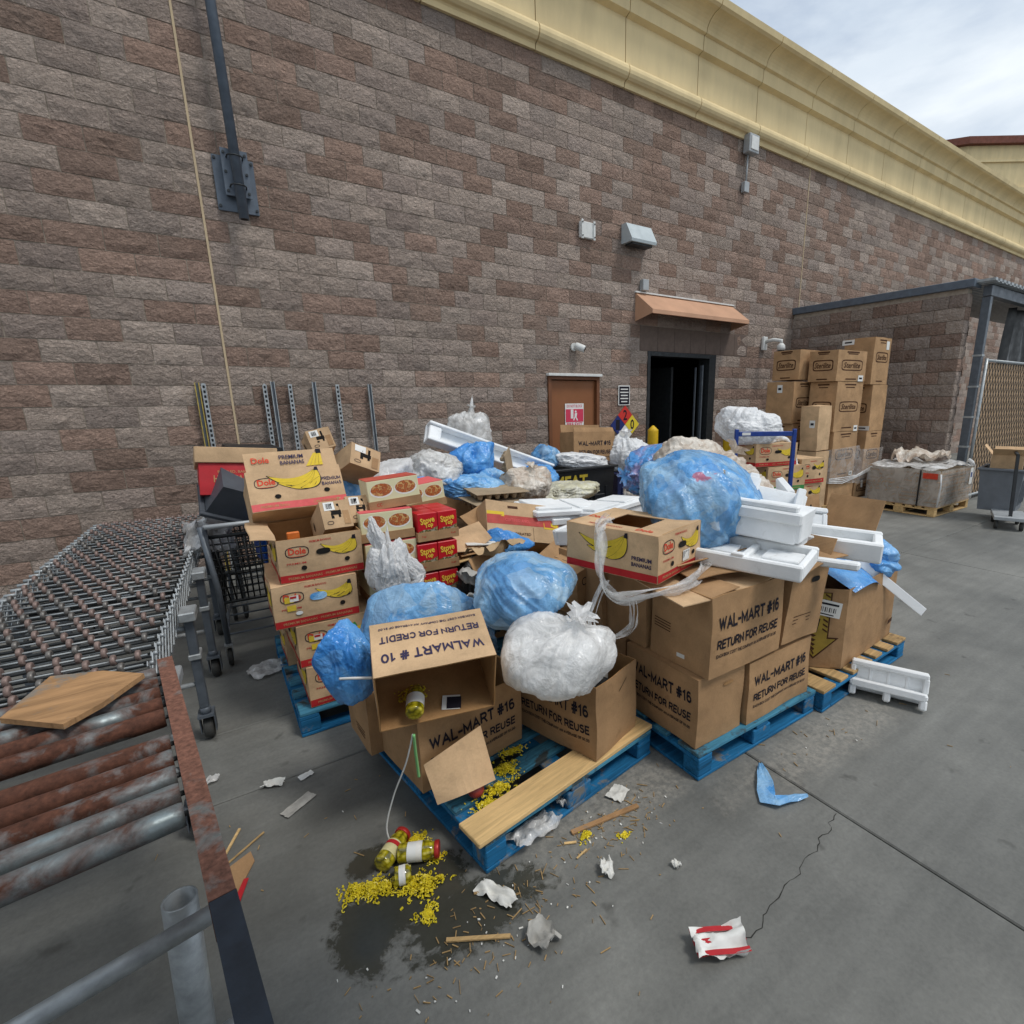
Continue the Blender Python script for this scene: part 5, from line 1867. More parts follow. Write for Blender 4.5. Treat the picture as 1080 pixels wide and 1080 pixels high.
for ly in (0.04, 0.82, 1.60, 2.36, 2.86):
    caster_leg(sk, 0.075, ly, 0.73)
    caster_leg(sk, -SKW - 0.06, ly, 0.73)
    mb = MB(); mb.cyl((-SKW - 0.06, ly, 0.34), (0.075, ly, 0.34), 0.013); mb.cyl((-SKW - 0.06, ly, 0.66), (0.075, ly, 0.66), 0.013)
    part('cross_bar', mb, M_GALV, sk)

# ------------------------------------------------------------------ rusty roller conveyor in the foreground
rk = thing('roller_conveyor', 'rusty steel roller conveyor with red brown side rail at bottom left', 'conveyor', (-0.555, -4.40, 0), (0, 0, R(6.6)))
RW = 0.78
def channel(x, y0, y1, mat, nm, s):
    mb = MB()
    mb.box((x, (y0 + y1) / 2, 0.765), (0.006, y1 - y0, 0.10)); mb.box((x + s * 0.021, (y0 + y1) / 2, 0.8125), (0.048, y1 - y0, 0.006)); mb.box((x + s * 0.021, (y0 + y1) / 2, 0.7175), (0.048, y1 - y0, 0.006))
    return part(nm, mb, mat, rk)
channel(0.0, -1.30, 0.06, M_RAIL, 'side_rail', 1)
channel(-RW, -2.2, 0.06, M_RAIL, 'side_rail', -1)
M_NAVY_RAIL = simple('dark_navy_rail', '#2b3440', 0.5, 0.2, 0.35, 18, 0.15)
channel(0.001, -2.25, -1.302, M_NAVY_RAIL, 'extension_rail', 1)
mb = MB(); mb.box((0.018, -1.30, 0.70), (0.03, 0.16, 0.10), None, 0.004); part('splice_plate', mb, M_DARK_METAL, rk)
rmb = MB(); rmb.lathe((-RW + 0.012, 0, 0), (-0.012, 0, 0), [(0, 0.010), (0.0, 0.029), (0.012, 0.031), (0.988, 0.031), (1, 0.029), (1, 0.010)], 20)
roller_me = rmb.mesh('roller', M_ROLLER)
pmb = MB(); pmb.cyl((-RW - 0.004, 0, 0), (0.006, 0, 0), 0.007, n=6, smooth=False); pin_me = pmb.mesh('axle', M_DARK_METAL)
for i in range(11):
    if i == 5:
        continue
    y = -0.02 - i * 0.092
    o = link('roller', roller_me, rk, (0, y, 0.785), (rs.uniform(0, 6), 0, 0))
    link('axle', pin_me, o, (0, 0, 0))
mb = MB(); mb.cyl((-RW, -1.22, 0.66), (0.0, -1.16, 0.66), 0.021, n=12); part('cross_brace', mb, M_GALV, rk)
mb = MB(); mb.cyl((-RW, -1.46, 0.62), (0.0, -1.42, 0.62), 0.021, n=12); part('cross_brace', mb, M_GALV, rk)
for yy in (-0.95, -2.1):
    for xx in (0.028, -RW - 0.028):
        mb = MB(); mb.box((xx, yy, 0.355), (0.04, 0.05, 0.71), None, 0.004); lg = part('leg', mb, M_DARK_METAL, rk)
        mb = MB(); mb.box((xx, yy, 0.006), (0.10, 0.10, 0.012)); part('foot', mb, M_DARK_METAL, lg)
mb = MB(); mb.lathe((-0.03, 0, 0), (0, 0, 0.64), [(0, 0.036), (1.0, 0.036), (1.0, 0.031), (0.9, 0.031)], 24, caps=True)
solo('steel_tube', mb, M_GALV, 'upright grey steel tube inside the roller conveyor frame at the bottom left', 'tube', (-0.488, -5.44, 0.0))
# plywood offcut on the rollers
mb = MB(); mb.prism([(-0.585, -4.535, 0.833), (-0.68, -4.695, 0.833), (-0.76, -4.78, 0.833), (-0.93, -4.62, 0.833), (-0.86, -4.36, 0.833), (-0.71, -4.42, 0.833)], (0, 0, 0.018))
solo('plywood_offcut', mb, M_PLY, 'pointed plywood offcut lying on the roller conveyor', 'board')

# ------------------------------------------------------------------ shopping cart between conveyor and banana cartons
ct = thing('shopping_cart', 'dark shopping cart full of rubbish behind the conveyor casters', 'shopping cart', (-0.12, -2.62, 0), (0, 0, R(-2)))
def ring(hw, y0, y1, z):
    return [(-hw, y0, z), (hw, y0, z), (hw, y1, z), (-hw, y1, z)]
mb = MB()
lev = 9
for j in range(lev + 1):
    t = j / lev
    hw = 0.22 + 0.06 * t
    y0, y1 = 0.06 - 0.08 * t, 0.80 + 0.06 * t
    z = 0.42 + 0.50 * t
    mb.tube(ring(hw, y0, y1, z), 0.006 if 0 < j < lev else 0.013, 6, closed=True)
for i in range(13):
    s = -1 + 2 * i / 12
    mb.cyl((0.22 * s, 0.06, 0.42), (0.28 * s, -0.02, 0.92), 0.0055, n=6); mb.cyl((0.22 * s, 0.80, 0.42), (0.28 * s, 0.86, 0.92), 0.004, n=6)
    mb.cyl((0.22 * s, 0.06, 0.42), (0.22 * s, 0.80, 0.42), 0.004, n=6)
for i in range(19):
    t = i / 18
    for s in (-1, 1):
        mb.cyl((s * 0.22, 0.06 + 0.74 * t, 0.42), (s * 0.28, -0.02 + 0.88 * t, 0.92), 0.004, n=6)
part('basket', mb, M_BLACK_PLASTIC, ct)
mb = MB()
for s in (-1, 1):
    mb.tube([(s * 0.235, -0.08, 0.16), (s * 0.24, -0.05, 0.55), (s * 0.285, -0.03, 1.0)], 0.018, 8)
    mb.tube([(s * 0.235, -0.08, 0.18), (s * 0.23, 0.4, 0.22), (s * 0.20, 0.82, 0.18)], 0.013, 8)
    mb.tube([(s * 0.20, 0.82, 0.16), (s * 0.20, 0.80, 0.42)], 0.012, 8)
for y in (0.0, 0.2, 0.4, 0.6):
    mb.cyl((-0.23, y, 0.20), (0.23, y, 0.20), 0.007, n=6)
part('frame', mb, M_GREY_METAL, ct)
mb = MB(); mb.cyl((-0.26, -0.06, 1.0), (0.13, -0.06, 1.0), 0.016, n=12); part('handle', mb, M_LIGHT_GREY, ct)
mb = MB(); mb.cyl((0.13, -0.06, 1.0), (0.27, -0.06, 1.0), 0.020, n=12); part('handle_cap', mb, M_BLUE_PLASTIC, ct)
for s in (-1, 1):
    mb = MB(); mb.box((s * 0.257, -0.02, 0.83), (0.02, 0.06, 0.3), None, 0.004); part('corner_trim', mb, M_BLUE_PLASTIC if s > 0 else M_DGREY_PLASTIC, ct)
for sx, sy in ((-0.235, -0.08), (0.235, -0.08), (-0.20, 0.82), (0.20, 0.82)):
    mb = MB(); mb.box((sx - 0.02, sy, 0.11), (0.004, 0.05, 0.10)); mb.box((sx + 0.02, sy, 0.11), (0.004, 0.05, 0.10)); mb.box((sx, sy, 0.16), (0.05, 0.06, 0.012))
    f = part('caster', mb, M_GALV, ct)
    mb = MB(); mb.lathe((sx - 0.014, sy + 0.01, 0.062), (sx + 0.014, sy + 0.01, 0.062), [(0, 0.02), (0, 0.055), (0.2, 0.062), (0.8, 0.062), (1, 0.055), (1, 0.02)], 16); part('tyre', mb, M_RUBBER, f)

# second cart behind, mostly hidden
cc = copy_tree(ct); cc.location = (0.02, -1.68, 0); cc.rotation_euler = (0, 0, R(3))
tag(cc, 'farther dark shopping cart standing behind the nearer one', 'shopping cart', 'shopping carts')
ct['group'] = 'shopping carts'

# slate plastic bin lid tipped across the cart
def tote(name, label, cat, loc, rot, size, mat, wall=0.012, taper=0.12, rim=0.03, group=None):
    t = thing(name, label, cat, loc, rot, group)
    w, d, h = size
    def ringp(s, z, k):
        return [(-w / 2 * s + k, -d / 2 * s + k, z), (w / 2 * s - k, -d / 2 * s + k, z), (w / 2 * s - k, d / 2 * s - k, z), (-w / 2 * s + k, d / 2 * s - k, z)]
    mb = MB()
    b = 1 - taper
    lv = [(ringp(b, 0, 0)), (ringp(1, h, 0)), (ringp(1, h, wall)), (ringp(b, wall, wall))]
    vs = [p for r_ in lv for p in r_]
    fs = [(3, 2, 1, 0)]
    for a in (0, 1, 2):
        for i in range(4):
            j = (i + 1) % 4
            fs.append((a * 4 + i, a * 4 + j, a * 4 + 4 + j, a * 4 + 4 + i))
    fs.append((12, 13, 14, 15))
    mb.add(vs, fs)
    part('shell', mb, mat, t)
    mb = MB()
    for (cx, cy, sx, sy) in ((0, -d / 2 - rim / 2 + .002, w + 2 * rim, rim), (0, d / 2 + rim / 2 - .002, w + 2 * rim, rim), (-w / 2 - rim / 2 + .002, 0, rim, d), (w / 2 + rim / 2 - .002, 0, rim, d)):
        mb.box((cx, cy, h - 0.018), (sx, sy, 0.03), None, 0.005)
    part('rim', mb, mat, t)
    mb = MB()
    for i in range(4):
        fx = -w / 2 * .72 + w * .72 * i / 3
        mb.box((fx, -d / 2 * (1 - taper * .5) - 0.006, h * 0.45), (0.02, 0.012, h * 0.6), Matrix.Rotation(R(math.degrees(math.atan(taper * d / 2 / h))), 3, 'X'), 0.003)
    part('rib', mb, mat, t)
    return t
tote('plastic_bin', 'slate grey plastic bin tipped over the shopping cart handle', 'bin', (-0.10, -2.50, 1.26), (R(215), R(24), R(14)), (0.34, 0.28, 0.26), M_DGREY_PLASTIC)
tote('crate', 'black plastic crate upside down behind the red carton', 'crate', (0.02, -1.75, 1.46), (R(184), R(4), R(12)), (0.42, 0.30, 0.22), M_BLACK_PLASTIC, group=None)
tote('crate', 'blue plastic crate inside the shopping cart beside the banana cartons', 'crate', (0.06, -2.42, 0.66), (0, 0, R(6)), (0.30, 0.36, 0.26), M_BLUE_PLASTIC)

# white film caught on the conveyor end and cart
litter('plastic_film', 'white plastic film caught between the conveyor and the cart', 'plastic film', (-0.42, -2.2, 0.80), 0.34, 0.3, M_BAG_WHITE, 5, 20, (0.9, 0.2), 0.10, freq=5)

# red carton leaning behind the banana cartons
c = Carton('red_carton', 'red carton with pale lid leaning behind the top banana carton', (0.46, 0.30, 0.24), (-0.15, -2.35, 1.14), (R(-14), R(5), R(2)), M_RED_PAPER, 0.004)
c.text('front', 'BROILED, BAKED', 0.45, 0.66, 0.20, 0.022, M_INK_TAN, 0.01)
c.text('front', 'HOT CARDS', 0.46, 0.46, 0.26, 0.05, M_INK_TAN, 0.02)
c.text('front', 'READY TO SERVE', 0.46, 0.28, 0.22, 0.018, M_INK_TAN, 0.01)
mb = MB(); mb.box((0, 0, 0.275), (0.50, 0.34, 0.11), None, 0.004); part('lid', mb, M_CARD_LIGHT, c.o)

# ------------------------------------------------------------------ banana carton stack on its pallet
pallet('blue pallet under the stack of banana cartons on the left', (-0.08, -3.90), 0, 1.05, 1.22, 'x')
def bcorner(x, y, z, s, r=0):
    return at_corner((x, y, z), s, r)
S = (0.42, 0.52, 0.235)
def stickers(c, cu=0.18, cv=0.66):
    for k, (dx, dy, m) in enumerate(((0, 0.0, M_INK_YEL), (0.06, 0.02, M_LABEL), (0.02, -0.2, M_INK_YEL))):
        c.rect('front', cu + dx, cv + dy, 0.042, 0.032, m, 'price_sticker', 0.0044 + 0.0003 * k)
    c.rect('front', cu + 0.05, cv + 0.05, 0.03, 0.012, M_INK_RED, 'price_sticker', 0.0056)
c = banana_carton('bottom banana carton of the left stack, standing on the blue pallet', bcorner(-0.01, -3.87, 0.146, S), (0, 0, 0), S)
c = banana_carton('banana carton second from the bottom of the left stack, with yellow stickers and green print', bcorner(-0.035, -3.85, 0.386, S), (0, 0, R(1)), S)
stickers(c); c.rect('front', 0.62, 0.72, 0.09, 0.03, M_INK_GREEN, 'green_print', 0.0036, 0.4); c.rect('front', 0.35, 0.42, 0.05, 0.02, M_INK_GREEN, 'green_print', 0.0034, 0.3)
c = banana_carton('banana carton third from the bottom of the left stack, jutting out to the left', bcorner(-0.115, -3.84, 0.626, S), (0, 0, R(-1)), S)
stickers(c); c.oval('front', 0.52, 0.64, 0.085, 0.042, M_BAG_BLUE, 'blue_patch', 0.0054, p=2.6); c.oval('front', 0.28, 0.32, 0.034, 0.022, M_LABEL, 'white_patch', 0.0056)
c = banana_carton('open banana carton topping the left stack, holding folded cartons', bcorner(-0.065, -3.82, 0.866, S), (0, 0, R(0)), S, open_top=True)
mb = MB(); mb.box((-0.12, -0.2, 0.235), (0.06, 0.025, 0.05), None, 0.004); part('orange_tab', mb, simple('orange_plastic', '#d8702a', 0.5), c.o)
c.flap('left', 0.11, 75, 0.3)
# back row of the stack
for k, lb in enumerate(('hidden rear banana carton resting on the blue pallet', 'hidden rear banana carton in the middle layer', 'rear banana carton under the tilted big one')):
    banana_carton(lb, (0.20, -3.05, 0.146 + 0.24 * k), (0, 0, 0), (0.5, 0.42, 0.235), faces=('left',))
# big tilted banana carton
bt = banana_carton('big banana carton tilted back on top of the left stack', (0.125, -3.30, 1.115), (R(-30), R(-1), R(2)), (0.51, 0.34, 0.25), band=M_INK_PINK, faces=('front',), big=True, open_top=True)
bt.flap('front', 0.115, -4, 0.0)
# print carried over on to the standing flap
for (txt, x, z, w_, h_, m_) in (('Dole', -0.165, 0.066, 0.09, 0.038, M_INK_DOLE), ('PREMIUM', 0.0, 0.078, 0.13, 0.026, M_INK_NAVY), ('BANANAS', 0.0, 0.040, 0.13, 0.026, M_INK_NAVY)):
    flat_text(txt, w_, h_, m_, bt.o, (x, -0.1775 + 0.0699 * z, 0.25 + z), (R(90 - 4), 0, 0), 0.02)
for k in range(4):
    mb = MB()
    mb.prism([(0.07 + k * .024, -0.1765 - 0.0006 * k, 0.256), (0.092 + k * .024, -0.1765 - 0.0006 * k, 0.256), (0.135 + k * .010, -0.1705 - 0.0006 * k, 0.256 + 0.085), (0.126 + k * .010, -0.1705 - 0.0006 * k, 0.256 + 0.085)], (0, -0.0004, 0))
    part('banana_print', mb, M_INK_YEL, bt.o)
mb = MB(); mb.box((0.155, -0.172, 0.35), (0.028, 0.003, 0.03)); part('stem_print', mb, M_INK, bt.o)

# folded multi-slot cartons lying on the stack
def slot_carton(label, loc, rot, size=(0.15, 0.30, 0.16)):
    c = Carton('slotted_carton', label, size, loc, rot, M_CARD_LIGHT, 0.003, group='small slotted cartons')
    w, d, h = size
    L, H = w, h
    c.rect('front', 0.50, 0.55, L * 0.34, H * 0.16, M_HOLE, 'slot'); c.rect('front', 0.36, 0.62, L * 0.10, H * 0.55, M_HOLE, 'slot', 0.0011); c.rect('front', 0.60, 0.62, L * 0.08, H * 0.5, M_HOLE, 'slot', 0.0012)
    c.rect('front', 0.30, 0.80, L * 0.36, H * 0.30, M_LABEL, 'label', 0.0020)
    for k in range(6):
        c.rect('front', 0.20 + 0.035 * k, 0.80, L * 0.012 * (1 + k % 2), H * 0.20, M_INK, 'barcode_bar', 0.0026)
    c.ring('front', 0.24, 0.20, L * 0.22, H * 0.13, 0.003, M_INK, 2.5, 16)
    c.rect('front', 0.82, 0.35, L * 0.22, H * 0.5, M_CARD, 'tab', 0.003)
    c.oval('left', 0.35, 0.55, 0.02, 0.06)
    return c
slot_carton('left of two small slotted cartons on the left banana stack', (0.255, -3.60, 1.03), (R(-30), 0, R(4)), (0.155, 0.32, 0.165))
slot_carton('right of two small slotted cartons on the left banana stack', (0.40, -3.57, 1.04), (R(-30), 0, R(2)), (0.150, 0.32, 0.165))
slot_carton('slotted carton tipped right behind the big tilted banana carton', (0.50, -3.05, 1.30), (R(-28), R(24), R(10)), (0.21, 0.34, 0.16))
slot_carton('topmost slotted carton poking up behind the big tilted banana carton', (0.36, -2.9, 1.46), (R(-20), R(-12), R(4)), (0.15, 0.24, 0.14))

# ------------------------------------------------------------------ front pallet with two printed cartons
PA_ROT = 8.5
pallet('blue pallet at the very front with a bare pine board on it', (0.375, -5.255), PA_ROT, 1.02, 1.22, 'x')
def on_front(x, y, z):
    c, s = math.cos(R(PA_ROT)), math.sin(R(PA_ROT))
    return (0.375 + c * x - s * y, -5.255 + s * x + c * y, z)
# bare pine board, slightly skewed along the front edge
mb = MB(); mb.box((0, 0, 0), (1.06, 0.145, 0.022), None, 0.003)
solo('pine_board', mb, M_WOOD, 'bare pine board lying along the front edge of the front pallet', 'board', on_front(0.50, 0.07, 0.155), (0, 0, R(PA_ROT + 0.6)))
# dark stains of grime on the deck boards come from the material; a scrap of peeling orange label
mb = MB(); mb.add([(-0.02, -0.035, 0), (0.018, -0.028, 0), (0.022, 0.01, 0), (0.01, 0.036, 0), (-0.024, 0.024, 0)], [(0, 1, 2, 3, 4)])
solo('label_scrap', mb, simple('orange_scrap', '#c07a4a', 0.7), 'orange label scrap stuck on the bare pine board', 'label scrap', on_front(0.68, 0.085, 0.1675), (0, 0, R(20)))

sA = (0.54, 0.40, 0.345)
c = Carton('printed_carton', 'open brown carton marked WAL-MART #16 under the upside-down carton at the front', sA, at_corner((0.272, -4.865, 0.146), sA, PA_ROT), (0, 0, R(PA_ROT)), M_CARD, 0.007, True, 'brown printed cartons')
wm_text(c, 'front'); c.oval('left', 0.62, 0.80, 0.085, 0.012)
c.flap('right', 0.14, -35); c.flap('back', 0.2, -40)
sA0 = (0.50, 0.30, 0.32)
c = Carton('printed_carton', 'plain brown carton behind the front WAL-MART carton, at the left pallet edge', sA0, at_corner(on_front(-0.10, 0.80, 0.146), sA0, PA_ROT - 3), (0, 0, R(PA_ROT - 3)), M_CARD, 0.006, group='brown printed cartons')
for k in range(3):
    c.rect('left', 0.6, 0.30 - k * 0.05, 0.12, 0.006, M_INK_BROWN, 'small_print')
sA2 = (0.34, 0.50, 0.375)
c2 = Carton('printed_carton', 'open brown carton of bottles marked RETURN FOR REUSE at the front pallet corner', sA2, at_corner((0.985, -5.16, 0.168), sA2, 17), (0, 0, R(17)), M_CARD, 0.007, True, 'brown printed cartons')
wm_text(c2, 'left'); c2.poly('front', 0.62, 0.80, [(-.04, -.02), (.035, .018), (.04, .024), (-.035, -.012)], M_HOLE, 'handle_slit')
# what stands in it
for k, (dx, dy, dz, m_, s_, lb) in enumerate(((0.05, -0.05, 0.17, M_LABEL, (0.10, 0.16, 0.30), 'white and blue product box standing in the front right carton'), (-0.07, -0.10, 0.14, M_BLACK_PLASTIC, (0.12, 0.20, 0.26), 'black appliance box standing in the front right carton'), (0.11, 0.10, 0.15, M_GREY_PLASTIC, (0.08, 0.14, 0.27), 'grey bottle pack standing in the front right carton'))):
    cc = Carton('product_box', lb, s_, (0, 0, 0), (R(4), R(-6 + 5 * k), R(17 + 4 * k)), m_, 0.001, group='boxes inside the front right carton', category='box')
    ox, oy = c2.o.location.x, c2.o.location.y
    cc.o.location = (ox + dx * .95 - dy * .29, oy + dx * .29 + dy * .95, 0.168 + 0.02 + (0.06 if k else 0.07))
    if k == 0:
        cc.rect('left', 0.5, 0.80, 0.13, 0.05, simple('print_blue', '#27407f', 0.5, bump=0), 'blue_print'); cc.rect('left', 0.45, 0.66, 0.07, 0.025, M_INK_PINK, 'red_print', 0.001)
    if k == 1:
        cc.oval('left', 0.4, 0.86, 0.03, 0.03, M_GREY_PLASTIC, 'knob_print')

# the upside-down carton whose mouth points at the camera
w10, d10, h10 = 0.465, 0.295, 0.30
rt = Vector((0.455, -0.10, 0)).normalized()
bh = Vector((rt.y, -rt.x, 0))
bk = (bh * math.cos(R(17)) + Vector((0, 0, -1)) * math.sin(R(17))).normalized()
ax_x, ax_z = -rt, bk
ax_y = ax_z.cross(ax_x)
M10 = Matrix((ax_x, ax_y, ax_z)).transposed()
LL = Vector((0.100, -4.965, 0.80))
loc10 = LL - M10 @ Vector((w10 / 2, -d10 / 2, h10))
c = Carton('printed_carton', 'upside-down WALMART #10 carton with jars spilling out of its mouth', (w10, d10, h10), loc10, M10.to_euler(), M_CARD_LIGHT, 0.004, True, 'brown printed cartons')
wm_text(c, 'front', 'WALMART # 10', 'RETURN FOR CREDIT', cv=(0.70, 0.36, 0.14), mat=M_INK_NAVY, wid=0.86)
c.oval('left', 0.45, 0.72, 0.05, 0.012, rot if False else None) if False else c.poly('left', 0.5, 0.70, [(-.006, -.03), (.008, -.03), (.006, .03), (-.008, .03)], M_HOLE, 'handle_slit')
# tape patch with black label on the inside floor
mb = MB(); mb.box((0.0, 0, 0), (0.075, 0.002, 0.075)); lab = part('label', mb, M_LABEL, c.o, (-0.06, d10 / 2 - 0.0085, 0.235), (0, R(12), 0))
mb = MB(); mb.box((-0.012, -0.002, 0.004), (0.06, 0.001, 0.062)); part('black_print', mb, M_INK, lab)

# jars of yellow pickled peppers
def mat_jar():
    k = Mat('pickle_jar')
    v = k.coords('Object')
    vo = k.new('ShaderNodeTexVoronoi'); vo.inputs['Scale'].default_value = 55
    k.link(v, vo.inputs['Vector'])
    k.color(k.ramp(vo.outputs['Distance'], [(0.1, lin('#cfc23a')), (0.5, lin('#a29417')), (0.8, lin('#5f5a12'))]))
    k.set(rough=0.08, spec=0.6, coat=0.6)
    return k.m
M_JAR = mat_jar()
M_LIDR = simple('red_lid', '#b3302a', 0.4, 0.2, 0.1, 10, 0.05)
M_PEPPER = simple('yellow_pepper', '#e2cd2c', 0.35, 0, 0.25, 40, 0.2)
def jar(label, base, axis, L=0.145, r=0.036, lid=True, lab=True):
    a = Vector(axis).normalized()
    q = a.to_track_quat('Z', 'Y').to_euler()
    j = thing('pepper_jar', label, 'jar', base, q, 'jars of yellow peppers')
    mb = MB(); mb.lathe((0, 0, 0), (0, 0, L), [(0, r * .6), (0.01, r * .9), (0.06, r), (0.80, r), (0.90, r * .82), (1.0, r * .8)], 22); part('glass_body', mb, M_JAR, j)
    if lid:
        mb = MB(); mb.lathe((0, 0, L - 0.002), (0, 0, L + 0.016), [(0, r * .9), (0.1, r * .93), (0.85, r * .93), (1, r * .86)], 22); part('lid', mb, M_LIDR, j)
    if lab:
        mb = MB(); mb.lathe((0, 0, L * .26), (0, 0, L * .66), [(0, r * 1.012), (1, r * 1.012)], 22, False); lb = part('label', mb, M_LABEL if lab == 1 else simple('cream_label', '#d8cf9a', 0.6), j)
        mb = MB(); mb.lathe((0, 0, L * .50), (0, 0, L * .62), [(0, r * 1.022), (1, r * 1.022)], 22, False); part('label_band', mb, M_INK_RED if lab == 2 else M_INK_WHITE, lb)
    return j
jar('jar of yellow peppers lying on the ground, red lid towards the pallet', (0.045, -5.01, 0.037), (0.115, 0.10, 0.0), lab=2)
jar('jar of yellow peppers lying crosswise with a white label', (0.115, -4.995, 0.037), (0.15, -0.075, 0.0), lab=1)
jar('jar of yellow peppers poking out of the upside-down carton', (0.245, -4.935, 0.580), (0.05, 0.12, 0.036), L=0.13, r=0.036, lid=False, lab=1)
jar('broken pepper jar end still holding its white label in the spill', (0.075, -5.085, 0.03), (0.06, -0.02, 0.0), L=0.06, r=0.034, lid=False, lab=1)

# spilled pepper rings: heaps nobody could count
def pepper_heap(name, spots, seed, n):
    rr = random.Random(seed)
    mb = MB()
    for i in range(n):
        cx, cy, rx, ry, z0, h = rr.choices(spots, weights=[s[2] * s[3] for s in spots])[0]
        a, q = rr.uniform(0, 6.28), abs(rr.gauss(0, 0.62))
        if rr.random() < 0.06: q *= 2.0
        wob_ = 1 + 0.35 * math.sin(3 * a + cx * 90) + 0.2 * math.sin(5 * a + cy * 70)
        x, y = cx + rx * q * wob_ * math.cos(a), cy + ry * q * wob_ * math.sin(a)
        z = z0 + 0.004 + h * max(0, 1 - q) * rr.uniform(0.1, 1)
        s = rr.uniform(0.0035, 0.0095)
        e = Euler((rr.uniform(-.9, .9), rr.uniform(-.9, .9), rr.uniform(0, 6))).to_matrix()
        if rr.random() < 0.4:
            mb.box((x, y, z), (s * rr.uniform(.6, 1.6), s * rr.uniform(.5, 1.2), s * rr.uniform(.3, .7)), e, 0.001)
            continue
        k = rr.randint(4, 6)
        arc = rr.uniform(2.0, 5.5)
        pts = [(s * math.cos(arc * t / k), s * math.sin(arc * t / k), 0) for t in range(k + 1)]
        vs, fs = [], []
        for p in pts:
            p = Vector(p)
            for dz, fr in ((-0.002, 1.0), (0.002, 1.0), (0.002, 0.6), (-0.002, 0.6)):
                vs.append(Vector((x, y, z)) + e @ Vector((p.x * fr, p.y * fr, dz)))
        for t in range(k):
            for f_ in range(4):
                g = (f_ + 1) % 4
                fs.append((t * 4 + f_, t * 4 + g, t * 4 + 4 + g, t * 4 + 4 + f_))
        mb.add(vs, fs)
    return mb
o = solo('spilled_peppers', pepper_heap('p', [(-0.055, -5.04, 0.05, 0.035, 0.0, 0.03), (-0.01, -5.06, 0.05, 0.03, 0.0, 0.03), (0.035, -5.09, 0.05, 0.03, 0, 0.03), (0.165, -5.165, 0.055, 0.045, 0.0, 0.045), (0.12, -5.14, 0.04, 0.03, 0, 0.02), (0.20, -4.93, 0.06, 0.03, 0.0, 0.0), (0.24, -5.06, 0.03, 0.03, 0.0, 0.0), (0.13, -5.28, 0.03, 0.03, 0, 0), (0.80, -5.33, 0.03, 0.02, 0, 0.01), (0.93, -5.42, 0.02, 0.015, 0, 0)], 4, 2400), M_PEPPER, 'yellow pepper rings spilled on the wet ground by the jars', 'pepper rings')
o['kind'] = 'stuff'
p0 = on_front(0.20, 0.20, 0.143); p1 = on_front(0.30, 0.27, 0.143); p2 = on_front(0.12, 0.16, 0.143); p3 = on_front(0.4, 0.36, 0.143)
o = solo('spilled_peppers', pepper_heap('p', [(p0[0], p0[1], 0.07, 0.035, 0.143, 0.03), (p1[0], p1[1], 0.06, 0.05, 0.143, 0.035), (p2[0], p2[1], 0.05, 0.03, 0.143, 0.015), (p3[0], p3[1], 0.06, 0.03, 0.143, 0.0)], 9, 1100), M_PEPPER, 'yellow pepper rings spilled on the boards of the front pallet', 'pepper rings')
o['kind'] = 'stuff'
o = solo('spilled_peppers', pepper_heap('p', [(0.285, -4.80, 0.035, 0.05, 0.575, 0.05)], 12, 400), M_PEPPER, 'yellow pepper rings stuck inside the upside-down carton', 'pepper rings')
o['kind'] = 'stuff'
mb = MB(); a_ = on_front(0.115, 0.235, 0.178); mb.lathe((0, 0, -0.036), (0, 0, 0.036), [(0, 0.006), (0.08, 0.018), (0.3, 0.033), (0.55, 0.037), (0.8, 0.030), (0.94, 0.016), (1, 0.004)], 18)
solo('tomato', mb, simple('dull_red_skin', '#9a3a36', 0.3, 0, 0.2, 12, 0.05), 'dull red tomato under the bent cardboard sheet', 'tomato', a_, (0.5, 0.3, 0))
# bent cardboard sheet leaning on the front carton
def bent_sheet(name, label, quad, mat, bow=0.03, n=8, th=0.005, cat='cardboard sheet', group=None, bowdir=None):
    TL, TR, BR, BL = [Vector(q) for q in quad]
    nrm = bowdir or (TR - TL).cross(BL - TL).normalized()
    nrm = Vector(nrm)
    vs, fs = [], []
    for side in (0, 1):
        for j in range(n + 1):
            for i in range(n + 1):
                u, v = i / n, j / n
                p = TL.lerp(TR, u).lerp(BL.lerp(BR, u), v)
                p += nrm * (bow * math.sin(math.pi * u) * (0.3 + 0.7 * v) + th * side + 0.35 * bow * math.sin(7 * u + 4 * v) * 0.2)
                vs.append(p)
    m = (n + 1) ** 2
    for j in range(n):
        for i in range(n):
            a = j * (n + 1) + i
            fs.append((a, a + 1, a + n + 2, a + n + 1)); fs.append((m + a, m + a + n + 1, m + a + n + 2, m + a + 1))
    for i in range(n):
        for a, b in ((i, i + 1), (n * (n + 1) + i + 1, n * (n + 1) + i), ((i + 1) * (n + 1), i * (n + 1)), (i * (n + 1) + n, (i + 1) * (n + 1) + n)):
            fs.append((a, b, m + b, m + a))
    mb = MB(); mb.add(vs, fs)
    return solo(name, mb, mat, label, cat, group=group)
bent_sheet('cardboard_sheet', 'bent cardboard sheet leaning against the front WAL-MART carton', [(0.272, -4.905, 0.315), (0.525, -4.93, 0.415), (0.535, -5.035, 0.205), (0.285, -5.005, 0.185)], M_CARD_LIGHT, -0.045)

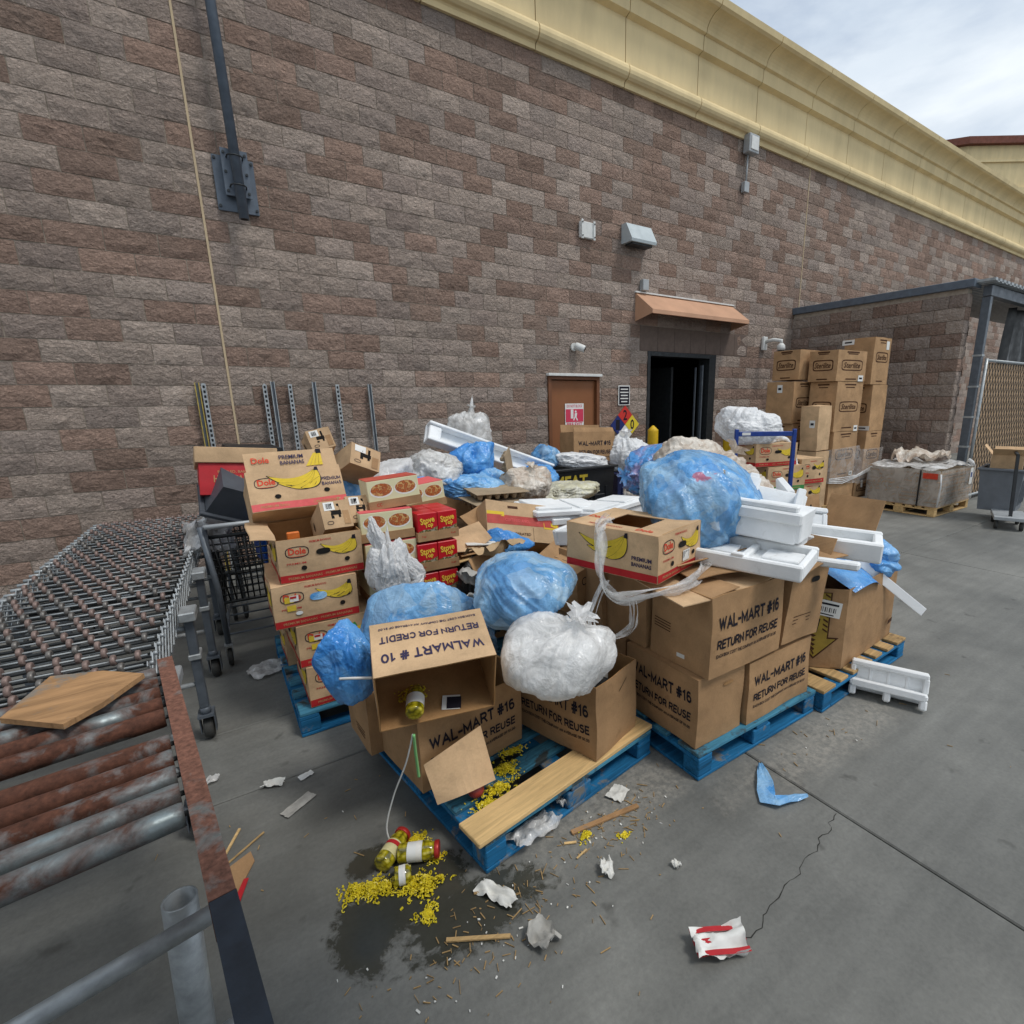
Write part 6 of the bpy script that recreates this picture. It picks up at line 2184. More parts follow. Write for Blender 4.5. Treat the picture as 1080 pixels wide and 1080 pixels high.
# blue and white bags on the front pallet
bag('long sagging blue bag lying behind the upside-down carton', (0.53, -4.40, 0.55), (0.37, 0.22, 0.28), M_BAG_BLUE_CLEAR, 3, (0, R(-10), R(-10)), contents=M_TRASH, sub=6, crease=0.05, lump=0.12, pleat=0.02)
bag('bulging blue bag hanging at the left of the upside-down carton', (0.105, -4.575, 0.665), (0.115, 0.115, 0.20), M_BAG_BLUE_DEEP, 6, (R(8), R(-10), 0), sub=6, crease=0.05, lump=0.12, pleat=0.03)
bag('gathered blue bag resting above the white bag at the centre front', (0.89, -4.70, 0.875), (0.255, 0.23, 0.20), M_BAG_BLUE_CLEAR, 11, (R(10), R(6), R(10)), contents=M_TRASH, sub=6, crease=0.03, lump=0.12, knot=(0.25, -1.0, -0.45), pleat=0.045)
bag('milky white bag slumped over the front right carton', (0.895, -5.00, 0.655), (0.285, 0.24, 0.225), M_BAG_MILKY, 15, (R(-6), R(14), R(20)), contents=M_TRASH_W, sub=6, crease=0.025, lump=0.10, knot=(-0.15, -0.55, 0.9), pleat=0.03)
# plastic straps
def strap(name, label, pts, w, mat, cat='strap', th=None):
    mb = MB()
    P = [Vector(p) for p in pts]
    fine = []
    for i in range(len(P) - 1):
        a, b, c_, d_ = P[max(i - 1, 0)], P[i], P[i + 1], P[min(i + 2, len(P) - 1)]
        for k in range(6):
            t = k / 6
            fine.append(0.5 * ((2 * b) + (c_ - a) * t + (2 * a - 5 * b + 4 * c_ - d_) * t * t + (3 * b - a - 3 * c_ + d_) * t ** 3))
    fine.append(P[-1])
    mb.tube(fine, w, 6)
    return solo(name, mb, mat, label, cat)
strap('plastic_strap', 'white strap sticking out left of the blue bag at the front', [(0.02, -4.74, 0.72), (0.06, -4.78, 0.728), (0.13, -4.80, 0.715)], 0.006, M_WHITE_PAINT)
strap('plastic_strap', 'long pale strap dangling from the upside-down carton to the ground', [(0.205, -5.03, 0.56), (0.18, -4.99, 0.42), (0.135, -4.93, 0.25), (0.10, -4.91, 0.10), (0.115, -4.93, 0.004)], 0.0035, M_WHITE_PAINT)
strap('plastic_strap', 'short pale green strap hanging below the upside-down carton', [(0.207, -5.035, 0.56), (0.215, -5.01, 0.47), (0.225, -4.985, 0.37), (0.228, -4.98, 0.33)], 0.006, M_GREEN_PLASTIC)

# ------------------------------------------------------------------ second pallet: stacked printed cartons
pallet('teal blue pallet under the stacked WAL-MART cartons', (1.425, -5.385), 0, 0.99, 1.20, 'x')
sB1 = (0.335, 0.50, 0.362)
c = Carton('printed_carton', 'bottom left WAL-MART #16 carton of the stacked cartons', sB1, at_corner((1.443, -5.345, 0.146), sB1, 0), (0, 0, 0), M_CARD, 0.007, group='brown printed cartons')
wm_text(c, 'left', cv=(0.70, 0.42, 0.27)); c.oval('front', 0.62, 0.80, 0.075, 0.018, M_CARD_IN, 'handle_hole', p=3)
sB2 = (0.555, 0.36, 0.345)
c = Carton('printed_carton', 'bottom right WAL-MART #16 carton of the stacked cartons', sB2, at_corner((1.80, -5.365, 0.146), sB2, 0.5), (0, 0, R(0.5)), M_CARD, 0.007, group='brown printed cartons')
wm_text(c, 'front', cv=(0.68, 0.42, 0.27))
sB3 = (0.545, 0.385, 0.405)
c = Carton('printed_carton', 'upper WAL-MART #16 carton with an open mouth in the stacked cartons', sB3, at_corner((1.478, -5.372, 0.512), sB3, 0), (0, 0, 0), M_CARD, 0.007, True, 'brown printed cartons')
wm_text(c, 'front', cv=(0.66, 0.40, 0.26)); c.oval('left', 0.42, 0.86, 0.10, 0.026, p=3)
for k in range(4):
    c.rect('left', 0.22, 0.50 - k * 0.035, 0.12, 0.005, M_INK_BROWN, 'small_print')
c.rect('left', 0.55, 0.14, 0.05, 0.022, M_LABEL, 'white_smear')
c.flap('left', 0.20, -88); c.flap('back', 0.18, -60)
mb = MB(); mb.box((0, 0, 0.2), (0.40, 0.3, 0.30), None, 0.01); solo('bin_bag', mb, M_NAVY_PLASTIC, 'dark navy plastic tub sunk in the upper open carton', 'tub', (1.78, -5.16, 0.53))
sB4 = (0.335, 0.36, 0.385)
c = Carton('printed_carton', 'leaning upper right carton with a hand hole in the stacked cartons', sB4, at_corner((2.035, -5.375, 0.512), sB4, 0), (R(-3), R(3), 0), M_CARD, 0.007, True, 'brown printed cartons', lean=(0.05, -0.02))
c.oval('front', 0.62, 0.84, 0.085, 0.03, p=3); c.flap('right', 0.15, 30); c.flap('back', 0.2, 20)
for k in range(3):
    c.rect('front', 0.42, 0.36 - k * 0.05, 0.15, 0.005, M_INK_BROWN, 'small_print')
sB5 = (0.50, 0.36, 0.40)
c = Carton('printed_carton', 'plain brown carton behind the upper WAL-MART carton', sB5, at_corner((1.468, -4.955, 0.512), sB5, 0), (0, 0, 0), M_CARD, 0.006, group='brown printed cartons')
c = Carton('printed_carton', 'plain brown carton at the bottom rear left of the second pallet', (0.40, 0.42, 0.36), (1.66, -4.60, 0.146), (0, 0, 0), M_CARD, 0.006, group='brown printed cartons')
c.oval('left', 0.5, 0.8, 0.09, 0.022, p=3)
c = Carton('printed_carton', 'plain brown carton at the bottom rear right of the second pallet', (0.44, 0.70, 0.60), (2.12, -4.62, 0.146), (0, 0, 0), M_CARD, 0.006, group='brown printed cartons')
c = Carton('printed_carton', 'carton with a handle mark holding up the big blue bag', (0.44, 0.40, 0.40), (1.64, -4.42, 0.508), (0, 0, R(4)), M_CARD, 0.006, group='brown printed cartons')
c.oval('left', 0.4, 0.72, 0.06, 0.035, p=2.2)
# cardboard sheets lying over the stacked cartons
bent_sheet('cardboard_sheet', 'large curling cardboard sheet lying on the stacked cartons', [(1.40, -4.75, 0.925), (2.04, -4.92, 0.945), (2.02, -5.37, 0.93), (1.30, -5.36, 0.915)], M_CARD_LIGHT, -0.02, bowdir=(0, 0, 1))
bent_sheet('cardboard_sheet', 'smaller cardboard flap on top of the large curling sheet', [(1.56, -5.02, 0.955), (1.90, -5.10, 0.965), (1.84, -5.30, 0.955), (1.52, -5.22, 0.95)], M_CARD, 0.01, bowdir=(0, 0, 1))
bent_sheet('cardboard_sheet', 'brown cardboard flaps jutting out under the white foam on the right', [(2.10, -5.05, 0.935), (2.62, -5.02, 0.96), (2.58, -5.40, 0.925), (2.10, -5.42, 0.905)], M_CARD, 0.02, bowdir=(0, 0, 1))

# open banana carton on top
sD = (0.43, 0.53, 0.225)
c = banana_carton('open banana carton on the stacked cartons, wrapped with clear film', at_corner((1.315, -5.185, 0.965), sD, 16), (0, 0, R(16)), sD, faces=('front',), open_top=True, mat=M_CARD_LIGHT)
L, H = 0.53, 0.225
c.rect('left', 0.5, 0.09, L * .99, H * .16, M_INK_RED, 'printed_band'); banana_print(c, 'left', 0.47, 0.58, L * 0.52, H * 0.72)
c.text('left', 'PREMIUM', 0.84, 0.46, L * .20, H * .09, M_INK_NAVY, 0.025); c.text('left', 'BANANAS', 0.84, 0.33, L * .20, H * .09, M_INK_NAVY, 0.025)
c.rect('front', 0.62, 0.36, 0.07, 0.055, M_LABEL, 'label', 0.0046)
for k in range(7):
    c.rect('front', 0.55 + 0.022 * k, 0.38, 0.003 + 0.002 * (k % 2), 0.035, M_INK, 'barcode_bar', 0.0052)
# telescoping lid rim round the big hand opening
t_ = c.o
for (sx, sy, cx, cy) in ((0.43, 0.15, 0, -0.19), (0.43, 0.15, 0, 0.19), (0.10, 0.23, -0.165, 0), (0.10, 0.23, 0.165, 0)):
    mb = MB(); mb.box((cx, cy, 0.222), (sx - .004, sy - .002, 0.006), None, 0.001); part('top_panel', mb, M_CARD_LIGHT, t_)
flat_text('Dole', 0.10, 0.045, M_INK_DOLE, t_, (-0.03, 0.20, 0.2262), (0, 0, R(-90)), 0.03)
flat_text('Dole', 0.09, 0.04, M_INK_DOLE, t_, (-0.155, -0.16, 0.2262), (0, 0, R(-90)), 0.03)
flat_text('PREMIUM BANANAS', 0.2, 0.02, M_INK_RED, t_, (-0.165, 0.06, 0.2262), (0, 0, R(-90)), 0.01)
# clear film looped round it
fp = [(1.36, -4.80, 1.20), (1.20, -4.93, 1.19), (1.15, -4.99, 1.10), (1.13, -5.03, 0.97), (1.17, -5.10, 0.90), (1.27, -5.20, 0.93), (1.42, -5.26, 0.955), (1.60, -5.20, 0.97), (1.72, -5.12, 0.98)]
def film_rope(name, label, pts, w, mat, seed, strands=5):
    rr = random.Random(seed)
    t = thing(name, label, 'plastic film', (0, 0, 0))
    for s in range(strands):
        off = Vector((rr.uniform(-1, 1), rr.uniform(-1, 1), rr.uniform(-1, 1))) * w
        P = [Vector(p) + off * (0.4 + 0.6 * rr.random()) for p in pts]
        fine, wd = [], []
        for i in range(len(P) - 1):
            a, b, c_, d_ = P[max(i - 1, 0)], P[i], P[i + 1], P[min(i + 2, len(P) - 1)]
            for k in range(6):
                q = k / 6
                fine.append(0.5 * ((2 * b) + (c_ - a) * q + (2 * a - 5 * b + 4 * c_ - d_) * q * q + (3 * b - a - 3 * c_ + d_) * q ** 3))
        vs, fs = [], []
        up = Vector((rr.uniform(-1, 1), rr.uniform(-1, 1), rr.uniform(0.2, 1))).normalized()
        for i, p in enumerate(fine):
            tg = (fine[min(i + 1, len(fine) - 1)] - fine[max(i - 1, 0)]).normalized()
            sd = tg.cross(up).normalized()
            ww = w * (0.5 + 0.35 * math.sin(i * .5 + s))
            for k in range(5):
                u = k / 4 - .5
                vs.append(p + sd * (u * ww * 1.6) + up * (0.35 * ww * math.sin(u * 9 + i * .35 + s)))
        for i in range(len(fine) - 1):
            for k in range(4):
                fs.append((i * 5 + k, i * 5 + k + 1, i * 5 + k + 6, i * 5 + k + 5))
        mb = MB(); mb.add(vs, fs, 0, True)
        part('film_strand', mb, mat, t)
    return t
film_rope('film_wrap', 'clear film rope looped over the open banana carton', fp, 0.045, M_WRAP, 3, 4)
film_rope('film_wrap', 'clear film loop hanging down beside the milky white bag', [(1.15, -5.02, 0.98), (1.08, -5.02, 0.86), (1.06, -5.03, 0.78), (1.12, -5.08, 0.73), (1.20, -5.13, 0.76), (1.215, -5.15, 0.84), (1.20, -5.15, 0.92)], 0.024, M_WRAP, 8, 3)

# the big blue bag, half full, with a red packet showing through the film
bb = bag('huge blue rubbish bag on the stacked cartons, red packet showing through', (2.00, -4.83, 1.175), (0.44, 0.35, 0.34), M_BAG_BIG, 22, (R(4), R(27), R(-14)), contents=M_TRASH, sub=6, crease=0.03, lump=0.10, knot=(0.80, -0.85, -0.55), pleat=0.035)
# ------------------------------------------------------------------ third pallet with the arrow carton
pallet('blue pallet with pale worn boards at the right under the arrow carton', (2.435, -5.425), 2.5, 1.13, 1.0, 'y', top=M_WOOD_OLD)
ab = thing('arrow_carton', 'large tapered brown carton with a striped downward arrow at the right', 'carton', (0, 0, 0))
foot = [(2.50, -5.08), (2.755, -5.345), (3.52, -5.285), (3.60, -4.98), (2.55, -4.90)]
foot = foot[:]
z0_, z1_ = 0.146, 0.665
def wallpanel(a, b, za, zb, th, mat, name, topdrop=(0, 0)):
    A, B = Vector((a[0], a[1], 0)), Vector((b[0], b[1], 0))
    d_ = (B - A).normalized(); n_ = Vector((d_.y, -d_.x, 0))
    mb = MB()
    nn = 6
    vs, fs = [], []
    for side in (0, 1):
        for j in range(4):
            for i in range(nn + 1):
                u, v = i / nn, j / 3
                p = A.lerp(B, u)
                z = za + (zb - topdrop[0] * (1 - u) - topdrop[1] * u - za) * v
                q = p + n_ * (0.010 * math.sin(math.pi * u) * math.sin(math.pi * v) - th * side)
                vs.append((q.x, q.y, z))
    m = 4 * (nn + 1)
    for j in range(3):
        for i in range(nn):
            k = j * (nn + 1) + i
            fs.append((k, k + 1, k + nn + 2, k + nn + 1)); fs.append((m + k, m + k + nn + 1, m + k + nn + 2, m + k + 1))
    for i in range(nn):
        k = 3 * (nn + 1) + i
        fs.append((k, k + 1, m + k + 1, m + k))
    mb.add(vs, fs)
    return part(name, mb, mat, ab)
for i in range(5):
    wallpanel(foot[i], foot[(i + 1) % 5], z0_, z1_, 0.006, M_CARD, 'side_panel')
mb = MB(); mb.prism([(x, y, z0_ + .002) for x, y in foot], (0, 0, 0.006)); part('bottom', mb, M_CARD_IN, ab)
# striped arrow on the slanting panel
A_, B_ = Vector((2.50, -5.08, 0)), Vector((2.755, -5.345, 0))
ud = (B_ - A_).normalized(); nd = Vector((ud.y, -ud.x, 0))
def arrow_poly(pts, mat, name, off):
    mb = MB()
    vs = [A_ + ud * x + Vector((0, 0, z0_ + z)) + nd * (off + 0.011) for x, z in pts]
    mb.add(vs, [tuple(range(len(pts)))])
    return part(name, mb, mat, ab)
cx_ = 0.20
outl = [(cx_, 0.06), (cx_ + 0.135, 0.21), (cx_ + 0.075, 0.21), (cx_ + 0.075, 0.50), (cx_ - 0.075, 0.50), (cx_ - 0.075, 0.21), (cx_ - 0.135, 0.21)]
arrow_poly(outl, M_INK_BROWN, 'arrow_outline', 0.0)
inn = [(cx_, 0.075), (cx_ + 0.115, 0.20), (cx_ + 0.066, 0.20), (cx_ + 0.066, 0.495), (cx_ - 0.066, 0.495), (cx_ - 0.066, 0.20), (cx_ - 0.115, 0.20)]
arrow_poly(inn, simple('mustard_ink', '#9c8433', 0.7, bump=0), 'arrow_fill', 0.0012)
for k in range(6):
    z = 0.10 + 0.03 * k
    hw = min(0.105, (z - 0.07) * 0.9)
    arrow_poly([(cx_ - hw, z + 0.035), (cx_ - hw * .1, z - 0.012), (cx_ + hw * .05, z), (cx_ - hw, z + 0.047)], M_INK_BROWN, 'arrow_stripe', 0.0024)
for k in range(8):
    z = 0.24 + 0.032 * k
    for sx in (-1, 1):
        arrow_poly([(cx_ + sx * 0.064, z), (cx_ + sx * 0.036, z + 0.018), (cx_ + sx * 0.036, z + 0.030), (cx_ + sx * 0.064, z + 0.012)], M_INK_BROWN, 'arrow_stripe', 0.0024)
arrow_poly([(cx_ - 0.03, 0.25), (cx_ + 0.005, 0.24), (cx_ + 0.02, 0.33), (cx_ - 0.02, 0.34)], M_HOLE, 'torn_hole', 0.0036)
for k, (s_, z) in enumerate((('WATCH', 0.45),)):
    pass
lab = arrow_poly([(cx_ - 0.035, 0.365), (cx_ + 0.125, 0.335), (cx_ + 0.135, 0.435), (cx_ - 0.028, 0.468)], M_LABEL, 'shipping_label', 0.0040)
for k in range(9):
    x = cx_ + 0.0 + 0.012 * k
    arrow_poly([(x, 0.385 - .002 * k), (x + 0.003 + 0.003 * (k % 2), 0.385 - .002 * k), (x + 0.006 + 0.003 * (k % 2), 0.415 - .002 * k), (x + 0.003, 0.415 - .002 * k)], M_INK, 'barcode_bar', 0.0050)
arrow_poly([(cx_ - .02, 0.435), (cx_ + .115, 0.412), (cx_ + .117, 0.424), (cx_ - .018, 0.448)], M_INK, 'label_print', 0.0050)
arrow_poly([(cx_ - .02, 0.372), (cx_ + .09, 0.350), (cx_ + .09, 0.357), (cx_ - .02, 0.380)], M_INK, 'label_print', 0.0050)
mb = MB(); mb.add([(3.40, -5.3135, 0.26), (3.47, -5.308, 0.27), (3.47, -5.308, 0.30), (3.40, -5.3135, 0.29)], [(0, 1, 2, 3)]); part('small_print', mb, M_INK_BROWN, ab)

# rear open carton on the same pallet
c = Carton('open_carton', 'open carton full of bottles behind the white foam on the right pallet', (0.80, 0.46, 0.62), (3.46, -4.72, 0.146), (0, 0, R(-3)), M_CARD, 0.008, True)
c.flap('back', 0.24, 8); c.flap('right', 0.26, 24); c.flap('left', 0.20, 40)
mb = MB(); mb.box((0.02, 0.219 + 0.02, 0.74), (0.13, 0.003, 0.10)); lab = part('label', mb, M_LABEL, c.o, (0, 0, 0), (0, 0, 0))
mb = MB(); mb.box((0.02, 0.2372, 0.74), (0.11, 0.001, 0.085)); part('black_print', mb, M_INK, lab)
mb = MB(); mb.box((0.26, 0.24, 0.75), (0.012, 0.004, 0.08)); mb.box((0.22, 0.24, 0.70), (0.10, 0.004, 0.012)); part('cut_slot', mb, M_HOLE, c.o)
bag('pile of clear film and bottles filling the rear open carton on the right', (3.46, -4.72, 0.66), (0.36, 0.21, 0.13), M_BAG_CLEAR, 31, sub=5, crease=0.16, lump=0.3, group='rubbish bags')
bag('little blue bag peeking out of the rear open carton on the right', (3.36, -4.84, 0.77), (0.10, 0.08, 0.06), M_BAG_BLUE, 33, sub=5, crease=0.10)
# blue liner spilling over the arrow carton's edge
bag('blue liner billowing over the right edge of the arrow carton', (3.38, -5.14, 0.71), (0.26, 0.19, 0.14), M_BAG_BLUE, 35, (R(20), R(10), R(20)), sub=6, crease=0.09, lump=0.25, knot=(0.9, -0.3, 0.2))
bent_sheet('bag_flap', 'blue plastic liner flap hanging in the arrow carton mouth', [(2.72, -5.05, 0.80), (3.22, -5.08, 0.76), (3.18, -5.335, 0.60), (2.80, -5.36, 0.645)], M_BAG_BLUE_DEEP, -0.05, th=0.001, cat='plastic liner')
# white plastic strip sticking out
mb = MB(); mb.beam((3.10, -5.22, 0.755), (3.56, -5.46, 0.36), 0.06, 0.010, (-0.75, -0.45, 0.35), 0.003)
solo('plastic_strip', mb, M_WHITE_PLASTIC, 'flat white strip sticking out to the right below the blue liner', 'plastic strip')

# ------------------------------------------------------------------ moulded foam packaging
def foam(label, loc, rot, build, group='white moulded foam pieces'):
    t = thing('foam_packaging', label, 'foam piece', loc, rot, group)
    build(t)
    return t
def fb(t, name, boxes):
    mb = MB()
    for c_, s_ in boxes:
        mb.box(c_, s_, None, 0.009)
    part(name, mb, M_FOAM, t)
def tray(L_, W_, H_, wall=0.035, floor=0.025, cells=2):
    def go(t):
        fb(t, 'floor', [((0, 0, floor / 2), (L_ - .004, W_ - .004, floor))])
        fb(t, 'long_wall', [((0, -W_ / 2 + wall / 2, H_ / 2 + .002), (L_, wall, H_))])
        fb(t, 'long_wall', [((0, W_ / 2 - wall / 2, H_ / 2 + .002), (L_, wall, H_))])
        for s in (-1, 1):
            fb(t, 'end_wall', [((s * (L_ / 2 - wall / 2), 0, H_ / 2), (wall - .002, W_ - 2 * wall - .002, H_ - .006))])
        for k in range(1, cells):
            x = -L_ / 2 + L_ * k / cells
            fb(t, 'divider', [((x, 0, H_ * .40), (0.04, W_ - 2 * wall - .002, H_ * .7))])
            fb(t, 'divider', [((x, -W_ / 2 + wall / 2, H_ + .006), (0.06, wall * .8, 0.02))])
        fb(t, 'pad', [((L_ * .27, W_ * .12, floor + H_ * .15), (L_ * .30, W_ * .42, H_ * .3))])
        fb(t, 'pad', [((-L_ * .24, W_ * .10, floor + H_ * .12), (L_ * .26, W_ * .40, H_ * .24))])
    return go
foam('long white foam tray hanging over the stacked cartons', (1.92, -5.22, 0.975), (R(2), R(1), R(-71)), tray(0.60, 0.36, 0.075, cells=2))
def blockform(t):
    fb(t, 'slab', [((0, 0, 0.17), (0.40, 0.30, 0.06))])
    fb(t, 'leg', [((0.12, 0.07, 0.07), (0.13, 0.14, 0.145))]); fb(t, 'leg', [((-0.12, 0.05, 0.08), (0.10, 0.16, 0.125))])
    fb(t, 'web', [((0.02, -0.10, 0.09), (0.32, 0.05, 0.11))])
    fb(t, 'ridge', [((0.0, -0.10, 0.215), (0.34, 0.06, 0.03))]); fb(t, 'end_cap', [((0.185, 0.0, 0.10), (0.03, 0.24, 0.11))])
foam('stepped white foam block on top of the foam tray', (2.13, -5.17, 1.035), (R(-2), R(3), R(-72)), blockform)
def cap(t):
    fb(t, 'slab', [((0, 0, 0.03), (0.34, 0.24, 0.06))]); fb(t, 'upright', [((-0.14, 0, 0.13), (0.06, 0.22, 0.15))]); fb(t, 'upright', [((0.13, 0.02, 0.10), (0.05, 0.18, 0.09))])
    fb(t, 'rib', [((0, -0.08, 0.08), (0.2, 0.04, 0.045))]); fb(t, 'lip', [((-0.145, 0, 0.215), (0.10, 0.14, 0.03))])
foam('jagged white foam end cap just right of the huge blue bag', (2.68, -4.80, 1.08), (R(24), R(-16), R(-35)), cap)
foam('small white foam end cap standing behind the stepped foam block', (2.46, -4.98, 1.13), (R(50), R(10), R(-60)), cap)
foam('long white foam channel with a recess lying at the right', (2.68, -5.24, 0.905), (R(2), R(2), R(-64)), tray(0.52, 0.30, 0.11, wall=0.05, cells=1))
foam('leaning white foam panel between the foam block and the channel', (2.78, -4.96, 0.98), (R(60), R(6), R(-45)), tray(0.34, 0.26, 0.05, cells=1))
foam('thin white foam strip under the foam channel', (2.33, -5.40, 0.915), (0, R(-2), R(-74)), lambda t: (fb(t, 'bar', [((0, 0, 0.02), (0.34, 0.06, 0.04))]), fb(t, 'tab', [((0.12, 0.045, 0.018), (0.07, 0.03, 0.03))])))
# foam piece on the ground, four pockets
def fourpocket(t):
    fb(t, 'back', [((0, 0.050, 0.105), (0.398, 0.085, 0.178))])
    fb(t, 'top_edge', [((0, 0.02, 0.185), (0.40, 0.075, 0.03))]); fb(t, 'shelf', [((0, -0.01, 0.075), (0.40, 0.13, 0.03))])
    for s in (-1, 1):
        fb(t, 'end', [((s * 0.188, 0.02, 0.13), (0.03, 0.075, 0.09))])
    for k in range(3):
        fb(t, 'pocket_rib', [((-0.095 + 0.095 * k, 0.03, 0.13), (0.018, 0.055, 0.085))])
    for x in (-0.18, 0.0, 0.18):
        fb(t, 'foot', [((x, -0.05, 0.03), (0.04, 0.045, 0.06))])
    fb(t, 'front_lip', [((0, -0.062, 0.075), (0.38, 0.028, 0.045))])
foam('white foam piece with four pockets lying on the ground at the right', (2.88, -5.57, 0.005), (R(-14), 0, R(-67)), fourpocket)

# ------------------------------------------------------------------ food cartons beside the banana stack
def mat_food(name, base, spots, scale=60):
    k = Mat(name)
    v = k.coords('Object')
    vo = k.new('ShaderNodeTexVoronoi'); vo.inputs['Scale'].default_value = scale
    k.link(v, vo.inputs['Vector'])
    n = k.noise(v, scale * .5, 3)
    k.color(k.mix(n, k.ramp(vo.outputs['Distance'], [(0.2, lin(spots[0])), (0.5, lin(spots[1])), (0.8, lin(spots[2]))]), lin(base)))
    k.set(rough=0.4, spec=0.4)
    return k.m
M_FOOD1 = mat_food('noodle_dish_print', '#a8552c', ('#c7742f', '#7c2f1c', '#e2c27c'), 70)
M_FOOD2 = mat_food('stuffing_dish_print', '#3b3020', ('#c9a26a', '#4b5a2a', '#e8dcc0'), 45)
M_REDBOX = simple('glossy_red_board', '#c01a26', 0.35, 0, 0.08, 10, 0.02)
M_CREAMBOX = simple('cream_board', '#dcd5ad', 0.45, 0, 0.08, 10, 0.02)
M_GOLD_INK = ink('gold_ink', '#ecc54a', 0.4)
def stuffing_tray(label, loc, rot=(0, 0, 0), n=2, deep=3):
    t = thing('food_tray', label, 'food tray', loc, rot, 'red food box trays')
    W, D, H = 0.128, 0.10, 0.165
    for i in range(n):
        for j in range(deep):
            mb = MB(); mb.box((0, 0, H / 2), (W - .003, D - .003, H), None, 0.003)
            b = part('food_box', mb, M_REDBOX, t, ((i - (n - 1) / 2) * W, j * D + D / 2, 0.006))
            if j == 0:
                flat_text('Stove', W * .70, 0.040, M_GOLD_INK, b, (-0.002, -D / 2 - 0.0006, 0.122), (math.pi / 2, R(-8), 0), 0.03)
                flat_text('Top', W * .42, 0.036, M_GOLD_INK, b, (0.006, -D / 2 - 0.0006, 0.088), (math.pi / 2, R(-8), 0), 0.03)
                mb = MB(); mb.add([(-W * .47, 0, 0.045), (W * .47, 0, 0.045), (W * .47, 0, 0.078), (W * .1, 0, 0.062), (-W * .2, 0, 0.066), (-W * .47, 0, 0.055)], [(0, 1, 2, 3, 4, 5)]); part('dish_print', mb, M_FOOD2, b, (0, -D / 2 - 0.0004, 0))
    mb = MB()
    w2, d2 = n * W / 2 + 0.004, deep * D + 0.004
    mb.box((0, -0.003, 0.028), (2 * w2, 0.004, 0.056)); mb.box((0, d2 + .002, 0.028), (2 * w2, 0.004, 0.056))
    mb.box((-w2, d2 / 2, 0.028), (0.004, d2, 0.056)); mb.box((w2, d2 / 2, 0.028), (0.004, d2, 0.056)); mb.box((0, d2 / 2, 0.001), (2 * w2 - .01, d2 - .01, 0.004))
    tr = part('tray', mb, M_CARD, t)
    flat_text('Top', 0.028, 0.014, M_INK_RED, tr, (-w2 * .72, -0.0056, 0.028)); flat_text('Kraft', 0.03, 0.012, M_INK_RED, tr, (w2 * .72, -0.0056, 0.03))
    return t
stuffing_tray('lowest visible tray of red stuffing boxes in the right column', (0.795, -3.80, 0.588), (0, 0, R(1)))
stuffing_tray('middle tray of red stuffing boxes in the right column', (0.800, -3.80, 0.777), (0, 0, R(-1)))
stuffing_tray('top tray of red stuffing boxes in the right column', (0.815, -3.79, 0.966), (0, 0, R(1.5)))
for k in range(2):
    stuffing_tray(('hidden lower tray of red stuffing boxes', 'bottom tray of red stuffing boxes on the blue pallet')[k], (0.80, -3.79, 0.365 - 0.195 * k), deep=2)
def noodle_tray(label, loc, rot, faded=False):
    t = thing('food_tray', label, 'food tray', loc, rot, 'noodle cartons')
    W, D, H = 0.30, 0.24, 0.165
    mb = MB(); mb.box((0, D / 2, H / 2 + 0.004), (W, D, H), None, 0.003); b = part('sleeve', mb, M_CREAMBOX, t)
    mb = MB(); mb.box((0, D / 2, H + 0.006), (W * .99, D * .99, 0.003)); part('red_top', mb, M_INK_PINK if faded else simple('red_board', '#c8503f', 0.45), t)
    for s in (-1, 1):
        mb = MB()
        pts = [(s * W * .235 + W * .225 * math.cos(a_), -0.0008, 0.105 + (0.046 if math.sin(a_) > 0 else 0.040) * math.sin(a_)) for a_ in [2 * math.pi * q / 16 for q in range(16)]]
        mb.add(pts, [tuple(range(16))]); part('bowl_rim', mb, M_INK_WHITE, t)
        mb = MB(); pts = [(s * W * .235 + W * .205 * math.cos(a_), -0.0016, 0.112 + 0.038 * math.sin(a_)) for a_ in [2 * math.pi * q / 16 for q in range(16)]]
        mb.add(pts, [tuple(range(16))]); part('dish_print', mb, M_FOOD1, t)
    mb = MB(); mb.box((0, D / 2 - .002, 0.024), (W + 0.010, D + 0.010, 0.05)); tr = part('tray', mb, M_CARD, t)
    flat_text('CC', 0.03, 0.02, M_INK_RED, tr, (-W * .32, -0.0078, 0.026))
    return t
noodle_tray('upper carton of noodle bowls with red top beside the red stuffing boxes', (0.60, -3.70, 1.185), (R(-3), R(-4), R(-3)))
noodle_tray('lower faded carton of noodle bowls under the upper one', (0.52, -3.76, 1.005), (0, 0, R(-1)), True)
for k in range(4):
    noodle_tray(('faded noodle carton behind the loose white film', 'noodle carton hidden below the loose white film', 'noodle carton low in the left food column', 'noodle carton at the foot of the left food column')[k], (0.53, -3.77, 0.82 - 0.19 * k), (0, 0, R(k - 1)), True)
noodle_tray('pale carton lying behind the top tray of red stuffing boxes', (0.90, -3.35, 1.08), (0, R(-5), R(4)), True)
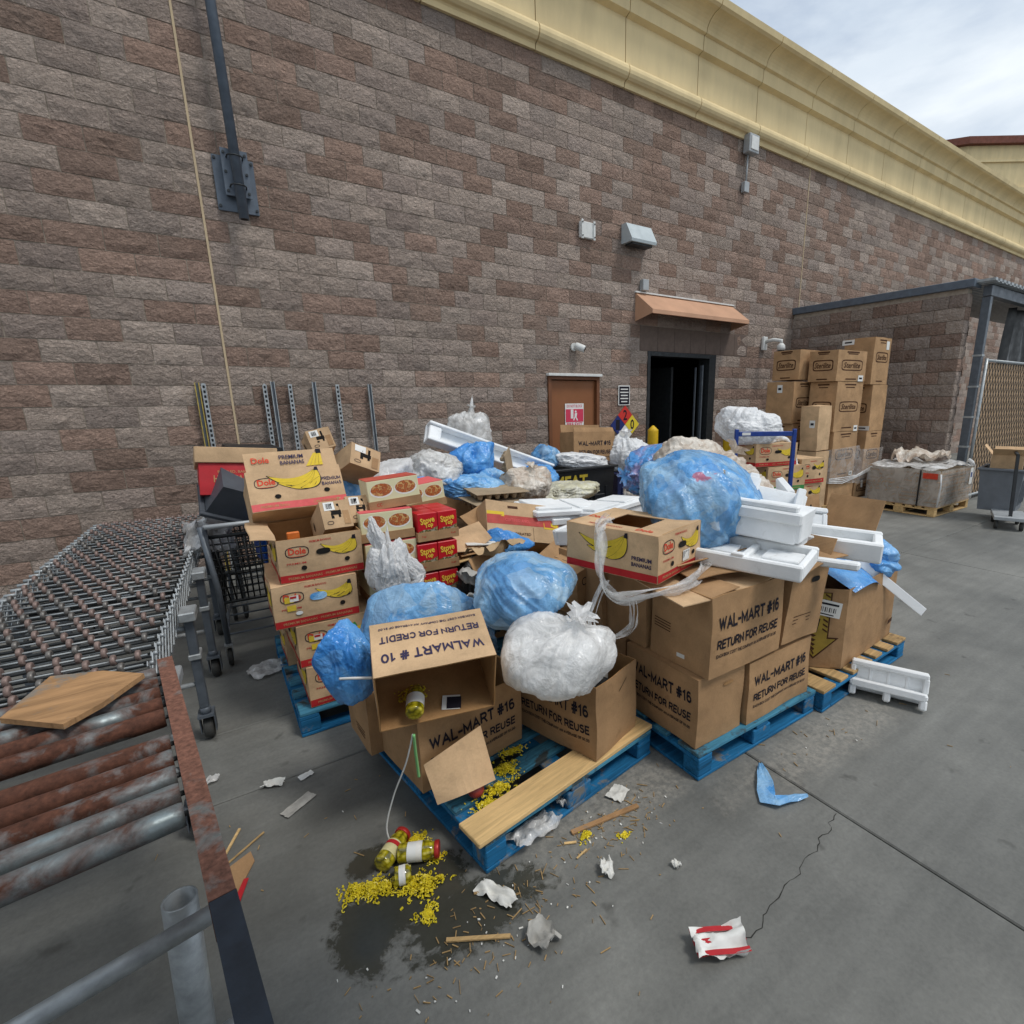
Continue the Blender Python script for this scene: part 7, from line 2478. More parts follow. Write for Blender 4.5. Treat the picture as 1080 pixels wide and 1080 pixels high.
# loose white film hung in front of the noodle cartons
t = thing('loose_film', 'tangle of loose white film hanging in front of the noodle cartons', 'plastic film', (0.47, -3.93, 0.87))
link('film', bag_mesh('film', (0.105, 0.08, 0.175), M_BAG_WHITE, 71, sub=6, crease=0.10, lump=0.25, pleat=0.12, knot=(0, 0, 1.0), tail=0.5), t)
link('film_tail', bag_mesh('film_tail', (0.05, 0.04, 0.11), M_BAG_WHITE, 73, sub=5, crease=0.2, lump=0.3, pleat=0.1), t, (0.13, 0.02, -0.03), (0, R(-30), 0))
link('film_tail', bag_mesh('film_tail', (0.04, 0.03, 0.10), M_BAG_WHITE, 75, sub=5, crease=0.2, lump=0.3, pleat=0.1), t, (0.10, 0.0, -0.17), (0, R(40), 0))
link('film_tail', bag_mesh('film_tail', (0.035, 0.03, 0.11), M_BAG_WHITE, 77, sub=5, crease=0.2, lump=0.3, pleat=0.1), t, (-0.05, 0.0, 0.18), (0, R(-15), 0))

# ------------------------------------------------------------------ the heap in the middle
pallet('blue pallet buried under the middle of the heap', (1.15, -4.00), 2, 1.2, 1.02, 'x')
sup = [((0.55, 0.50, 0.48), (1.45, -3.45, 0.146), 'plain brown carton buried in the middle of the heap'), ((0.60, 0.52, 0.50), (2.05, -3.45, 0.146), 'plain brown carton under the white foam cooler'), ((0.60, 0.60, 0.74), (1.25, -2.62, 0.0), 'tall brown carton holding up the clear bag'), ((0.62, 0.60, 0.70), (1.88, -2.55, 0.0), 'tall brown carton under the egg trays'), ((0.6, 0.6, 0.6), (2.5, -2.75, 0.0), 'brown carton under the pale yellow bag'), ((0.7, 0.6, 0.85), (2.1, -1.95, 0.0), 'tall brown carton propping the long foam channel'), ((0.6, 0.55, 0.95), (1.45, -1.95, 0.0), 'brown carton behind the clear bag near the wall'), ((0.7, 0.62, 0.70), (3.0, -3.35, 0.0), 'brown carton under the beige bags behind the huge blue bag'), ((0.8, 0.65, 0.72), (3.75, -3.1, 0.0), 'wide brown carton under the pale beige bag'), ((0.7, 0.6, 0.62), (3.0, -4.0, 0.0), 'brown carton hidden behind the foam pieces'), ((0.55, 0.6, 0.55), (0.85, -3.0, 0.146), 'brown carton behind the food trays')]
for s_, l_, lb in sup:
    Carton('carton', lb, s_, l_, (0, 0, R(random.uniform(-8, 8))), M_CARD, 0.006, group='cartons inside the heap')
# black crumpled sheets and torn paper
M_BLACKFILM = mat_film('black_film', '#232323', '#3d3d3c', 1.0, 0.3)
M_TORN = mat_card('torn_kraft_paper', '#b79c79', 0.3)
M_NEWS = simple('grey_newsprint', '#a9a7a1', 0.85, 0, 0.35, 14, 0.3)
bag('black film heap between the red food boxes and the cartons', (1.16, -3.72, 0.50), (0.24, 0.24, 0.26), M_BLACKFILM, 41, sub=6, crease=0.22, lump=0.3, pleat=0.1, group='loose film in the heap')
for k, (x, y, z, w, d, m_, rz, tx, lb) in enumerate(((1.12, -3.98, 0.83, 0.34, 0.24, M_TORN, 20, -0.35, 'torn brown kraft paper crumpled on the black film'), (0.98, -4.02, 0.70, 0.28, 0.20, M_NEWS, -10, -0.5, 'grey newsprint crumpled below the brown paper'), (0.93, -4.06, 0.56, 0.26, 0.18, M_PAPER, 35, -0.7, 'white crumpled paper at the foot of the black film'), (1.20, -4.05, 0.68, 0.30, 0.2, M_BLACKFILM, 0, -0.5, 'black crumpled film right of the newsprint'), (1.05, -4.08, 0.62, 0.24, 0.16, M_NEWS, 60, -0.6, 'pale newsprint wad in the dark gap'))):
    litter('crumpled_paper', lb, 'paper', (x, y, z), w, d, m_, 50 + k, rz, (tx, 0.1), 0.04, freq=2.6, n=22, ragged=0.06)
for k in range(4):
    mb = MB(); mb.box((0, 0, 0), (0.30 - .03 * k, 0.16, 0.007), None, 0.001)
    solo('cardboard_strip', mb, (M_WOOD, M_PLY, M_CARD_LIGHT, M_PAPER)[k], ('yellowish strip lowest in the stack beside the red food boxes', 'tan strip second in the stack beside the red food boxes', 'pale card third in the stack beside the red food boxes', 'white card topping the stack beside the red food boxes')[k], 'board', (1.08 + 0.02 * k, -3.68, 0.80 + 0.022 * k), (R(4 - 2 * k), R(3 * k - 4), R(8 - 7 * k)))
# flattened meat carton with red band
c = Carton('banded_carton', 'tilted tan carton with a red band and yellow patches in the middle', (0.58, 0.26, 0.30), (1.50, -3.55, 0.74), (R(-32), R(12), R(-6)), M_CARD_LIGHT, 0.005, False)
c.rect('front', 0.5, 0.52, 0.575, 0.07, simple('brick_red_ink', '#b5473f', 0.7, bump=0), 'printed_band')
c.rect('front', 0.12, 0.66, 0.13, 0.035, M_INK_YEL, 'yellow_patch', 0.0016); c.rect('front', 0.88, 0.44, 0.12, 0.05, M_INK_YEL, 'yellow_patch', 0.0017)
c.text('front', 'CERTIFIED ANGUS BEEF', 0.48, 0.52, 0.28, 0.022, M_INK_PINK, 0.01); c.text('front', 'KEEP REFRIGERATED', 0.34, 0.18, 0.28, 0.02, M_INK_BROWN, 0.01); c.rect('front', 0.36, 0.86, 0.08, 0.02, M_INK_BROWN, 'small_print'); c.rect('front', 0.62, 0.20, 0.003, 0.10, M_INK_BROWN, 'seam_mark')
bent_sheet('cardboard_sheet', 'tan flap standing out below the banded carton', [(1.50, -3.82, 0.74), (1.74, -3.70, 0.80), (1.76, -3.86, 0.60), (1.58, -3.95, 0.56)], M_CARD, 0.02)
# crushed cardboard wedged between the stacks
for q_, m_, lb in (
    ([(0.92, -3.98, 0.86), (1.20, -3.86, 0.90), (1.22, -4.04, 0.72), (0.96, -4.12, 0.68)], M_CARD, 'crushed cardboard slab below the tan strips'),
    ([(1.02, -4.10, 0.70), (1.34, -4.00, 0.76), (1.36, -4.16, 0.56), (1.06, -4.20, 0.52)], M_TORN, 'torn brown cardboard slab lower in the dark gap'),
    ([(0.90, -3.55, 0.93), (1.22, -3.50, 0.97), (1.20, -3.74, 0.90), (0.92, -3.78, 0.86)], M_CARD_LIGHT, 'pale cardboard sheet right of the top food tray'),
    ([(1.12, -3.40, 1.00), (1.40, -3.26, 1.06), (1.44, -3.42, 0.93), (1.18, -3.55, 0.90)], M_CARD, 'bent cardboard flap under the egg trays'),
    ([(1.78, -3.95, 0.76), (2.10, -3.84, 0.80), (2.12, -4.02, 0.62), (1.80, -4.10, 0.60)], M_CARD, 'crushed flap under the foam cooler'),
    ([(0.86, -4.12, 0.62), (1.08, -4.15, 0.66), (1.06, -4.26, 0.52), (0.86, -4.22, 0.48)], M_NEWS, 'grey paper sheet at the foot of the red food boxes')):
    bent_sheet('cardboard_sheet', lb, q_, m_, 0.035)
# egg trays
def egg_tray(label, loc, rot, nx=6, ny=5):
    t = thing('egg_tray', label, 'egg tray', loc, rot, 'moulded pulp trays')
    p = 0.075
    mb = MB(); mb.box((0, 0, 0.052), (nx * p + .02, ny * p + .02, 0.006), None, 0.002); part('rim', mb, M_PULP, t)
    cup = MB(); cup.lathe((0, 0, 0), (0, 0, 0.05), [(0, 0.012), (0.15, 0.019), (1, 0.030)], 8); me = cup.mesh('cup', M_PULP)
    for i in range(nx):
        for j in range(ny):
            link('cup', me, t, ((i - (nx - 1) / 2) * p, (j - (ny - 1) / 2) * p, 0.0))
    return t
egg_tray('upper grey pulp egg tray in the middle of the heap', (1.62, -2.98, 1.035), (R(4), R(2), R(-2)), 6, 4)
egg_tray('lower grey pulp egg tray in the middle of the heap', (1.57, -3.02, 0.965), (R(4), R(2), R(3)), 6, 4)
egg_tray('pulp egg tray standing on edge behind the lying trays', (1.86, -2.70, 1.18), (R(70), R(75), R(30)), 5, 3)
# foam cooler in two parts
def cooler(t):
    fb(t, 'body', [((0, 0, 0.07), (0.60, 0.36, 0.14))]); fb(t, 'lid', [((0, 0, 0.165), (0.64, 0.40, 0.045))])
    fb(t, 'lid_panel', [((-0.14, 0.0, 0.197), (0.30, 0.33, 0.022))]); fb(t, 'lid_panel', [((0.19, 0.0, 0.193), (0.22, 0.31, 0.016))]); fb(t, 'handle_step', [((-0.1, -0.19, 0.10), (0.16, 0.03, 0.05))])
foam('white foam cooler with a stepped lid in the middle of the heap', (1.95, -3.42, 0.80), (R(3), R(4), R(-3)), cooler)
foam('low white foam box right behind the wrapped banana carton', (2.33, -3.55, 0.78), (R(-4), R(-3), R(10)), cooler)
foam('small white foam tray beside the wrapped banana carton', (1.58, -4.22, 0.925), (R(-10), R(-6), R(12)), tray(0.24, 0.22, 0.10, cells=1))
c = Carton('carton', 'small brown carton with a hand mark between the blue bag and banana carton', (0.16, 0.24, 0.26), (1.42, -4.35, 0.60), (R(6), R(-10), R(14)), M_CARD, 0.004, group='cartons inside the heap')
c.ring('front', 0.4, 0.72, 0.05, 0.05, 0.006, M_INK, 2)
# long foam channel laid up towards the wall
def channel_foam(t):
    fb(t, 'web', [((0, 0, 0.02), (1.42, 0.20, 0.04))]); fb(t, 'flange', [((0, -0.085, 0.085), (1.42, 0.03, 0.09))]); fb(t, 'flange', [((0, 0.085, 0.085), (1.42, 0.03, 0.09))])
    fb(t, 'end_block', [((-0.64, 0, 0.075), (0.12, 0.138, 0.07))]); fb(t, 'lug', [((-0.42, -0.06, 0.065), (0.12, 0.03, 0.05))])
foam('long white foam channel leaning over the heap towards the wall', (2.08, -1.98, 1.245), (R(62), R(21), R(-4)), channel_foam)
# bags of the heap
bag('pointed clear bag standing up behind the long foam channel', (2.05, -1.55, 1.44), (0.24, 0.14, 0.30), M_BAG_CLEAR, 81, (0, R(8), 0), sub=5, crease=0.05, lump=0.2, knot=(0, 0, 1), pleat=0.06, tail=0.5)
bag('clear bag of white rubbish left of the long foam channel', (1.24, -2.60, 1.24), (0.27, 0.22, 0.19), M_BAG_CLEAR, 83, (0, R(4), 0), contents=M_TRASH_W, sub=6, crease=0.08, lump=0.22, pleat=0.03)
bag('deep blue bag tucked under the long foam channel', (1.74, -2.25, 1.24), (0.22, 0.20, 0.19), M_BAG_BLUE_DEEP, 85, sub=5, crease=0.07, lump=0.2)
bag('pale blue bag in front of the clear bag', (1.52, -2.72, 1.07), (0.27, 0.20, 0.13), M_BAG_BLUE, 87, (0, R(8), 0), sub=6, crease=0.09, lump=0.2, pleat=0.04)
bag('crumpled blue bag right of the pale blue one, under the egg tray', (1.80, -2.48, 1.05), (0.18, 0.16, 0.14), M_BAG_BLUE, 89, sub=5, crease=0.09, lump=0.2)
bag('blue bag below the right end of the long foam channel', (2.52, -2.15, 0.98), (0.24, 0.18, 0.17), M_BAG_BLUE_DEEP, 91, sub=5, crease=0.08, lump=0.2)
bag('little blue bag wedged behind the top noodle carton', (0.95, -3.05, 1.14), (0.16, 0.14, 0.10), M_BAG_BLUE_DEEP, 93, sub=5, crease=0.09, lump=0.2)
bag('blue bag low in the dark gap under the egg trays', (1.32, -3.62, 0.80), (0.16, 0.12, 0.10), M_BAG_BLUE_DEEP, 95, sub=5, crease=0.09, lump=0.2)
bag('blue bag behind the slotted cartons, left of the noodle cartons', (0.45, -2.9, 1.10), (0.20, 0.16, 0.16), M_BAG_BLUE, 96, sub=5, crease=0.09, lump=0.2)
bag('grey white bag behind the upper noodle carton', (0.78, -2.7, 1.22), (0.24, 0.2, 0.15), M_BAG_WHITE, 97, sub=5, crease=0.08, lump=0.2)
bag('beige see-through bag of scraps right of the egg trays', (2.02, -2.80, 1.06), (0.23, 0.19, 0.17), M_BAG_BEIGE, 99, sub=6, crease=0.10, lump=0.2, pleat=0.04, knot=(0.1, -0.3, 1))
bag('flat pale yellow bag above the foam cooler', (2.55, -2.68, 0.92), (0.33, 0.22, 0.11), mat_film('pale_yellow_film', '#cfcbb0', '#ecebe0', 1.0, 0.25, '#d8d2a4'), 101, sub=6, crease=0.08, lump=0.2)
bag('thin blue film scrap beside the foam cooler', (2.20, -3.78, 0.80), (0.10, 0.08, 0.06), M_BAG_BLUE_CLEAR, 103, sub=5, crease=0.12, lump=0.2)

# ------------------------------------------------------------------ bins by the wall
bn = tote('rubbish_bin', 'black bin with yellow MEAT lettering near the brown door', 'bin', (3.38, -1.48, 0.0), (0, 0, 0), (0.98, 0.66, 1.02), M_BLACK_PLASTIC, 0.02, 0.10, 0.035)
flat_text('MEAT', 0.48, 0.17, simple('yellow_paint_lettering', '#c2ab35', 0.6, bump=0.1), bn, (-0.18, -0.338, 0.85), (R(90 + 3.5), 0, 0), 0.03)
mb = MB(); mb.box((0.25, -0.325, 0.62), (0.16, 0.03, 0.10), None, 0.006); mb.box((0.25, -0.325, 0.42), (0.10, 0.03, 0.10), None, 0.006); part('grip', mb, M_BLACK_PLASTIC, bn)
bag('white bag lying on the MEAT bin', (3.50, -1.55, 1.06), (0.40, 0.24, 0.12), M_LINER, 111, (0, R(6), R(-6)), sub=6, crease=0.08, lump=0.2, pleat=0.03)
bag('small blue bag on the left rim of the MEAT bin', (3.08, -1.45, 1.12), (0.20, 0.18, 0.15), M_BAG_BLUE_CLEAR, 113, sub=5, crease=0.08, lump=0.2)
c = Carton('printed_carton', 'far brown carton marked WAL-MART #16 standing on the MEAT bin', (0.68, 0.34, 0.40), (4.02, -1.05, 0.98), (R(-4), R(2), R(-2)), M_CARD, 0.006, True, 'brown printed cartons')
c.text('front', 'WAL-MART #16', 0.5, 0.62, 0.54, 0.065, M_INK, block=True); c.text('front', 'RETURN FOR REUSE', 0.5, 0.32, 0.52, 0.055, M_INK, block=True); c.rect('front', 0.5, 0.14, 0.5, 0.008, M_INK, 'small_print')
c.flap('back', 0.10, 10); c.flap('front', 0.06, -30)
tb = tote('rubbish_bin', 'navy blue bin between the MEAT bin and the doorway', 'bin', (4.55, -1.20, 0.0), (0, 0, R(-4)), (0.62, 0.55, 0.84), M_NAVY_PLASTIC, 0.02, 0.10, 0.035)
bag('white bag piled up in the navy bin below the hazard diamond', (4.60, -1.22, 1.04), (0.32, 0.26, 0.30), M_LINER, 115, sub=6, crease=0.07, lump=0.15, knot=(-0.1, 0, 1), pleat=0.05)
tote('crate', 'flat blue plastic crate right of the MEAT bin', 'crate', (3.88, -2.1, 0.42), (R(3), R(2), R(5)), (0.60, 0.42, 0.16), M_BLUE_PLASTIC)
bag('beige scrap bag lying in the flat blue crate', (4.05, -2.05, 0.66), (0.20, 0.18, 0.20), M_BAG_BEIGE, 117, sub=5, crease=0.09, lump=0.2)
Carton('carton', 'brown carton under the flat blue crate', (0.6, 0.5, 0.40), (3.9, -2.1, 0.0), (0, 0, 0), M_CARD, 0.006, group='cartons inside the heap')
# beige and blue bags behind the huge blue bag
bag('pale beige bag with red spots behind the huge blue bag', (3.42, -3.66, 1.12), (0.58, 0.32, 0.30), M_BAG_BEIGE, 121, (0, R(20), R(-12)), sub=6, crease=0.06, lump=0.2, knot=(0.3, -0.1, 0.9), pleat=0.05)
bag('grey beige bag slumping right above the foam pieces', (3.25, -4.15, 1.0), (0.38, 0.25, 0.22), M_BAG_BEIGE, 123, (0, R(16), R(-10)), sub=6, crease=0.07, lump=0.2)
bag('blue bag with pink print behind the huge blue bag', (3.20, -3.25, 1.15), (0.42, 0.30, 0.24), mat_film('blue_bag_pink_print', '#4a9ae6', '#86c2f3', 1.0, 0.22, '#b898b8'), 125, (0, R(-10), 0), sub=6, crease=0.06, lump=0.18, knot=(-0.9, -0.1, 0.2), pleat=0.05)
bag('pale film between the beige bags and the bollard', (4.3, -2.7, 0.92), (0.40, 0.3, 0.30), M_BAG_WHITE, 127, sub=5, crease=0.08, lump=0.2)

# ------------------------------------------------------------------ blue stock cart with banana cartons
sc = thing('stock_cart', 'blue steel stock cart frame loaded with banana cartons', 'cart', (4.46, -3.16, 0), (0, 0, R(-36)))
mb = MB()
for x in (0.0, 0.62):
    mb.box((x, 0, 0.82), (0.04, 0.04, 1.30), None, 0.004)
part('upright', mb, M_BLUE_STEEL, sc)
mb = MB(); mb.box((0.31, 0, 1.42), (0.576, 0.034, 0.05), None, 0.004); part('top_bar', mb, M_BLUE_STEEL, sc)
mb = MB(); mb.box((0.10, -0.018, 1.422), (0.09, 0.003, 0.03)); part('label', mb, M_LABEL, sc)
mb = MB(); mb.box((0.31, 0.55, 0.19), (0.66, 1.2, 0.04), None, 0.006); part('deck', mb, M_BLUE_STEEL, sc)
for x, y in ((0.05, 0.05), (0.57, 0.05), (0.05, 1.05), (0.57, 1.05)):
    mb = MB(); mb.lathe((x - .018, y, 0.075), (x + .018, y, 0.075), [(0, .02), (0, .07), (.2, .075), (.8, .075), (1, .07), (1, .02)], 16); w_ = part('wheel', mb, M_RUBBER, sc)
    mb = MB(); mb.box((x, y, 0.15), (0.06, 0.08, 0.03)); part('caster_plate', mb, M_GALV, w_)
SB = (0.52, 0.40, 0.24)
def far_banana(label, corner, rot, band=None, size=SB):
    return banana_carton(label, at_corner(corner, size, rot), (0, 0, R(rot)), size, band=band, faces=('front', 'left'), group='banana cartons')
far_banana('banana carton on top of the blue stock cart, under the white bag', (5.02, -3.02, 1.00), -14, size=(0.62, 0.46, 0.27))
far_banana('green banded banana carton in the middle of the blue stock cart', (5.20, -3.08, 0.69), -14, M_INK_GREEN, (0.58, 0.46, 0.30))
far_banana('red banded banana carton right beside the green banded one', (5.86, -3.10, 0.72), -10, None, (0.42, 0.46, 0.32))
far_banana('lower banana carton under the green banded one', (5.20, -3.06, 0.40), -14, None, (0.58, 0.46, 0.28))
far_banana('lower banana carton under the red banded one', (5.86, -3.08, 0.40), -10, None, (0.42, 0.46, 0.31))
far_banana('banana carton at the foot of the blue stock cart', (5.20, -3.05, 0.10), -14, None, (0.58, 0.46, 0.28))
far_banana('banana carton on the ground beside the stock cart', (5.86, -3.07, 0.05), -10, None, (0.42, 0.46, 0.33))
bag('round white liner bag on the cartons of the blue stock cart', (5.20, -2.82, 1.43), (0.40, 0.30, 0.26), M_LINER, 131, (0, R(3), R(-20)), sub=6, crease=0.07, lump=0.15)
strap('liner_tail', 'white liner tail hanging at the right of the stock cart cartons', [(5.42, -2.98, 1.30), (5.60, -3.02, 1.30), (5.70, -3.06, 1.15), (5.76, -3.09, 0.96), (5.72, -3.12, 0.90)], 0.030, M_LINER, 'plastic film')

# ------------------------------------------------------------------ stack of tote cartons by the enclosure
def tote_carton(label, corner, size, rot=0, front=True, left=True, script='Sterilite', mark_h=0.5):
    c = Carton('tote_carton', label, size, at_corner(corner, size, rot), (0, 0, R(rot)), M_CARD_STER, 0.006, group='tote cartons in the tall stack', tape=True)
    for fc, on in (('front', front), ('left', left)):
        if not on:
            continue
        L, H = c.faces[fc][1].length, size[2]
        w_ = L * 0.72
        h_ = min(0.16, H * .36)
        c.ring(fc, 0.5, mark_h, w_, h_, 0.016, M_INK_BROWN, 6, 36)
        c.text(fc, script, 0.5, mark_h, w_ * .78, h_ * .52, M_INK_BROWN, 0.02, slant=0.25)
        c.rect(fc, 0.5, 0.94, L * .42, 0.022, M_INK_BROWN, 'small_print'); c.rect(fc, 0.5, 0.885, L * .34, 0.014, M_INK_BROWN, 'small_print'); c.rect(fc, 0.5, 0.07, L * .38, 0.018, M_INK_BROWN, 'small_print')
    return c
def lab(c, fc, cu, cv, w=0.11, h=0.07):
    c.rect(fc, cu, cv, w, h, M_LABEL, 'label', 0.004)
    c.rect(fc, cu, cv, w * .6, h * .3, M_INK, 'label_print', 0.0046)
pallet('pale wooden pallet under the tall stack of tote cartons', (7.52, -2.52), 0, 1.22, 1.0, 'x', M_WOOD_OLD, M_WOOD_OLD)
c = tote_carton('bottom tote carton in the front column of the tall stack', (7.66, -2.50, 0.146), (0.75, 0.42, 0.41), 0, False, False)
c = tote_carton('tote carton second from the bottom in the front column', (7.66, -2.50, 0.56), (0.74, 0.44, 0.72), 1); lab(c, 'front', 0.86, 0.05)
c = tote_carton('tote carton third from the bottom in the front column', (7.62, -2.50, 1.285), (0.76, 0.43, 0.75), 0); lab(c, 'front', 0.86, 0.05, 0.12, 0.09)
c = tote_carton('top tote carton of the front column, with a corner label', (7.56, -2.50, 2.04), (0.81, 0.45, 0.45), -1, mark_h=0.52); lab(c, 'front', 0.84, 0.10, 0.14, 0.09)
c = tote_carton('lowest tote carton in the right rear column of the tall stack', (8.50, -2.48, 0.146), (0.50, 0.44, 0.33), 0, True, False); lab(c, 'front', 0.45, 0.7, 0.06, 0.12)
c = tote_carton('second tote carton in the right rear column of the tall stack', (8.70, -2.48, 0.48), (0.52, 0.44, 0.77), 0)
c = tote_carton('third tote carton in the right rear column of the tall stack', (8.74, -2.48, 1.255), (0.49, 0.44, 0.74), 0, False, True); lab(c, 'left', 0.7, 0.06, 0.3, 0.07)
c = tote_carton('tallest tote carton at the top right of the tall stack', (8.64, -2.48, 2.00), (0.54, 0.48, 0.73), 0, True, False, mark_h=0.58); lab(c, 'left', 0.12, 0.93, 0.2, 0.08); lab(c, 'front', 0.8, 0.84, 0.10, 0.13)
c = tote_carton('small tote carton at the top left of the tall stack', (7.42, -1.98, 2.08), (0.55, 0.46, 0.45), 0, False, True)
c = tote_carton('wide tote carton in the left rear column with a small white label', (7.29, -2.0, 1.41), (0.55, 0.47, 0.64), 0, True, False); lab(c, 'left', 0.5, 0.83, 0.09, 0.12)
c = tote_carton('tote carton under the wide one in the left rear column', (7.34, -2.0, 0.72), (0.55, 0.47, 0.68), 0)
c = tote_carton('lowest tote carton in the left rear column', (7.34, -2.0, 0.02), (0.55, 0.47, 0.69), 0)
c = tote_carton('bottom filler carton under the right rear column', (8.98, -2.02, 0.02), (0.40, 0.44, 0.44), 0, False, False)
c = Carton('bagged_carton', 'narrow crumpled carton with a white label left of the front column', (0.34, 0.28, 0.66), (7.40, -2.35, 1.02), (0, R(-2), 0), M_CARD_LIGHT, 0.015); lab(c, 'left', 0.7, 0.6, 0.08, 0.11)
Carton('bagged_carton', 'plain carton standing under the narrow crumpled one', (0.36, 0.3, 1.0), (7.40, -2.35, 0.0), (0, 0, 0), M_CARD_LIGHT, 0.01)
# stretch film round the lower part of the stack
mb = MB()
loop = [(7.60, -2.02), (7.60, -2.525), (8.42, -2.525), (8.48, -2.52), (9.24, -2.52), (9.24, -2.02)]
vs, fs = [], []
rr = random.Random(9)
NB = 5
for j in range(NB + 1):
    for i, (x, y) in enumerate(loop):
        vs.append((x + rr.uniform(-.004, .004), y - rr.uniform(0.0, .012), 0.44 + 0.56 * j / NB + 0.05 * math.sin(i * 1.7 + j)))
for j in range(NB):
    for i in range(len(loop) - 1):
        a = j * len(loop) + i
        fs.append((a, a + 1, a + len(loop) + 1, a + len(loop)))
mb.add(vs, fs, 0, True)
solo('stretch_film', mb, mat_film('thin_stretch_film', '#dcdedd', '#f6f6f5', 0.24, 0.12, wr=0.8, avar=0.4), 'clear stretch film wound round the lower tote cartons', 'plastic film')
mb = MB()
for k in range(4):
    mb.tube([(7.60, -2.53, 0.50 + .02 * k), (8.0, -2.535, 0.46 + .03 * k), (8.42, -2.535, 0.52 + .01 * k), (8.9, -2.53, 0.60 + .02 * k), (9.24, -2.525, 0.56)], 0.008, 6)
solo('film_rope', mb, M_BAG_WHITE, 'twisted white film edge slung round the tall stack', 'plastic film')

# ------------------------------------------------------------------ wrapped bale of flat cardboard
pallet('pale wooden pallet under the wrapped bale of flat cardboard', (8.64, -3.64), 0, 1.30, 1.02, 'x', M_WOOD, M_WOOD)
bl = thing('cardboard_bale', 'wrapped block of flat cardboard on a pallet before the enclosure', 'cardboard bale', (9.29, -3.13, 0.145))
rr = random.Random(2)
n_l = 26
for k in range(n_l):
    mb = MB(); mb.box((0, 0, 0), (1.27 + rr.uniform(-.012, .012), 1.0 + rr.uniform(-.012, .012), 0.0195), None, 0.002)
    part('flat_carton', mb, M_PULP if k % 3 else M_CARD_IN, bl, (rr.uniform(-.006, .006), rr.uniform(-.006, .006), 0.010 + k * 0.0205))
for x in (0.05,):
    mb = MB(); mb.box((-0.674, -0.26, 0.28), (0.004, 0.022, 0.56)); mb.box((0, -0.26, 0.60), (1.33, 0.022, 0.004)); part('black_strap', mb, M_BLACK_PLASTIC, bl)
mb = MB(); mb.box((-0.674, -0.395, 0.48), (0.004, 0.20, 0.085)); part('red_tag', mb, simple('orange_red_tag', '#d0432c', 0.5), bl)
mb = MB(); mb.box((0.47, -0.545, 0.40), (0.11, 0.004, 0.26)); lb_ = part('label', mb, M_LABEL, bl)
mb = MB(); mb.box((0.47, -0.5475, 0.42), (0.06, 0.001, 0.08)); part('label_print', mb, simple('print_blue', ''), lb_)
M_BALE_FILM = mat_film('bale_film', '#d5d5d2', '#f2f2f0', 0.30, 0.14, wr=1.2, avar=0.35)
mb = MB()
seg = 18
for k, (a, b) in enumerate((((-0.655, 0.52), (-0.655, -0.525)), ((-0.655, -0.525), (0.655, -0.525)))):
    vs, fs = [], []
    for j in range(7):
        for i in range(seg + 1):
            u = i / seg
            x, y = a[0] + (b[0] - a[0]) * u, a[1] + (b[1] - a[1]) * u
            o_ = 0.004 + 0.008 * rr.random()
            vs.append((x - (o_ if k == 0 else 0), y - (o_ if k else 0), 0.01 + 0.56 * j / 6))
    for j in range(6):
        for i in range(seg):
            q = j * (seg + 1) + i
            fs.append((q, q + 1, q + seg + 2, q + seg + 1))
    mb.add(vs, fs, 0, True)
part('wrap', mb, M_BALE_FILM, bl)
link('top_film', sheet_mesh('top_film', 1.30, 1.04, M_BAG_CLEAR, 61, 0.05, 30, 0.02, 3), bl, (0, 0, 0.545))
link('paper_heap', sheet_mesh('paper_heap', 0.95, 0.70, M_BAG_BEIGE, 63, 0.10, 26, 0.25, 3), bl, (0.08, 0.05, 0.60))
mb = MB(); mb.tube([(0.62, -0.50, 0.56), (0.66, -0.47, 0.60), (0.63, -0.42, 0.64)], 0.03, 8); part('film_tail', mb, M_BAG_WHITE, bl)
mb = MB(); mb.tube([(-0.66, -0.53, 0.02), (-0.672, -0.54, 0.2), (-0.664, -0.545, 0.36), (-0.67, -0.53, 0.52)], 0.012, 6); part('film_edge', mb, M_BAG_WHITE, bl)

# grey wheeled bin and dolly at the far right
tote('rubbish_bin', 'light grey plastic bin beside the gate at the right edge', 'bin', (9.30, -4.22, 0.16), (0, 0, R(8)), (0.62, 0.50, 0.62), M_GREY_PLASTIC, 0.02, 0.14, 0.03)
c = Carton('open_carton', 'open tan carton with splayed flaps on the grey bin', (0.42, 0.36, 0.26), (9.32, -4.22, 0.70), (0, 0, R(14)), M_CARD_LIGHT, 0.005, True); c.flap('front', 0.16, 62); c.flap('left', 0.16, 55); c.flap('right', 0.16, 60); c.flap('back', 0.16, 40)
dl = thing('hand_dolly', 'black hand dolly with low frame at the right edge', 'dolly', (8.60, -4.66, 0), (0, 0, R(20)))
mb = MB(); mb.box((0.25, 0.1, 0.16), (0.62, 0.36, 0.05), None, 0.006); part('deck', mb, M_LIGHT_GREY, dl)
mb = MB(); mb.beam((0.05, 0.1, 0.18), (0.22, 0.12, 1.0), 0.035, 0.035); part('handle_post', mb, M_BLACK_PLASTIC, dl)
mb = MB(); mb.beam((0.22, 0.12, 1.0), (0.60, 0.12, 1.02), 0.03, 0.03); part('handle_bar', mb, M_BLACK_PLASTIC, dl)
for x, y in ((0.02, -0.03), (0.50, -0.03), (0.02, 0.24), (0.50, 0.24)):
    mb = MB(); mb.lathe((x, y - .02, 0.062), (x, y + .02, 0.062), [(0, .02), (0, .058), (1, .058), (1, .02)], 14); part('wheel', mb, M_RUBBER, dl)

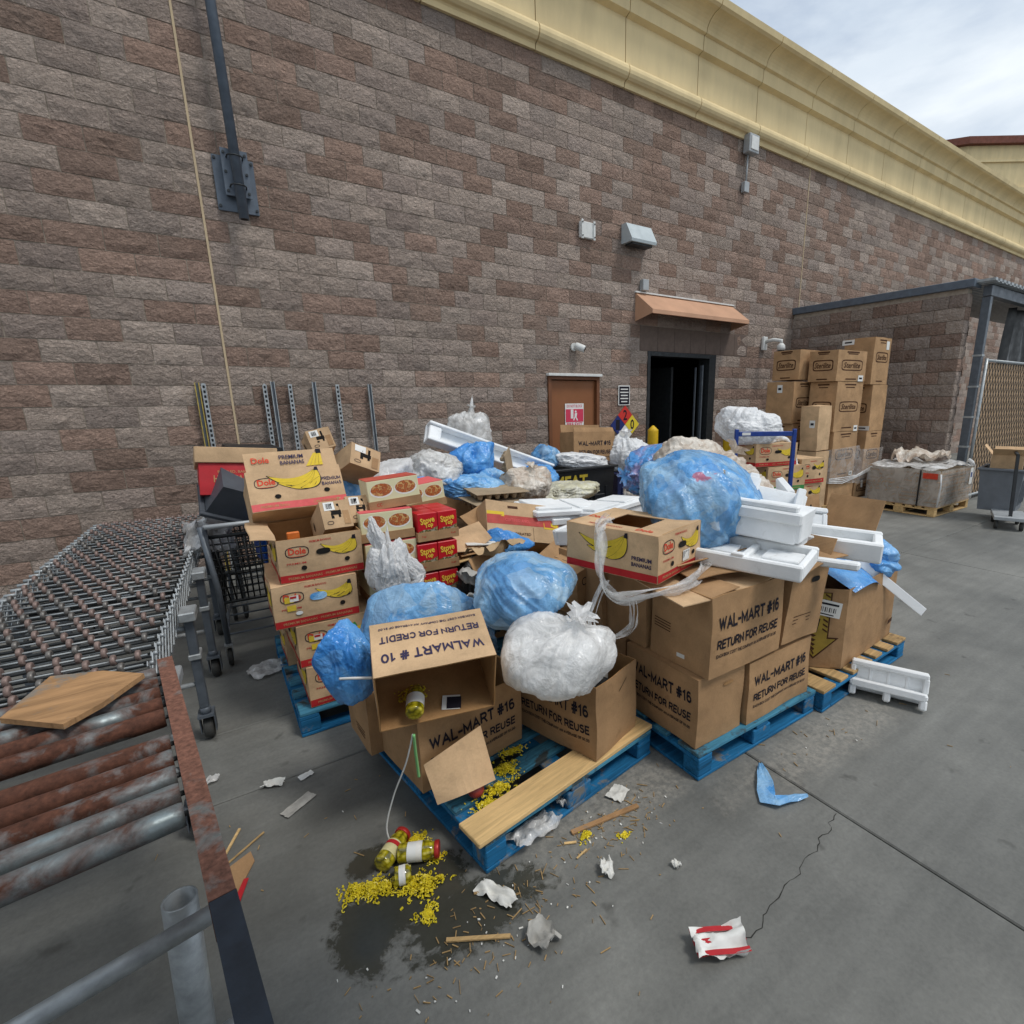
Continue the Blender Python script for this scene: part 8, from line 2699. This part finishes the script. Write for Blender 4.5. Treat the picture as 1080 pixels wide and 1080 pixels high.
# ------------------------------------------------------------------ litter on the ground
P_ = [
    ('folded_paper', 'folded white paper pad beside the front pallet', 'paper', (1.06, -5.225, 0.004), 0.10, 0.085, M_PAPER, 1, 25, 0.006),
    ('paper_scrap', 'torn white paper strip in front of the pallet corner', 'paper', (0.365, -5.36, 0.003), 0.06, 0.19, M_PAPER, 2, 28, 0.018),
    ('paper_scrap', 'crumpled newspaper page standing near the bottom edge', 'paper', (0.42, -5.59, 0.003), 0.10, 0.12, M_NEWS, 3, 18, 0.022),
    ('paper_scrap', 'small folded white paper right of the torn strip', 'paper', (0.765, -5.51, 0.003), 0.06, 0.08, M_PAPER, 4, -30, 0.020),
    ('paper_scrap', 'tiny white paper speck toward the middle of the open floor', 'paper', (1.00, -5.65, 0.003), 0.035, 0.04, M_PAPER, 5, 10, 0.010),
    ('paper_label', 'flat grey label strip on the floor left of the pallet', 'paper', (-0.17, -4.43, 0.003), 0.16, 0.06, M_NEWS, 6, 32, 0.003),
    ('paper_scrap', 'crumpled white tissue on the floor left of the pallet', 'paper', (-0.25, -4.22, 0.003), 0.11, 0.05, M_PAPER, 7, -20, 0.014),
    ('paper_label', 'small white label next to the tissue', 'paper', (-0.11, -4.24, 0.003), 0.07, 0.04, M_LABEL, 8, 20, 0.003),
    ('plastic_film', 'clear torn film under the front pallet corner', 'plastic film', (0.62, -5.20, 0.004), 0.26, 0.12, M_BAG_CLEAR, 9, 12, 0.030),
    ('plastic_film', 'clear wad of film between pallet and sticks', 'plastic film', (0.80, -5.16, 0.004), 0.07, 0.06, M_BAG_CLEAR, 10, 0, 0.030),
    ('plastic_film', 'clear shiny film on the floor by the cart wheel', 'plastic film', (-0.16, -2.95, 0.004), 0.26, 0.2, M_BAG_CLEAR, 11, 20, 0.020),
    ('plastic_film', 'clear scrap of film near the caster', 'plastic film', (-0.50, -4.02, 0.004), 0.08, 0.05, M_BAG_CLEAR, 12, 20, 0.012),
    ('paper_scrap', 'white smear of paper on the boards of the left pallet', 'paper', (0.24, -3.86, 0.045), 0.07, 0.03, M_PAPER, 13, 10, 0.006),
]
for nm, lb, ct_, loc, w, d, m_, sd, rz, amp in P_:
    litter(nm, lb, ct_, loc, w, d, m_, 200 + sd, rz, (0, 0), amp, 'ground litter', freq=4 if amp < .012 else 3, n=14, ragged=0.1 if amp < .01 else 0.3)
# red and white packet
pk = litter('snack_packet', 'torn red and white packet lying at the bottom edge', 'packet', (0.885, -5.955, 0.004), 0.19, 0.10, M_LABEL, 231, -28, (0, 0), 0.024, freq=3, ragged=0.12)
for k in range(3):
    mb = MB(); vs = []
    for i in range(7):
        x = -0.09 + 0.18 * i / 6
        for y in (-0.045 + 0.038 * k, -0.027 + 0.038 * k):
            vs.append((x, y, 0.034 + 0.003 * math.sin(i)))
    mb.add(vs, [(2 * i, 2 * i + 2, 2 * i + 3, 2 * i + 1) for i in range(6)], 0, True); part('red_stripe', mb, M_RED_PAPER, pk)
# blue torn bag piece
def tail_shape(label, pts, w, mat, name='plastic_scrap'):
    rr = random.Random(3)
    vs, fs = [], []
    n = len(pts)
    for i, (x, y) in enumerate(pts):
        a, b = pts[max(i - 1, 0)], pts[min(i + 1, n - 1)]
        dx, dy = b[0] - a[0], b[1] - a[1]; L = math.hypot(dx, dy); nx, ny = -dy / L, dx / L
        for k in range(6):
            u = k / 5 - .5
            vs.append((x + nx * u * w[i], y + ny * u * w[i], 0.004 + 0.016 * abs(math.sin(k * 1.9 + i * .9)) + 0.01 * rr.random()))
    for i in range(n - 1):
        for k in range(5):
            fs.append((i * 6 + k, i * 6 + k + 1, i * 6 + k + 7, i * 6 + k + 6))
    mb = MB(); mb.add(vs, fs, 0, True)
    return solo(name, mb, mat, label, 'plastic scrap')
tail_shape('torn blue plastic scrap on the open floor right of the pallets', [(1.76, -5.49), (1.72, -5.53), (1.67, -5.58), (1.62, -5.62), (1.58, -5.655), (1.60, -5.69), (1.65, -5.705), (1.70, -5.72), (1.745, -5.75)], [0.02, 0.05, 0.07, 0.08, 0.08, 0.06, 0.05, 0.04, 0.015], M_BAG_BLUE)
# sticks and splinters
def stick(label, a, b, w, h, mat=M_WOOD_OLD, grp='broken sticks on the ground'):
    mb = MB(); mb.beam((a[0], a[1], h / 2 + .002), (b[0], b[1], h / 2 + .004), w, h, (0, 0, 1), 0.001)
    solo('wood_splinter', mb, mat, label, 'stick', group=grp)
stick('long splintered stick in front of the front pallet', (0.755, -5.285), (1.085, -5.335), 0.022, 0.010, M_PLY)
stick('stick lying across the wet patch at the bottom', (0.15, -5.405), (0.335, -5.52), 0.014, 0.008)
stick('left thin stick by the conveyor leg', (-0.475, -4.60), (-0.40, -4.44), 0.010, 0.008, M_WOOD)
stick('right thin stick by the conveyor leg', (-0.475, -4.63), (-0.315, -4.52), 0.008, 0.006, M_WOOD_OLD)
stick('short pale splinter beside the clear film', (0.70, -5.31), (0.745, -5.335), 0.010, 0.006, M_WOOD)
stick('thin splinter below the long splintered stick', (0.76, -5.385), (0.70, -5.40), 0.007, 0.005, M_WOOD)
stick('pale splinter propped at the pallet block', (0.86, -5.135), (0.93, -5.10), 0.022, 0.010, M_WOOD)
stick('wet splinter near the newspaper page', (0.30, -5.30), (0.345, -5.325), 0.009, 0.006)
mb = MB(); mb.prism([(-0.49, -4.66, 0.003), (-0.37, -4.60, 0.003), (-0.36, -4.66, 0.003), (-0.43, -4.80, 0.003), (-0.50, -4.78, 0.003)], (0, 0, 0.004))
solo('cardboard_scrap', mb, M_CARD, 'torn cardboard scrap under the conveyor rail', 'cardboard scrap')
mb = MB(); mb.prism([(-0.435, -4.82, 0.010), (-0.40, -4.74, 0.010), (-0.385, -4.745, 0.010), (-0.425, -4.86, 0.010)], (0, 0, 0.004))
solo('cardboard_scrap', mb, M_RED_PAPER, 'red cardboard sliver beside the torn cardboard scrap', 'cardboard scrap')
# crumbs, splinters and grit that nobody could count
rr = random.Random(77)
mb = MB(); mb2 = MB()
for i in range(380):
    s_ = rr.choices([(0.95, -5.33, 0.30, 0.16), (0.25, -5.50, 0.42, 0.18), (0.5, -5.45, 0.5, 0.25), (2.2, -5.55, 0.6, 0.16), (0.0, -4.6, 0.6, 0.5), (1.5, -5.8, 1.6, 0.5)], weights=[5, 4, 3, 1.2, .8, .8])[0]
    x, y = rr.gauss(s_[0], s_[2] * .5), rr.gauss(s_[1], s_[3] * .5)
    L = rr.uniform(0.004, 0.03) * (1 if rr.random() < .8 else 1.8)
    a_ = rr.uniform(0, 3.14)
    w = rr.uniform(0.001, 0.0035)
    tgt = mb if rr.random() < .8 else mb2
    if tgt is mb2: L *= .35; w *= 1.8
    tgt.beam((x - L / 2 * math.cos(a_), y - L / 2 * math.sin(a_), 0.003), (x + L / 2 * math.cos(a_), y + L / 2 * math.sin(a_), 0.003 + rr.uniform(0, .003)), w, 0.003)
o = solo('wood_crumbs', mb, M_WOOD_OLD, 'wood splinters and crumbs scattered over the floor before the pallets', 'crumbs'); o['kind'] = 'stuff'
o = solo('paper_crumbs', mb2, M_PAPER, 'white specks of paper scattered over the floor before the pallets', 'crumbs'); o['kind'] = 'stuff'

# ------------------------------------------------------------------ unseen canopy added above and behind the camera to shade the near floor
cn = link('added_canopy', None)
cn['kind'] = 'structure'
mb = MB(); mb.box((-3.1, -8.75, 2.76), (8.0, 4.7, 0.10)); part('added_deck', mb, M_GREY_METAL, cn)
mb = MB(); mb.box((-3.1, -6.40, 2.70), (8.0, 0.08, 0.22)); part('added_fascia', mb, M_GREY_METAL, cn)
for x in (-6.6, 0.7):  # posts of the added, unseen shade roof
    mb = MB(); mb.box((x, -10.8, 1.35), (0.15, 0.15, 2.70)); part('post', mb, M_GREY_METAL, cn)
    mb = MB(); mb.box((x, -8.0, 1.35), (0.15, 0.15, 2.70)); part('post', mb, M_GREY_METAL, cn)
